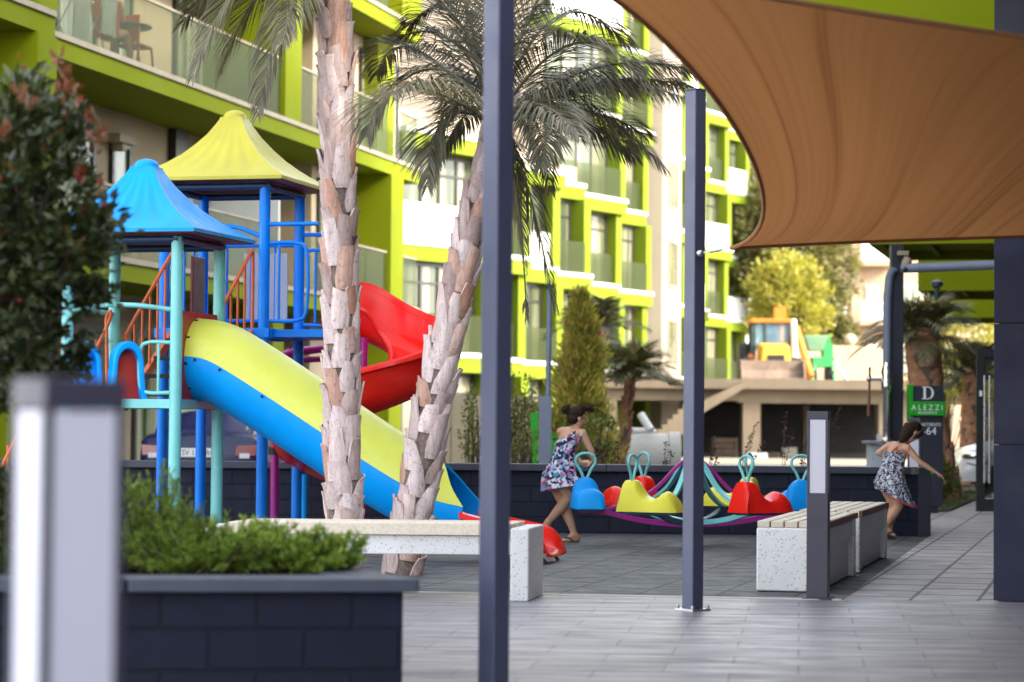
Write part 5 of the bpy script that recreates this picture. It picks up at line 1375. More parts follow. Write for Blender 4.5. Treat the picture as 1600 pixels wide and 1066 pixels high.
# ---- peach building far behind
pb0 = Vector((px2x(1290,135),135,0))
pk_ = thing('apartment_building', 'peach coloured building with pale balconies far behind the trees', 'building', pb0)
m = MB(); m.box((pb0.x+6.5,141,8.5),(13,12,17)); m.build('wall','peach_wall',pk_)
for k,z in enumerate((3.6,6.9,10.2,13.4)):
    x0, x1 = px2x(1350,134), px2x(1390,134)
    m = MB(); m.box(((x0+x1)/2,134.2,z-.1),(x1-x0+.6,1.6,.25)); sl = m.build('balcony_slab','peach_wall',pk_)
    m = MB(); m.box(((x0+x1)/2,133.4,z+.55),(x1-x0+.5,.08,1.05)); m.build('parapet','white_paint',sl)
    for xa, xb in ((px2x(1352,135),px2x(1372,135)),(px2x(1412,135),px2x(1440,135)),(px2x(1460,135),px2x(1490,135)),(px2x(1310,135),px2x(1322,135)) if k%2 else (px2x(1520,135),px2x(1540,135))):
        m = MB(); m.box(((xa+xb)/2,134.98,z+1.2),(xb-xa,.12,1.7)); f = m.build('window','white_paint',pk_); m = MB(); m.box(((xa+xb)/2,134.9,z+1.2),(xb-xa-.2,.06,1.5)); m.build('pane','pane',f)
m = MB(); m.box((px2x(1336,135),134.9,8.5),(.5,.2,17)); m.build('pilaster','peach_wall',pk_)
# ---- concrete garage with loader deck
G0 = 82.0
def gx(px): return px2x(px,G0)
def gz(py,px=1200): return at(px,py,G0).z
gar = thing('concrete_garage', 'raw concrete parking deck with dark openings below the yellow digger', 'building', Vector((gx(1180),G0,0)))
zt, zb, zo = gz(593), gz(608), gz(630)
m = MB(); m.hexa([Vector((gx(940),G0,zb)),Vector((gx(1620),G0-.6,zb)),Vector((gx(1620),G0+24,zb)),Vector((gx(940),G0+24,zb))],[Vector((gx(940),G0,zt)),Vector((gx(1620),G0-.6,zt)),Vector((gx(1620),G0+24,zt)),Vector((gx(940),G0+24,zt))]); m.build('deck_slab','concrete',gar)
m = MB()
def gbox(p0,p1,z0,z1,y0=.25,y1=1.1): m.box(((gx(p0)+gx(p1))/2,G0+(y0+y1)/2,(z0+z1)/2),(gx(p1)-gx(p0),y1-y0,z1-z0))
gbox(1155,1620,zo,zb-.003); gbox(940,1154.8,gz(627),zb-.003)
m.build('edge_beam','concrete',gar)
for pa_ in ((1162,1189,zo),(940,964,gz(627)),(1375,1440,zo),(1530,1620,zo)):
    m = MB(); gbox(pa_[0],pa_[1],-.2,pa_[2]-.003); m.build('pillar','concrete',gar)
for pa_ in ((1189.5,1201,2.4,3.0),(1300,1310,8,8.6)):
    m = MB(); gbox(pa_[0],pa_[1],-.2,zo-.003,pa_[2],pa_[3]); m.build('inner_pillar','concrete',gar)
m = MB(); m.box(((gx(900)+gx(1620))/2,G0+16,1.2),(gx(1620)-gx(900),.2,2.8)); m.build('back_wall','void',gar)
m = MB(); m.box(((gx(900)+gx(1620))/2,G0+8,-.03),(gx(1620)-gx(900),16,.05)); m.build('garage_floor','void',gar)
# ramp flank and stair
m = MB(); y0 = G0-.9
m.hexa([Vector((gx(1060),y0,gz(668))),Vector((gx(1160),y0,gz(607))),Vector((gx(1160),G0-.02,gz(607))),Vector((gx(1060),G0-.02,gz(668)))],[Vector((gx(1060),y0,gz(645))),Vector((gx(1160),y0,gz(597))),Vector((gx(1160),G0-.02,gz(597))),Vector((gx(1060),G0-.02,gz(645)))]); m.build('ramp_flank','concrete',gar)
m = MB()
for k in range(6):
    p0, p1 = 1022+k*8, 1072; m.box(((gx(p0)+gx(p1))/2,G0-1.3,gz(680)+.28*(k+.5)*.6),(gx(p1)-gx(p0),.7,.165))
m.build('step','concrete',gar)
m = MB(); m.box(((gx(1296)+gx(1394))/2,G0+10,zt+.75),(gx(1394)-gx(1296)+3,.3,1.5)); m.build('parapet_wall','cream_wall',gar)
# boxes and boards stored under the deck
for i,(p0,p1,py,mt,lb,dd) in enumerate(((1120,1160,685,'mud_steel','brown crate in the garage opening left of the concrete pillar',2.0),(1165,1197,708,'concrete_pale','pale board leaning on the foot of the concrete pillar',-.6),(1240,1264,700,'wood','plywood sheet standing inside the garage opening',3.2),(1292,1308,700,'loader_orange','narrow orange board standing inside the garage opening',3.4),(1206,1232,708,'mud_steel','low brown crate in the dark garage opening',3.0))):
    z1 = gz(py); m = MB(); x0, x1 = gx(p0), gx(p1); yy = G0+dd
    if i in (0,4):
        for k in range(4): zz = -.1+(z1+.1)*k/4; m.box(((x0+x1)/2,yy,zz+(z1+.1)/8),(x1-x0,.8,(z1+.1)/4-.03))
        for xx in (x0+.05,x1-.05): m.box((xx,yy-.42,z1/2-.05),(.08,.04,z1+.1))
    else: m.hexa([Vector((x0,yy,-.1)),Vector((x1,yy,-.1)),Vector((x1,yy+.06,-.1)),Vector((x0,yy+.06,-.1))],[Vector((x0,yy+.2,z1)),Vector((x1,yy+.2,z1)),Vector((x1,yy+.26,z1)),Vector((x0,yy+.26,z1))])
    o = m.build('storage_crate' if i in (0,4) else 'leaning_board', mt); tag(o, lb, 'crate' if i in (0,4) else 'board')
# cream garden wall behind the leaning palm
m = MB(); x0, x1 = px2x(668,36), px2x(834,36); m.box(((x0+x1)/2,36,.75),(x1-x0,.16,1.5))
for k in range(6): m.box((x0+(x1-x0)*k/5,35.9,.75),(.05,.06,1.5))
tag(m.build('cream_garden_wall','cream_wall'),'cream rendered garden wall behind the leaning palm trunk','wall')
# ---------------------------------------------------------------- people
def capsule(m, p, q, r0, r1, n=12):
    p, q = Vector(p), Vector(q); d = (q-p); L = d.length; d = d.normalized() if L > 1e-6 else Vector((0,0,1)); a = d.orthogonal().normalized(); b_ = d.cross(a); rings = []
    st = [(-r0*math.cos(t), r0*math.sin(t)) for t in (.25,.7,1.15)]+[(0,r0),(L*.5,(r0+r1)/2),(L,r1)]+[(L+r1*math.cos(t), r1*math.sin(t)) for t in (1.15,.7,.25)]
    for x, r in st: rings.append([p+d*x+(a*math.cos(2*PI*i/n)+b_*math.sin(2*PI*i/n))*r for i in range(n)])
    m.loft(rings, True)
def limb(m, pts):
    for (p,r0),(q,r1) in zip(pts[:-1],pts[1:]): capsule(m,p,q,r0,r1)
def hand(m, wrist, d, nrm, size, curl):
    """palm with four fingers and a thumb; d points along the hand, nrm out of its back"""
    wrist = Vector(wrist); d = Vector(d).normalized(); nrm = Vector(nrm); nrm = (nrm-d*nrm.dot(d)).normalized(); s = d.cross(nrm)
    pl = size*.48
    for k in (-1,-.33,.33,1): capsule(m, wrist+s*k*size*.10, wrist+d*pl+s*k*size*.17, size*.085, size*.075, 8)
    for k,(o,l) in enumerate(((-1,.40),(-.33,.48),(.33,.46),(1,.36))):
        p = wrist+d*pl+s*o*size*.18; dd = d.copy(); q = p
        for seg in range(3):
            dd = (dd*math.cos(curl)-nrm*math.sin(curl)).normalized(); nn = nrm
            q2 = q+dd*size*l/3*(1.15-.12*seg); capsule(m,q,q2,size*.050-seg*size*.006,size*.045-seg*size*.006,7); q = q2
            d_, dd = dd, dd
            nrm2 = (nrm*math.cos(curl)+d*math.sin(curl))
    p = wrist+d*pl*.35-s*size*.15; t1 = p+(d*.6-s*.75-nrm*.2).normalized()*size*.22; t2 = t1+(d*.9-s*.25-nrm*.35).normalized()*size*.18
    capsule(m,p,t1,size*.07,size*.058,8); capsule(m,t1,t2,size*.056,size*.045,8)
def foot(m, ankle, toe, heel, r):
    ankle, toe, heel = Vector(ankle), Vector(toe), Vector(heel); d = (toe-heel).normalized(); s = d.cross(Z).normalized()
    limb(m, [(ankle,r*1.0),(heel+Z*r*.3,r*.95)]); limb(m, [(ankle,r*1.0),(heel.lerp(toe,.55)+Z*r*.25,r*.75),(heel.lerp(toe,.8),r*.55)])
    for k in (-1,1): limb(m, [(heel,r*.75),(heel.lerp(toe,.7)+s*k*r*.42,r*.6)])
    for k in range(5):
        o = (k-2)/2*r*.80; capsule(m, heel.lerp(toe,.72)+s*o, heel.lerp(toe,1.0-abs(k-1)*.035)+s*o*1.05, r*.36, r*.26, 7)
def head(m, c, fwd, upv, hh):
    """c centre of the skull, hh head height"""
    c = Vector(c); f = Vector(fwd).normalized(); u = Vector(upv); u = (u-f*u.dot(f)).normalized(); s = f.cross(u); rt = Matrix((s,f,u)).transposed(); h = hh
    m.ell(c+u*h*.10-f*h*.02,(h*.355,h*.43,h*.40),18,14,rt)             # cranium
    m.ell(c-u*h*.17+f*h*.10,(h*.285,h*.285,h*.34),16,12,rt)            # face
    m.ell(c-u*h*.40+f*h*.22,(h*.12,h*.11,h*.09),10,8,rt)               # chin
    capsule(m,c+f*h*.36+u*h*.02,c+f*h*.455-u*h*.12,h*.035,h*.062,8)    # nose
    for k in (-1,1):
        m.ell(c+s*k*h*.36-u*h*.06-f*h*.02,(h*.035,h*.075,h*.12),8,8,rt)  # ears
        m.ell(c+s*k*h*.17-u*h*.13+f*h*.28,(h*.10,h*.08,h*.08),8,8,rt)    # cheeks
        m.ell(c+s*k*h*.13+u*h*.06+f*h*.345,(h*.09,h*.05,h*.03),8,8,rt)   # brow
    m.ell(c-u*h*.265+f*h*.345,(h*.10,h*.05,h*.022),10,8,rt); m.ell(c-u*h*.305+f*h*.335,(h*.085,h*.05,h*.025),10,8,rt)   # lips
    return rt
def face_parts(parent, c, fwd, upv, h):
    c = Vector(c); f = Vector(fwd).normalized(); u = Vector(upv); u = (u-f*u.dot(f)).normalized(); s = f.cross(u); rt = Matrix((s,f,u)).transposed()
    for k in (-1,1):
        m = MB(); m.ell(c+s*k*h*.14-u*h*.005+f*h*.355,(h*.055,h*.028,h*.026),10,8,rt); e = m.build('eye','white_paint',parent,smooth=80)
        m = MB(); m.ell(c+s*k*h*.14-u*h*.005+f*h*.378,(h*.024,h*.012,h*.024),8,6,rt); m.build('iris','hair',e,smooth=80)
        m = MB(); m.tube([c+s*k*h*.07+u*h*.085+f*h*.372,c+s*k*h*.14+u*h*.105+f*h*.37,c+s*k*h*.22+u*h*.075+f*h*.32],h*.014,6); m.build('eyebrow','hair',parent,smooth=80)
    m = MB(); m.ell(c-u*h*.284+f*h*.378,(h*.085,h*.016,h*.018),10,6,rt); m.build('lips',plain('lips',(.36,.12,.10),.45,.05,10),parent,smooth=80)
def body_obj(m, parent, vox=.0075):
    o = m.build('body','skin',parent,smooth=180)
    r = o.modifiers.new('merge','REMESH'); r.mode = 'VOXEL'; r.voxel_size = vox; r.use_smooth_shade = True
    s = o.modifiers.new('relax','SMOOTH'); s.factor = .5; s.iterations = 4
    return o
def dress_loft(parent, secs, mat, n=44, hem_mat=None, folds=9, seed=1, solid=.004):
    """secs: (centre, axis_x vector, axis_y vector, ripple) elliptical stations from top to hem"""
    R_ = random.Random(seed); ph = [R_.uniform(0,6.28) for _ in range(4)]; C = []
    K = len(secs); rings = []
    fine = []
    for i in range(K-1):
        for q in range(5):
            t = q/5; t2 = t*t*(3-2*t)*.5+t*.5; a, b_ = secs[i], secs[i+1]
            fine.append(tuple(a[j].lerp(b_[j],t) if j < 3 else a[j]+(b_[j]-a[j])*t for j in range(4)))
    fine.append(secs[-1])
    for (c,ax,ay,rp) in fine:
        q = []
        for i in range(n):
            a = 2*PI*i/n; w = 1+rp*1.5*(math.sin(folds*a+ph[0])*.6+math.sin((folds//2)*a+ph[1])*.6+.3*math.sin((folds*2+1)*a+ph[2]))
            q.append(c+(ax*math.cos(a)+ay*math.sin(a))*w)
        rings.append(q)
    m = MB(); m.loft(rings, False); o = m.build('dress',mat,parent,smooth=70)
    sd = o.modifiers.new('thick','SOLIDIFY'); sd.thickness = solid; sd.offset = 0
    if hem_mat:
        m = MB(); r0, r1 = rings[-1], rings[-2]; band_ = [[p+(p-q).normalized()*.001 for p,q in zip(r0,r1)],[p+(p-q).normalized()*.030 for p,q in zip(r0,r1)]]
        m.loft(band_, False); h = m.build('hem',hem_mat,o,smooth=70); sd = h.modifiers.new('thick','SOLIDIFY'); sd.thickness = .006
    return o, rings
def flipflop(parent, toe, heel, r, mat='sandal', rise=None):
    toe, heel = Vector(toe), Vector(heel); d = (toe-heel); L = d.length; d.normalize(); s = d.cross(Z).normalized(); n_ = s.cross(d)
    m = MB(); out = []
    for k in range(20):
        a = 2*PI*k/20; x = math.cos(a); w = r*(1.0+.22*x); out.append(heel+d*(L*.5+x*(L*.5+r*.35))+s*math.sin(a)*w)
    m.add([p-n_*r*.95 for p in out]+[p-n_*r*.50 for p in out],[tuple(range(19,-1,-1)),tuple(range(20,40))]+[(i,(i+1)%20,(i+1)%20+20,i+20) for i in range(20)])
    o = m.build('flip_flop',mat,parent)
    m = MB(); v = heel.lerp(toe,.80)+n_*r*.15
    for k in (-1,1): m.tube(bez([v, heel.lerp(toe,.6)+s*k*r*.75+n_*r*1.1, heel.lerp(toe,.38)+s*k*r*.95-n_*r*.4],8),r*.17,6)
    m.build('strap',mat,o,smooth=60)
def frame3(px0, py0, Y):
    sc = FPX/Y; O = Vector((px2x(px0,Y),Y,0))
    return O, (lambda px,py,dy=0.0: Vector((px2x(px0,Y)+(px-px0)/sc, Y+dy, (py0-py)/sc)))
# girl in the floral dress
O, G = frame3(880,846.5,22.55)
g = thing('person', 'girl with a hair bun and floral dress leaning forward to push the blue saddle', 'person', O)
hd = G(902,653,.03); fw = Vector((.86,.42,-.30)); upv = Vector((.30,.12,.95)); hh = .205
m = MB(); head(m,hd,fw,upv,hh)
nk, ch_, ws, hp = G(899,670,.03), G(891,687,.03), G(880,716,.0), G(876,741,-.01)
shN, shF = G(910,678,-.06), G(877,675.5,.14)          # her right (near), her left (far)
limb(m,[(G(902,661,.03),.046),(nk,.043),(G(896,677,.04),.06)])
def trunk_(c,ax,rx,ry): pass
for (c,rx,ry,rz_) in ((G(893,683,.03),.115,.085,.085),(ch_,.112,.088,.09),(G(884,704,.015),.098,.078,.09),(ws,.095,.076,.08),(hp,.118,.098,.09),(G(874,753,-.01),.12,.10,.07)): m.ell(c,(rx,ry,rz_),16,12,rz_m(-.5))
limb(m,[(G(895,676,.03),.055),(shN,.043)]); limb(m,[(G(892,676,.05),.055),(shF,.043)])
elN, wrN = G(924,705,-.06), G(928,719,-.01)
limb(m,[(shN,.042),(shN.lerp(elN,.5),.036),(elN,.030),(elN.lerp(wrN,.4),.031),(wrN,.022)])
elF, wrF = G(893,713,.10), G(908,722.5,.02)
limb(m,[(shF,.041),(elF,.030),(elF.lerp(wrF,.4),.031),(wrF,.022)])
hand(m,wrN,Vector((-.45,.1,-.55)),Vector((.8,-.2,.2)),.145,.55); hand(m,wrF,Vector((.95,.0,.05)),Vector((0,-.3,.95)),.145,.6)
# legs: near leg bent with the foot behind, far leg straight under her
kN, aN = G(888,778,-.05), G(859,815,.03); kF, aF = G(881,786,.05), G(899,836,.02)
limb(m,[(G(879,750,-.05),.086),(G(884,764,-.05),.072),(kN,.050),(G(878,792,-.03),.052),(G(868,804,.0),.042),(aN,.030)])
limb(m,[(G(869,750,.04),.086),(G(875,768,.05),.070),(kF,.050),(G(887,803,.05),.051),(G(894,820,.03),.038),(aF,.029)])
foot(m,aF,G(878,845,-.02),G(903,843,.03),.036); foot(m,aN,G(846,830,.05),G(858,822,.06)+Vector((0,0,.0)),.036)
body_obj(m,g); face_parts(g,hd,fw,upv,hh)
flipflop(g,G(877,843.8,-.02),G(905,842.8,.03),.042); flipflop(g,G(843,831,.05),G(859,821,.06),.042)
X = Vector((1,0,0)); Y = Vector((0,1,0))
def sec(px,py,dy,rx,ry,tilt,rp,yaw=-.45):
    ax = Vector((math.cos(yaw),math.sin(yaw),0)); ay = Vector((-math.sin(yaw),math.cos(yaw),0)); ax = ax+Z*tilt
    return (G(px,py,dy), ax*rx, ay*ry, rp)
d_, rings = dress_loft(g,[sec(889,684,.03,.118,.098,.35,.0),sec(887,690,.025,.122,.102,.30,.004),sec(883,704,.01,.112,.096,.20,.012),sec(879,717,0,.112,.094,.1,.025),sec(876,730,-.01,.138,.116,.05,.04),sec(874,743,-.015,.160,.14,-.05,.055),sec(878,756,-.02,.195,.16,.10,.085),sec(883,763,-.02,.225,.18,.18,.11)],'dress_floral',folds=7,seed=4)
m = MB(); m.tube(spline([G(904,690,-.08),G(908,680,-.10),G(905,674,-.03),G(897,676,-.06),G(889,681,-.085)],6),.009,6); m.tube(spline([G(884,687,.14),G(879,676,.14),G(882,678,.09),G(884,684,-.02)],6),.008,6); m.build('shoulder_strap','dress_floral',d_,smooth=60)
def hair_cap(m,c,fwd,upv,h):
    c = Vector(c); f = Vector(fwd).normalized(); u = Vector(upv); u = (u-f*u.dot(f)).normalized(); s = f.cross(u); rt = Matrix((s,f,u)).transposed()
    m.ell(c+u*h*.15-f*h*.075,(h*.372,h*.405,h*.385),20,14,rt); m.ell(c-u*h*.10-f*h*.19,(h*.33,h*.28,h*.30),16,12,rt)
    return f,u,s
m = MB(); f,u,s = hair_cap(m,hd,fw,upv,hh); m.ell(G(884,640.5,.04),(.043,.042,.038),14,10); m.ell(G(889,645,.03),(.03,.034,.03),12,8)
R6 = random.Random(3)
for k in range(60):
    a = hd+f*hh*R6.uniform(-.2,.25)+u*hh*R6.uniform(.30,.52)+s*hh*R6.uniform(-.3,.3); m.tube(bez([a, a+Vector((.05,.0,R6.uniform(.0,.04))), a+Vector((R6.uniform(.08,.15),R6.uniform(-.03,.03),R6.uniform(-.045,.03)))],5),[.004,.004,.003,.002,.002,.0008],4)
for k in range(70):
    a = G(884.5,641,.04); d = Vector((R6.gauss(0,1),R6.gauss(0,1),R6.gauss(.2,1))).normalized(); m.tube([a+d*.03,a+d*.05+Vector((.01,0,0)),a+d*.055+Vector((.02,0,-.005))],[.003,.002,.001],4)
for k in range(160):
    a_ = R6.uniform(-1.2,2.6); b__ = R6.uniform(-.3,1.3); d0 = (f*math.cos(a_)*math.cos(b__)+s*math.sin(a_)*math.cos(b__)+u*math.sin(b__)); p0 = hd+u*hh*.12-f*hh*.06+d0*hh*.40; tg = (G(887,644,.04)-p0); m.tube(bez([p0,p0+d0*.012+tg*.4,p0+tg*.85],5),[.0045,.005,.005,.005,.004,.003],4)
m.build('hair','hair',g,smooth=60)
# girl in navy and white
O, G = frame3(1400,841.5,23.7)
g = thing('person', 'girl in a navy and white dress stepping off with one arm stretched out', 'person', O)
hd = G(1428,674,.03); fw = Vector((.72,.30,-.62)); upv = Vector((.55,.05,.83)); hh = .195
m = MB(); head(m,hd,fw,upv,hh)
limb(m,[(G(1424,683,.03),.040),(G(1414,692,.03),.040),(G(1406,697,.03),.055)])
shR, shL = G(1417,700,-.06), G(1391,696,.05)
for (c,rx,ry,rz_) in ((G(1405,702,.02),.105,.08,.075),(G(1402,711,.02),.105,.082,.085),(G(1398,725,.0),.09,.072,.085),(G(1393,741,0),.108,.09,.08),(G(1391,751,0),.115,.095,.08)): m.ell(c,(rx,ry,rz_),16,12,rz_m(-.35))
limb(m,[(G(1408,698,.02),.05),(shR,.038)]); limb(m,[(G(1402,697,.04),.05),(shL,.038)])
elR, wrR = G(1434.5,721,-.10), G(1459,737,-.10)
limb(m,[(shR,.038),(shR.lerp(elR,.5),.032),(elR,.026),(elR.lerp(wrR,.35),.027),(wrR,.0185)])
hand(m,wrR,Vector((.80,-.1,-.52)),Vector((.5,.1,.85)),.135,.22)
elL, wrL = G(1374,707,.02), G(1395,726,-.16)
elL = G(1374,708,.06); wrL = G(1408,727,.13)
limb(m,[(shL,.037),(elL,.027),(elL.lerp(wrL,.4),.027),(wrL,.019)]); hand(m,wrL,Vector((.6,.2,-.7)),Vector((.6,-.4,.5)),.13,.35)
kR, aR = G(1403,790,-.05), G(1384,823,.02); kL, aL = G(1398,793,.06), G(1388,836,.05)
limb(m,[(G(1396,757,-.05),.080),(G(1401,774,-.05),.064),(kR,.046),(G(1395,804,-.02),.048),(aR,.028)])
limb(m,[(G(1386,757,.05),.080),(G(1394,776,.06),.062),(kL,.045),(G(1394,812,.07),.046),(aL,.028)])
foot(m,aR,G(1402,838,.02),G(1384,828,.03),.033); foot(m,aL,G(1378,840.5,-.03),G(1393,840,.05),.034)
body_obj(m,g); face_parts(g,hd,fw,upv,hh)
flipflop(g,G(1403.5,838.5,.02),G(1382,826.5,.03),.040); flipflop(g,G(1376.5,840.2,-.03),G(1395,839.5,.05),.040)
def sec2(px,py,dy,rx,ry,tilt,rp,yaw=-.35):
    ax = Vector((math.cos(yaw),math.sin(yaw),0)); ay = Vector((-math.sin(yaw),math.cos(yaw),0)); ax = ax+Z*tilt
    return (G(px,py,dy), ax*rx, ay*ry, rp)
d_, rings = dress_loft(g,[sec2(1399,706,.02,.112,.092,-.10,.0),sec2(1398,713,.015,.112,.092,-.04,.006),sec2(1396,726,0,.108,.09,0,.015),sec2(1392,741,0,.128,.108,0,.03),sec2(1391,754,0,.152,.13,-.02,.05),sec2(1396,768,0,.158,.14,-.15,.08),sec2(1402,777,0,.172,.15,-.45,.10)],'dress_navy',hem_mat='coral',folds=7,seed=6)
m = MB(); m.tube(spline([G(1414,709,-.07),G(1418,700,-.095),G(1411,696,-.04),G(1400,699,-.05),G(1392,706,-.07)],6),.009,6); m.tube(spline([G(1388,708,.08),G(1390,694,.06),G(1397,696,.0),G(1402,705,-.07)],6),.009,6); m.build('shoulder_strap','coral',d_,smooth=60)
m = MB(); f,u,s = hair_cap(m,hd,fw,upv,hh)
m.tube(spline([hd-f*hh*.25+u*hh*.1, G(1416,679,.0), G(1410,687,-.01), G(1408,694,-.015)],6),[.075,.075,.07,.066,.062,.058,.055,.05,.047,.045,.04,.036,.034,.032,.028,.024,.018,.012,.005],10)
for k in range(30):
    a = G(1413,683,.0)+Vector((R6.gauss(0,.03),R6.gauss(0,.02),R6.gauss(0,.02))); m.tube([a,a+Vector((-.02,0,-.04)),a+Vector((-.03+R6.gauss(0,.015),0,-.085))],[.005,.004,.001],4)
for k in (-1,1): m.tube(spline([hd+f*hh*.30+u*hh*.28+s*k*hh*.2, hd+f*hh*.22-u*hh*.02+s*k*hh*.34, hd+f*hh*.05-u*hh*.35+s*k*hh*.33],5),[.022]*8+[.016,.010,.004],8)
m.build('hair','hair',g,smooth=60)
# neighbour sitting on the balcony
z = 6.65
bp = L1p(3.15,-.62,0)
g = thing('person', 'bare legged person sitting at the table on the top left balcony', 'person', bp)
P_ = lambda s,o,h: L1p(s,o,h)
m = MB(); hips = P_(2.95,-.62,.50)
for (c,rx,ry,rz_) in ((hips,.16,.17,.12),(P_(2.9,-.62,.72),.14,.17,.16),(P_(2.88,-.62,.92),.14,.19,.14)): m.ell(c,(rx,ry,rz_),14,10,rz_m(-TH+PI/2))
hd = P_(2.9,-.62,1.24); head(m,hd,V,Z,.22); limb(m,[(P_(2.88,-.62,1.12),.055),(P_(2.88,-.62,1.0),.06)])
for o_ in (-.72,-.50):
    k_ = P_(3.38,o_,.58); a_ = P_(3.62,o_,.10); limb(m,[(P_(2.98,o_,.50),.085),(k_,.06),(k_.lerp(a_,.35),.058),(a_,.038)]); foot(m,a_,P_(3.85,o_,.03),P_(3.60,o_,.04),.038)
for o_ in (-.86,-.38):
    e_ = P_(2.98,o_,.72); w_ = P_(3.2,o_+(.1 if o_ < -.6 else -.1),.74); limb(m,[(P_(2.88,o_,.98),.05),(e_,.038),(w_,.026)]); hand(m,w_,V,Z,.17,.3)
body_obj(m,g,.012); face_parts(g,hd,V,Z,.22)
m = MB(); hair_cap(m,hd,V,Z,.22); m.build('hair','hair',g,smooth=60)
m = MB(); m.loft([[P_(2.9,-.62,h)+V*(a*math.cos(2*PI*i/20))+U*(b_*math.sin(2*PI*i/20)) for i in range(20)] for h,a,b_ in ((1.05,.10,.14),(.98,.16,.21),(.75,.165,.20),(.45,.19,.20))],False); m.build('shirt','red_cloth',g,smooth=60)
# ---------------------------------------------------------------- small things on the right
D32 = 32.0; s32 = FPX/D32
def p32(px, py, dy=0): 
    q = at(px,py,D32+dy); return q
t = thing('beam_post', 'dark square post under the first lime balcony on the right', 'post', Vector((px2x(1400,31.6),31.6,0)))
m = MB(); m.box(Vector((px2x(1400,31.6),31.6,1.74)),(.165,.165,3.48)); m.build('shaft','pole_dark',t,bevel=.006)
m = MB(); m.box(Vector((px2x(1400,31.6),31.6,.01)),(.3,.3,.02)); m.build('base_plate','pole_dark',t)
t = thing('drain_pipe', 'grey blue drain pipe bending off the dark post towards the building', 'pipe', Vector((px2x(1386,31.5),31.5,0)))
zp = at(1480,420,31.4).z
m = MB(); m.tube(spline([Vector((px2x(1385.5,31.5),31.5,.0)),Vector((px2x(1386,31.5),31.5,2.6)),Vector((px2x(1387,31.5),31.5,zp-.35)),Vector((px2x(1389,31.5),31.5,zp-.12)),Vector((px2x(1396,31.45),31.45,zp))],6),.055,12); m.build('downpipe','pipe_grey',t,smooth=50)
m = MB(); m.tube([Vector((px2x(1408,31.4),31.4,zp)),Vector((px2x(1562,31.0),31.0,zp+.03))],.062,14); m.build('cross_pipe','pipe_grey',t,smooth=50)
t = thing('security_camera', 'pale security camera hanging under the lime balcony beside the dark post', 'camera', p32(1412,410,-.6))
m = MB(); c = p32(1411,396,-.6); m.box(c,(.14,.10,.06)); m.tube([c+Vector((.03,0,-.03)),c+Vector((.05,0,-.09))],.03,8); m.build('mount','cream_trim',t,bevel=.008)
m = MB(); m.lathe(p32(1414,419,-.6),[(.035,-.02),(.06,.0),(.065,.10),(.05,.14),(.02,.15)],14,Matrix.Rotation(.3,3,'Y')); m.build('housing','cream_trim',t,smooth=50)
m = MB(); m.ell(p32(1415,421,-.66),(.035,.035,.035)); m.build('lens','black_rubber',t,smooth=60)
t = thing('beer_tap', 'chrome beer tap tower with a long handle standing on the pale bar counter', 'beer tap', p32(1386,690,-.5))
cx = px2x(1388,31.2); yy = 31.2
m = MB(); m.lathe(Vector((cx-.02,yy,at(1388,690,yy).z)),[(.07,0),(.07,.03),(.045,.05),(.045,.60),(.06,.62),(.075,.68),(.075,.80),(.06,.83),(.075,.90),(.05,1.0),(.045,1.02)],18); m.build('tower','chrome',t,smooth=40)
zt_ = at(1375,593,yy).z
m = MB(); m.tube([Vector((cx-.02,yy,zt_)),Vector((px2x(1358,yy),yy,zt_))],.022,10); m.lathe(Vector((px2x(1358,yy),yy,zt_-.03)),[(.02,0),(.035,.02),(.035,.06),(.015,.08)],10); m.build('spout','chrome',t,smooth=50)
m = MB(); m.tube([Vector((px2x(1358.5,yy),yy-.02,at(1358,574,yy).z)),Vector((px2x(1357.5,yy),yy-.03,at(1358,615,yy).z)),Vector((px2x(1356.5,yy),yy-.03,at(1356,650,yy).z))],[.014,.016,.024],8); m.build('handle','wood_red',t,smooth=50)
t = thing('bar_counter', 'pale bar counter with a grey top just beyond the low wall', 'counter', Vector((px2x(1374,31.5),31.5,0)))
zc = at(1370,690,31.3).z
m = MB(); m.box((px2x(1377,31.6),31.6,zc/2-.02),(.32,.45,zc-.04)); m.build('cabinet','panel_grey',t,bevel=.006)
m = MB(); m.box((px2x(1376,31.6),31.55,zc-.012),(.42,.60,.035)); m.build('counter_top','pipe_grey',t,bevel=.006)
for k,px in enumerate((1372.5,1380.5)):
    t = thing('beer_mug', ('left' if k == 0 else 'right')+' one of the two small glass mugs on the bar counter', 'mug', Vector((px2x(px,31.3),31.3,zc+.006)), 0, 'glass mugs on the bar counter'); c = Vector((px2x(px,31.3),31.3,zc+.006))
    m = MB(); m.lathe(c,[(.022,0),(.024,.004),(.026,.09),(.023,.09),(.021,.01),(.002,.008)],14); m.build('glass','glass_mug',t,smooth=40)
    m = MB(); m.tube(spline([c+Vector((.024,0,.075)),c+Vector((.045,0,.07)),c+Vector((.045,0,.03)),c+Vector((.024,0,.02))],4),.004,6); m.build('handle','glass_mug',t,smooth=60)
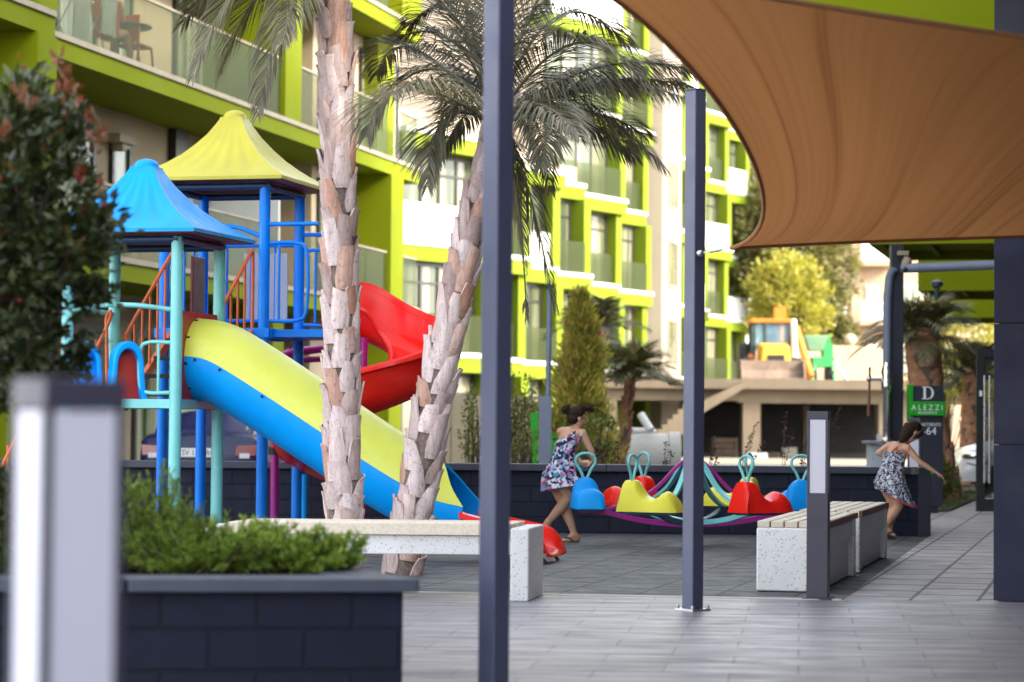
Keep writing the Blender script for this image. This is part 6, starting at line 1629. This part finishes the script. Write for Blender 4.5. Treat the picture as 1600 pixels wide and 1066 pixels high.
# sign totem
sd = 31.0; ss = FPX/sd
def sp_(px,py,dy=0): return at(px,py,sd+dy)
x0, x1 = px2x(1424,sd), px2x(1472,sd); ztop = sp_(1448,603).z; zg1, zg0 = sp_(1448,628).z, sp_(1448,650).z
t = thing('sign_totem', 'charcoal and green apartment sign totem reading D and ALEZZI', 'sign', Vector(((x0+x1)/2,sd,0)))
yf = sd-.09
m = MB(); m.box(((x0+x1)/2-.0,sd,(ztop+.08)/2),(x1-x0-.0,.18,ztop-.08)); m.box(((x0+x1)/2,sd,.045),(x1-x0-.12,.12,.09)); m.build('slab','sign_dark',t,bevel=.004)
m = MB(); m.box((px2x(1446,sd),sd-.03,(zg0+zg1)/2),(px2x(1473,sd)-px2x(1418,sd)+.0,.26,zg1-zg0)); bnd = m.build('green_band','sign_green',t,bevel=.012,seg=3)
m = MB(); m.box((px2x(1421.5,sd),sd-.012,(zg0-.06+ztop)/2),(px2x(1425,sd)-px2x(1419,sd),.215,ztop-zg0+.08)); m.build('green_strip','sign_green',t,bevel=.003)
yb = sd-.163
text_part('lettering_name','ALEZZI',.098,'letter_white',bnd,Vector((px2x(1445.5,sd),yb,sp_(1446,641).z)),(1,0,0),(0,0,1),.002,'CENTER',.92,1.5)
text_part('lettering_small','RESIDENCE',.045,'letter_white',bnd,Vector((px2x(1446,sd),yb,sp_(1446,647).z)),(1,0,0),(0,0,1),.002,'CENTER',1.0,1.1)
yt = yf-.003
def bigD(px,py):
    c = Vector((px2x(px,sd),yt,sp_(px,py).z)); h = .16; m = MB(); B = lambda x0,x1,z0,z1: m.box(c+Vector(((x0+x1)/2*h,0,(z0+z1)/2*h)),((x1-x0)*h,.006,(z1-z0)*h))
    B(-.36,-.18,.07,.93); B(-.48,.0,0,.066); B(-.48,.0,.934,1.0)
    n = 20; ro = []; ri = []
    for i in range(n+1):
        a = -PI/2+PI*i/n; ro.append((.0+.46*math.cos(a), .5+.5*math.sin(a))); ri.append((.0+.29*math.cos(a), .5+.435*math.sin(a)))
    vs = [c+Vector((x*h,-.003,z*h)) for x,z in ro+ri]+[c+Vector((x*h,.003,z*h)) for x,z in ro+ri]; k = n+1; F = []
    for i in range(n): F += [(i,i+1,k+i+1,k+i),(2*k+i,3*k+i,3*k+i+1,2*k+i+1),(i,2*k+i,2*k+i+1,i+1),(k+i,k+i+1,3*k+i+1,3*k+i)]
    m.add(vs,F); m.build('lettering_letter','letter_white',t)
bigD(1448,624)
text_part('lettering_apartments','APARTMENTS',.058,'letter_white',t,Vector((px2x(1448.5,sd),yt,sp_(1448,666).z)),(1,0,0),(0,0,1),.002,'CENTER',.9)
text_part('lettering_numbers','1-64',.135,'letter_white',t,Vector((px2x(1446.5,sd),yt,sp_(1448,679).z)),(1,0,0),(0,0,1),.002,'CENTER',1.0)
m = MB(); a0 = Vector((px2x(1449,sd),yt,sp_(1450,738).z)); 
m.add([a0+Vector((-.06,0,.10)),a0+Vector((.08,0,.0)),a0+Vector((-.06,0,-.10)),a0+Vector((-.06,.004,.10)),a0+Vector((.08,.004,.0)),a0+Vector((-.06,.004,-.10))],[(0,2,1),(3,4,5),(0,1,4,3),(1,2,5,4),(2,0,3,5)]); m.build('arrow_mark','sign_green',t)
# glazed entrance door standing open
dd = 31.0; dx0, dx1 = px2x(1525.5,dd), px2x(1525.5,dd)+.52
t = thing('glass_door', 'black framed glass door standing open with a tall steel bar handle', 'door', Vector((dx0,dd,0)))
zt_ = at(1530,545,dd).z; zb_ = .02
m = MB(); 
for (a,b_,c,d) in ((dx0,dx0+.11,zb_,zt_),(dx1-.11,dx1,zb_,zt_)): m.box(((a+b_)/2,dd,(c+d)/2),(b_-a,.06,d-c))
m.box(((dx0+dx1)/2,dd,zt_-.055),(dx1-dx0-.222,.058,.11)); m.box(((dx0+dx1)/2,dd,.10),(dx1-dx0-.222,.058,.16)); m.build('frame','black_rubber',t,bevel=.003)
m = MB(); m.box(((dx0+dx1)/2,dd,(zt_+.0)/2+.04),(dx1-dx0-.22,.012,zt_-.30)); m.build('glass_pane','glass_clear',t)
m = MB(); hx = dx0+.09
for xx in (hx,hx+.065):
    m.tube([Vector((xx,dd-.075,at(1530,587,dd).z)),Vector((xx,dd-.075,at(1530,755,dd).z))],.014,8)
for py in (600,742): m.tube([Vector((hx,dd-.03,at(1530,py,dd).z)),Vector((hx,dd-.075,at(1530,py,dd).z))],.012,8)
m.build('bar_handle','steel',t,smooth=50)
m = MB(); m.box((hx-.04,dd-.034,at(1528,615,dd).z),(.035,.008,.07)); m.build('lock_plate','letter_white',t)
m = MB(); m.box((dx0+.30,dd-.012,at(1540,776,dd).z),(.20,.01,.09)); m.build('sticker','cream_trim',t)
# lamp post in the bed
ld = 30.0
t = thing('street_lamp', 'slim grey lamp post with a thicker square foot near the cypress', 'lamp post', Vector((px2x(853,ld),ld,0)))
m = MB(); m.box((px2x(852,ld),ld,at(852,620,ld).z/2),(.155,.155,at(852,620,ld).z)); m.build('foot_box','pipe_grey',t,bevel=.005)
m = MB(); zt_ = at(858,452,ld).z; m.tube([Vector((px2x(856,ld),ld,at(852,620,ld).z)),Vector((px2x(857,ld),ld,zt_))],.034,12); m.build('shaft','pipe_grey',t,smooth=50)
m = MB(); m.lathe(Vector((px2x(857,ld),ld,zt_)),[(.034,0),(.05,.01),(.05,.05),(.02,.07)],14); m.build('lamp_cap','pole_dark',t,smooth=40)
ld2 = 42.8
t = thing('street_lamp', 'thin dark lamp post rising in front of the second lime balcony on the right', 'lamp post', Vector((px2x(1463,40),40,0)))
m = MB(); m.tube([Vector((px2x(1463,40),40,0)),Vector((px2x(1463.5,40),40,at(1463,452,40).z))],.045,10); m.build('shaft',plain('dark_green_pole',(.015,.05,.04),.5,.1,3),t,smooth=50)
m = MB(); m.lathe(Vector((px2x(1463.5,40),40,at(1463,452,40).z)),[(.05,0),(.05,.02),(.10,.05),(.10,.12),(.02,.16)],12); m.build('lamp_head','pole_dark',t,smooth=40)
m = MB(); c = Vector((px2x(835,32),32,0)); m.box(c+Z*.62,(.10,.05,1.24)); m.box(c+Vector((.30,.1,.82)),(.30,.05,.30)); m.tube([c+Vector((.30,.1,0)),c+Vector((.30,.1,.68))],.02,8)
tag(m.build('green_signpost','sign_green'),'small bright green sign standing behind the slim lamp post foot','sign')
# concrete pipe with white plastic tubes on it
cd = 45.0; c0, c1 = px2x(966,cd), px2x(1052,cd); r_ = .47
zc_ = at(1000,700,cd).z
t = thing('concrete_pipe', 'pale concrete pipe section lying behind the low wall', 'pipe', Vector(((c0+c1)/2,cd,0)))
m = MB(); zc_ = .46; rt = Matrix((Vector((0,1,0)),Vector((0,0,1)),Vector((1,0,0)))).transposed()
m.lathe(Vector((c0,cd,zc_)),[(r_-.07,0),(r_,0),(r_,c1-c0-.1),(r_+.03,c1-c0-.09),(r_+.03,c1-c0+.12),(r_-.05,c1-c0+.12),(r_-.07,c1-c0)],28,rt); m.build('shell','concrete_pale',t,smooth=40)
m = MB(); m.tube([Vector((px2x(946,44.4),44.4,.02)),Vector((px2x(962,44.2),44.2,.03))],.09,12); tag(m.build('white_tube','white_paint',smooth=50),'white plastic tube lying on the ground left of the concrete pipe','tube')
m = MB(); m.tube([Vector((px2x(948,44.8),44.8,at(950,673,44.8).z)),Vector((px2x(1006,45.0),45.0,at(1006,674,45).z))],.065,12); m.tube([Vector((px2x(1006,45),45,at(1006,674,45).z)),Vector((px2x(1024,45.1),45.1,at(1024,675,45.1).z))],.05,10); tag(m.build('white_tube','white_paint',smooth=50),'long white plastic tube lying across the top of the concrete pipe','tube')
m = MB(); m.tube([Vector((px2x(1001,44.9),44.9,at(1001,648,44.9).z)),Vector((px2x(1017,44.7),44.7,at(1017,673,44.7).z))],.075,12); tag(m.build('white_tube','white_paint',smooth=50),'short white plastic tube leaning up from the concrete pipe','tube')
# ---------------------------------------------------------------- cars
def car_body_loft(prof_fn, sects, name, mat, parent): pass
cd = 34.0; cc = Vector((px2x(312,cd),cd,-.06)); 
car = thing('parked_car', 'dark navy saloon car seen from behind with a white number plate', 'car', cc)
def cp(x,y,z): return cc+Vector((x,y,z))
hw = .84
# body side profile (y from tail 0 to nose 4.3; z), rear faces the camera
def ring(y, zlo, zhi, w, rnd_=.10, wt=None):
    wt = wt or w; n = 7; q = []
    pts = [(-w*.94,zlo),(-w,zlo+.12),(-w*1.0,zlo+(zhi-zlo)*.55),(-wt*.985,zhi-.07),(-wt*.90,zhi-.015),(-wt*.55,zhi+.012),(0,zhi+.02)]
    q = pts+[(-x,z) for x,z in pts[-2::-1]]
    return [cp(x,y,z) for x,z in q]
m = MB(); m.loft([ring(-.02,.36,.62,.72),ring(.0,.30,.84,.80),ring(.03,.24,.93,.835),ring(.30,.2,.97,hw),ring(.7,.2,.98,hw),ring(1.4,.2,.96,hw),ring(2.7,.2,.94,hw),ring(3.4,.2,.88,hw),ring(4.0,.22,.78,.80),ring(4.25,.3,.62,.70)],True); m.build('body','car_blue',car,smooth=38,bevel=.015)
def cring(y,z0,z1,w0,w1): 
    pts = [(-w0,z0),(-(w0+w1)/2-.01,(z0+z1)/2),(-w1,z1-.05),(-w1*.9,z1),(-w1*.4,z1+.02),(0,z1+.025)]; q = pts+[(-x,z) for x,z in pts[-2::-1]]; return [cp(x,y,z) for x,z in q]
m = MB(); m.loft([cring(.52,.96,.99,.70,.68),cring(.85,.96,1.22,.76,.66),cring(1.25,.96,1.40,.78,.60),cring(1.9,.96,1.43,.79,.60),cring(2.5,.95,1.33,.78,.60),cring(3.0,.94,1.05,.72,.64),cring(3.15,.93,.98,.7,.66)],True); cab = m.build('cabin','car_blue',car,smooth=38)
def quad(name, ps, mat, parent, th=.012):
    a,b_,c,d = [Vector(p) for p in ps]; nn = (b_-a).cross(d-a).normalized(); m = MB(); m.hexa([a,b_,c,d],[p+nn*th for p in (a,b_,c,d)]); return m.build(name,mat,parent)
quad('rear_window',[cp(-.62,.585,1.02),cp(.62,.585,1.02),cp(.53,1.14,1.395),cp(-.53,1.14,1.395)],'glass_rail' if False else plain('car_rear_glass',(.30,.32,.18),.12,.5,1.6,spec=.3),cab,.014)  # greenish reflection of the facade put into the glass colour
for k in (-1,1):
    m = MB(); m.hexa([cp(k*.80,-.035,.66),cp(k*.50,-.05,.66),cp(k*.52,-.05,.80),cp(k*.82,-.02,.82)] if k < 0 else [cp(.50,-.05,.66),cp(.80,-.035,.66),cp(.82,-.02,.82),cp(.52,-.05,.80)],[cp(k*.80,.06,.66),cp(k*.50,.05,.66),cp(k*.52,.05,.80),cp(k*.82,.08,.82)] if k < 0 else [cp(.50,.05,.66),cp(.80,.06,.66),cp(.82,.08,.82),cp(.52,.05,.80)]); m.build('tail_light','lamp_red',car,bevel=.01)
    m = MB(); m.box(cp(k*.64,-.052,.665),(.14,.02,.07)); m.build('reversing_light','white_plastic',car)
    for y in (.75,3.45):
        m = MB(); rt = Matrix((Vector((0,1,0)),Vector((0,0,1)),Vector((1,0,0)))).transposed(); m.lathe(cp(k*.80-.09,y,.31),[(.19,0),(.31,.0),(.325,.04),(.325,.14),(.31,.18),(.19,.18)],22,rt); w = m.build('wheel','black_rubber',car,smooth=40); m = MB(); m.lathe(cp(k*.80-.085,y,.31),[(.02,0),(.19,.0),(.19,.17),(.02,.17)],18,rt); m.build('rim','steel',w,smooth=40)
m = MB(); m.loft([[cp(x,-.06+.10*abs(x)**3,z) for x,z in ((-.82,zz),)]+[cp(x,-.06+.10*abs(x)**3,zz) for x in (-.6,-.3,0,.3,.6,.82)]+[cp(x,.2,zz) for x in (.82,0,-.82)] for zz in (.26,.46,.54)],True); m.build('bumper','car_blue',car,smooth=30)
m = MB(); m.box(cp(0,-.055,.705),(.54,.014,.125)); pl = m.build('number_plate','plate_white',car,bevel=.003)
text_part('lettering_plate','SV 13 KRO',.112,'letter_black',pl,cp(.0,-.064,.668),(1,0,0),(0,0,1),.001,'CENTER',.92)
m = MB(); m.tube([cp(.05,1.75,1.44),cp(.05,2.0,1.66)],.006,6); m.build('aerial','black_rubber',car)
cw = thing('parked_car', 'front of a white car peeking out beside the open glass door', 'car', Vector((px2x(1502,40),40,0))); cc = Vector((px2x(1501,40),40,0))
def wr(x,zlo,zhi,y0,y1):
    pts = [(y0,zlo+.1),(y0-.02,zlo+(zhi-zlo)*.5),(y0+.06,zhi-.08),(y0+.22,zhi),((y0+y1)/2,zhi+.03)]; q = pts+[(y0+y1-y,z) for y,z in pts[-2::-1]]+[(y1,zlo),(y0,zlo)]; return [cc+Vector((x,y,z)) for y,z in q]
m = MB(); m.loft([wr(0,.30,.46,.30,1.35),wr(.06,.20,.62,.1,1.55),wr(.25,.2,.74,.0,1.66),wr(.8,.2,.90,-.03,1.7),wr(1.2,.2,.98,-.03,1.7),wr(2.5,.2,1.0,-.03,1.7),wr(3.9,.2,.96,-.0,1.68),wr(4.1,.3,.7,.2,1.5)],True); m.build('body','car_white',cw,smooth=40)
m = MB(); m.loft([wr(1.15,.95,1.0,.1,1.56),wr(1.75,.95,1.38,.24,1.42),wr(2.6,.95,1.45,.26,1.40),wr(3.5,.95,1.30,.24,1.42),wr(3.8,.93,1.0,.15,1.5)],True); m.build('cabin',plain('car_side_glass',(.03,.04,.045),.08,.2,2,coat=1.0),cw,smooth=35)
for y in (.02,1.66):
    m = MB(); m.ell(cc+Vector((.22,y+(.10 if y<1 else -.1),.62)),(.20,.10,.085),14,10,rz_m(-.6 if y<1 else .6)); m.build('headlight','chrome',cw,smooth=60)
m = MB(); m.box(cc+Vector((-.0,.83,.36)),(.05,.9,.14)); m.build('grille','black_rubber',cw,bevel=.01)
m = MB(); m.tube(spline([cc+Vector((.10,-.02,.50)),cc+Vector((.35,-.04,.47)),cc+Vector((.5,-.045,.62))],5),.012,6); m.build('bumper_seam','pipe_grey',cw)
for x in (.78,3.3):
    for y in (-.02,1.5):
        m = MB(); rt = Matrix((Vector((1,0,0)),Vector((0,0,1)),Vector((0,-1,0)))).transposed(); m.lathe(cc+Vector((x,y+.19,.31)),[(.19,0),(.31,0),(.32,.04),(.32,.15),(.31,.2),(.19,.2)],22,rt); w = m.build('wheel','black_rubber',cw,smooth=40); m = MB(); m.lathe(cc+Vector((x,y+.18,.31)),[(.02,0),(.19,0),(.19,.18),(.02,.18)],16,rt); m.build('rim','steel',w,smooth=40)
# ---------------------------------------------------------------- wheel loader on the deck
ldp = 86.0; zd = gz(593)+.002; lx = px2x(1204,ldp); S = ldp/FPX
ldr = thing('backhoe_loader', 'muddy yellow and orange backhoe loader parked on the concrete deck', 'digger', Vector((lx,ldp,zd)))
def lp(px,py,dy=0): q = at(px,py,ldp); return Vector((q.x, ldp+dy, q.z))
m = MB(); a,b_ = lp(1152,592,-1.6), lp(1250,560,-1.6)
w_ = b_.x-a.x; n = 8; rings = []
for i in range(n+1):
    an = -.2+2.6*i/n; rings.append((math.cos(an), math.sin(an)))
pr = [(-.55*0-.1,a.z+.02),(-.35,a.z+.0)]
m.loft([[Vector((x,ldp-1.6+dy,zz)) for dy,zz in ((-.25,zd+.02),(.35,zd+.02),(.55,zd+.35),(.5,zd+.72),(.42,zd+.72),(.42,zd+.38),(.28,zd+.12),(-.25,zd+.06))] for x in (a.x,a.x+.04,b_.x-.04,b_.x)],True)
for x in (a.x+.02,b_.x-.02): m.add([Vector((x+o,ldp-1.6+dy,zz)) for o in (-.03,.03) for dy,zz in ((-.25,zd+.03),(.5,zd+.03),(.5,zd+.74),(.2,zd+.7))],[(0,1,2,3),(7,6,5,4),(0,4,5,1),(1,5,6,2),(2,6,7,3),(3,7,4,0)])
m.build('bucket','mud_steel',ldr)
m = MB()
for k in range(7): x = a.x+w_*(k+.5)/7; m.box((x,ldp-1.92,zd+.05),(.09,.22,.05))
m.build('bucket_teeth','mud_steel',ldr)
m = MB(); p0, p1 = lp(1184,562), lp(1232,538); m.hexa([Vector((p0.x,ldp-1.0,zd+.45)),Vector((p1.x,ldp-1.0,zd+.45)),Vector((p1.x,ldp+.3,zd+.45)),Vector((p0.x,ldp+.3,zd+.45))],[Vector((p0.x+.08,ldp-.95,p1.z-.1)),Vector((p1.x-.08,ldp-.95,p1.z-.1)),Vector((p1.x,ldp+.3,p1.z+.05)),Vector((p0.x,ldp+.3,p1.z+.05))]); m.build('bonnet','loader_yellow',ldr,bevel=.05)
m = MB(); m.box(((p0.x+p1.x)/2,ldp-1.01,zd+.75),(.6,.03,.35)); m.build('grille','black_rubber',ldr)
cx0, cx1 = lp(1177,540).x, lp(1238,540).x; cz0, cz1 = lp(1200,548).z, lp(1200,503).z
m = MB(); y0, y1 = ldp+.3, ldp+1.7
for x in (cx0,cx1-.10):
    for y in (y0,y1): m.box((x+.05,y,(cz0+cz1)/2-.2),(.10,.10,cz1-cz0+.4))
m.box(((cx0+cx1)/2-.25,y0,(cz0+cz1)/2),(.07,.07,cz1-cz0)); m.build('cab_frame',plain('cab_frame',(.02,.04,.04),.5,.1,3),ldr)
m = MB(); m.box(((cx0+cx1)/2,(y0+y1)/2,cz1+.05),(cx1-cx0+.16,1.7,.14)); m.build('cab_roof','loader_orange',ldr,bevel=.04)
m = MB(); m.box(((cx0+cx1)/2,y0+.02,(cz0+cz1)/2),(cx1-cx0-.2,.02,cz1-cz0)); m.box((cx0+.05,(y0+y1)/2,(cz0+cz1)/2),(.02,1.3,cz1-cz0)); m.box((cx1-.05,(y0+y1)/2,(cz0+cz1)/2),(.02,1.3,cz1-cz0)); m.build('cab_glass',m_glass('cab_glass',(.30,.50,.62),.35),ldr)
m = MB(); m.box(((cx0+cx1)/2,(y0+y1)/2,cz0+.35),(.5,.5,.6)); m.box(((cx0+cx1)/2,y1-.45,cz0+.8),(.5,.14,.7)); m.build('seat',plain('cab_seat',(.12,.10,.22),.8,.2,3),ldr,bevel=.04)
m = MB(); q0 = lp(1230,502,2.2); m.box((q0.x,ldp+2.3,lp(1230,489).z),(.42,.5,.62)); m.hexa([Vector((q0.x-.16,ldp+2.1,lp(1230,482).z)),Vector((q0.x+.2,ldp+2.1,lp(1230,482).z)),Vector((q0.x+.2,ldp+2.6,lp(1230,482).z)),Vector((q0.x-.16,ldp+2.6,lp(1230,482).z))],[Vector((q0.x-.02,ldp+2.2,lp(1230,475).z)),Vector((q0.x+.14,ldp+2.2,lp(1230,475).z)),Vector((q0.x+.14,ldp+2.5,lp(1230,475).z)),Vector((q0.x-.02,ldp+2.5,lp(1230,475).z))]); m.tube([Vector((q0.x,ldp+2.3,zd+.6)),Vector((q0.x,ldp+2.3,lp(1230,500).z))],.14,8); m.build('backhoe_boom','loader_orange',ldr)
for (pa,pb,w,mt,nm) in ((lp(1240,560,-.4),lp(1239,500,-.1),.11,'white_paint','exhaust_stack'),(lp(1262,590,-.9),lp(1246,512,.4),.13,'loader_orange','loader_arm'),(lp(1170,585,-.9),lp(1176,556,.4),.12,'loader_orange','loader_arm')):
    m = MB(); m.tube([pa,pb],w,8); m.build(nm,mt,ldr,smooth=50)
for k in (-1,1):
    for (y,r) in ((-.45,.42),(1.5,.72)):
        m = MB(); rt = Matrix((Vector((0,1,0)),Vector((0,0,1)),Vector((1,0,0)))).transposed(); m.lathe(Vector((lx+k*.85-.17,ldp+y,zd+r)),[(r*.55,0),(r*.92,0),(r,.07),(r,.27),(r*.92,.34),(r*.55,.34)],24,rt); w = m.build('wheel','black_rubber',ldr,smooth=40); m = MB(); m.lathe(Vector((lx+k*.85-.15,ldp+y,zd+r)),[(.05,0),(r*.55,.0),(r*.55,.3),(.05,.3)],18,rt); m.build('rim','loader_yellow',w,smooth=40)
# green dumper beside it
gd = 88.0; zg = zd; gxx = px2x(1280,gd)
dmp = thing('site_dumper', 'green site dumper with a pale skip beside the backhoe loader', 'dumper', Vector((gxx,gd,zg)))
def gp_(px,py,dy=0): q = at(px,py,gd); return Vector((q.x,gd+dy,q.z))
a, b_ = gp_(1256,548), gp_(1288,526)
m = MB(); m.loft([[Vector((x,gd-.4,z_)) for x,z_ in ()]] if False else [[Vector((a.x+.12,gd-.5,a.z)),Vector((b_.x-.12,gd-.5,a.z)),Vector((b_.x-.12,gd+.6,a.z)),Vector((a.x+.12,gd+.6,a.z))],[Vector((a.x-.05,gd-.8,b_.z)),Vector((b_.x+.05,gd-.8,b_.z)),Vector((b_.x+.05,gd+.8,b_.z)),Vector((a.x-.05,gd+.8,b_.z))]],True); m.build('skip',plain('pale_green_skip',(.30,.55,.33),.6,.15,2),dmp,bevel=.03)
m = MB(); c0_, c1_ = gp_(1268,590), gp_(1302,540); m.box(((c0_.x+c1_.x)/2,gd+.3,zg+.75),(c1_.x-c0_.x,1.4,.35)); m.box((c1_.x-.2,gd+.2,zg+1.15),(.36,.8,.55)); m.tube([Vector((c1_.x-.2,gd-.1,zg+1.4)),Vector((c1_.x-.15,gd-.1,zg+1.75))],.05,8); m.build('chassis','machine_green',dmp,bevel=.03)
m = MB()
m.tube([Vector((c0_.x-.05,gd-.5,zg)),Vector((c0_.x+.1,gd-.3,zg+.85)),Vector((c1_.x-.1,gd-.3,zg+.85)),Vector((c1_.x,gd-.5,zg))],.07,8); m.build('stand_frame','machine_green',dmp,smooth=40)
for k,(px) in enumerate((1270,1298)):
    for y in (-.2,.9):
        q = gp_(px,585); m = MB(); rt = Matrix((Vector((0,1,0)),Vector((0,0,1)),Vector((1,0,0)))).transposed(); m.lathe(Vector((q.x-.1,gd+y,zg+.3)),[(.14,0),(.28,0),(.3,.05),(.3,.15),(.28,.2),(.14,.2)],18,rt); m.build('wheel','black_rubber',dmp,smooth=40)
m = MB(); q0,q1 = at(1303,566,84),at(1326,592,84); m.tube([Vector((q0.x,84,q0.z)),Vector((q1.x,84.4,zd+.06))],.07,8); tag(m.build('white_tube','white_paint',smooth=50),'white tube propped on the concrete deck right of the green dumper','tube')
# round ball on the parapet
q = at(1329,556,G0+9.85); m = MB(); m.ell((q.x,G0+10,zt+1.5+.22),(.24,.24,.24),16,12); m.lathe((q.x,G0+10,zt+1.502),[(.16,0),(.10,.02),(.08,.04)],14); tag(m.build('ball_finial','cream_wall',smooth=60),'pale ball standing on the cream parapet above the concrete deck','ball')

# ---------------------------------------------------------------- light
w = bpy.data.worlds.new('World'); scene.world = w; w.use_nodes = True; nt = w.node_tree
sky = nt.nodes.new('ShaderNodeTexSky'); sky.sky_type = 'NISHITA'; sky.sun_disc = False
SUN_D = Vector((.90,-.43,0)).normalized(); EL = math.radians(31)
sdir = SUN_D*math.cos(EL)+Z*math.sin(EL)
sky.sun_elevation = EL; sky.sun_rotation = math.atan2(sdir.x, sdir.y); sky.air_density = 1.0; sky.dust_density = 1.6; sky.ozone_density = 1.0
bg = nt.nodes['Background']; hs = N(nt, 'ShaderNodeHueSaturation', Saturation=.30); nt.links.new(sky.outputs[0], hs.inputs['Color']); nt.links.new(hs.outputs[0], bg.inputs[0]); bg.inputs[1].default_value = .15
ld_ = bpy.data.lights.new('sun','SUN'); ld_.energy = 1.2; ld_.angle = math.radians(11); ld_.color = (1.0,.87,.66)
lo_ = bpy.data.objects.new('sun', ld_); COL.objects.link(lo_); lo_.rotation_euler = sdir.to_track_quat('Z','Y').to_euler()
scene.view_settings.view_transform = 'Standard'; scene.view_settings.look = 'None'; scene.view_settings.gamma = 1; scene.view_settings.exposure = 2.7
scene.render.engine = 'CYCLES'; scene.cycles.use_denoising = True
try: scene.cycles.denoiser = 'OPENIMAGEDENOISE'
except Exception: pass
scene.cycles.max_bounces = 8; scene.cycles.transparent_max_bounces = 16; scene.cycles.caustics_reflective = False; scene.cycles.caustics_refractive = False
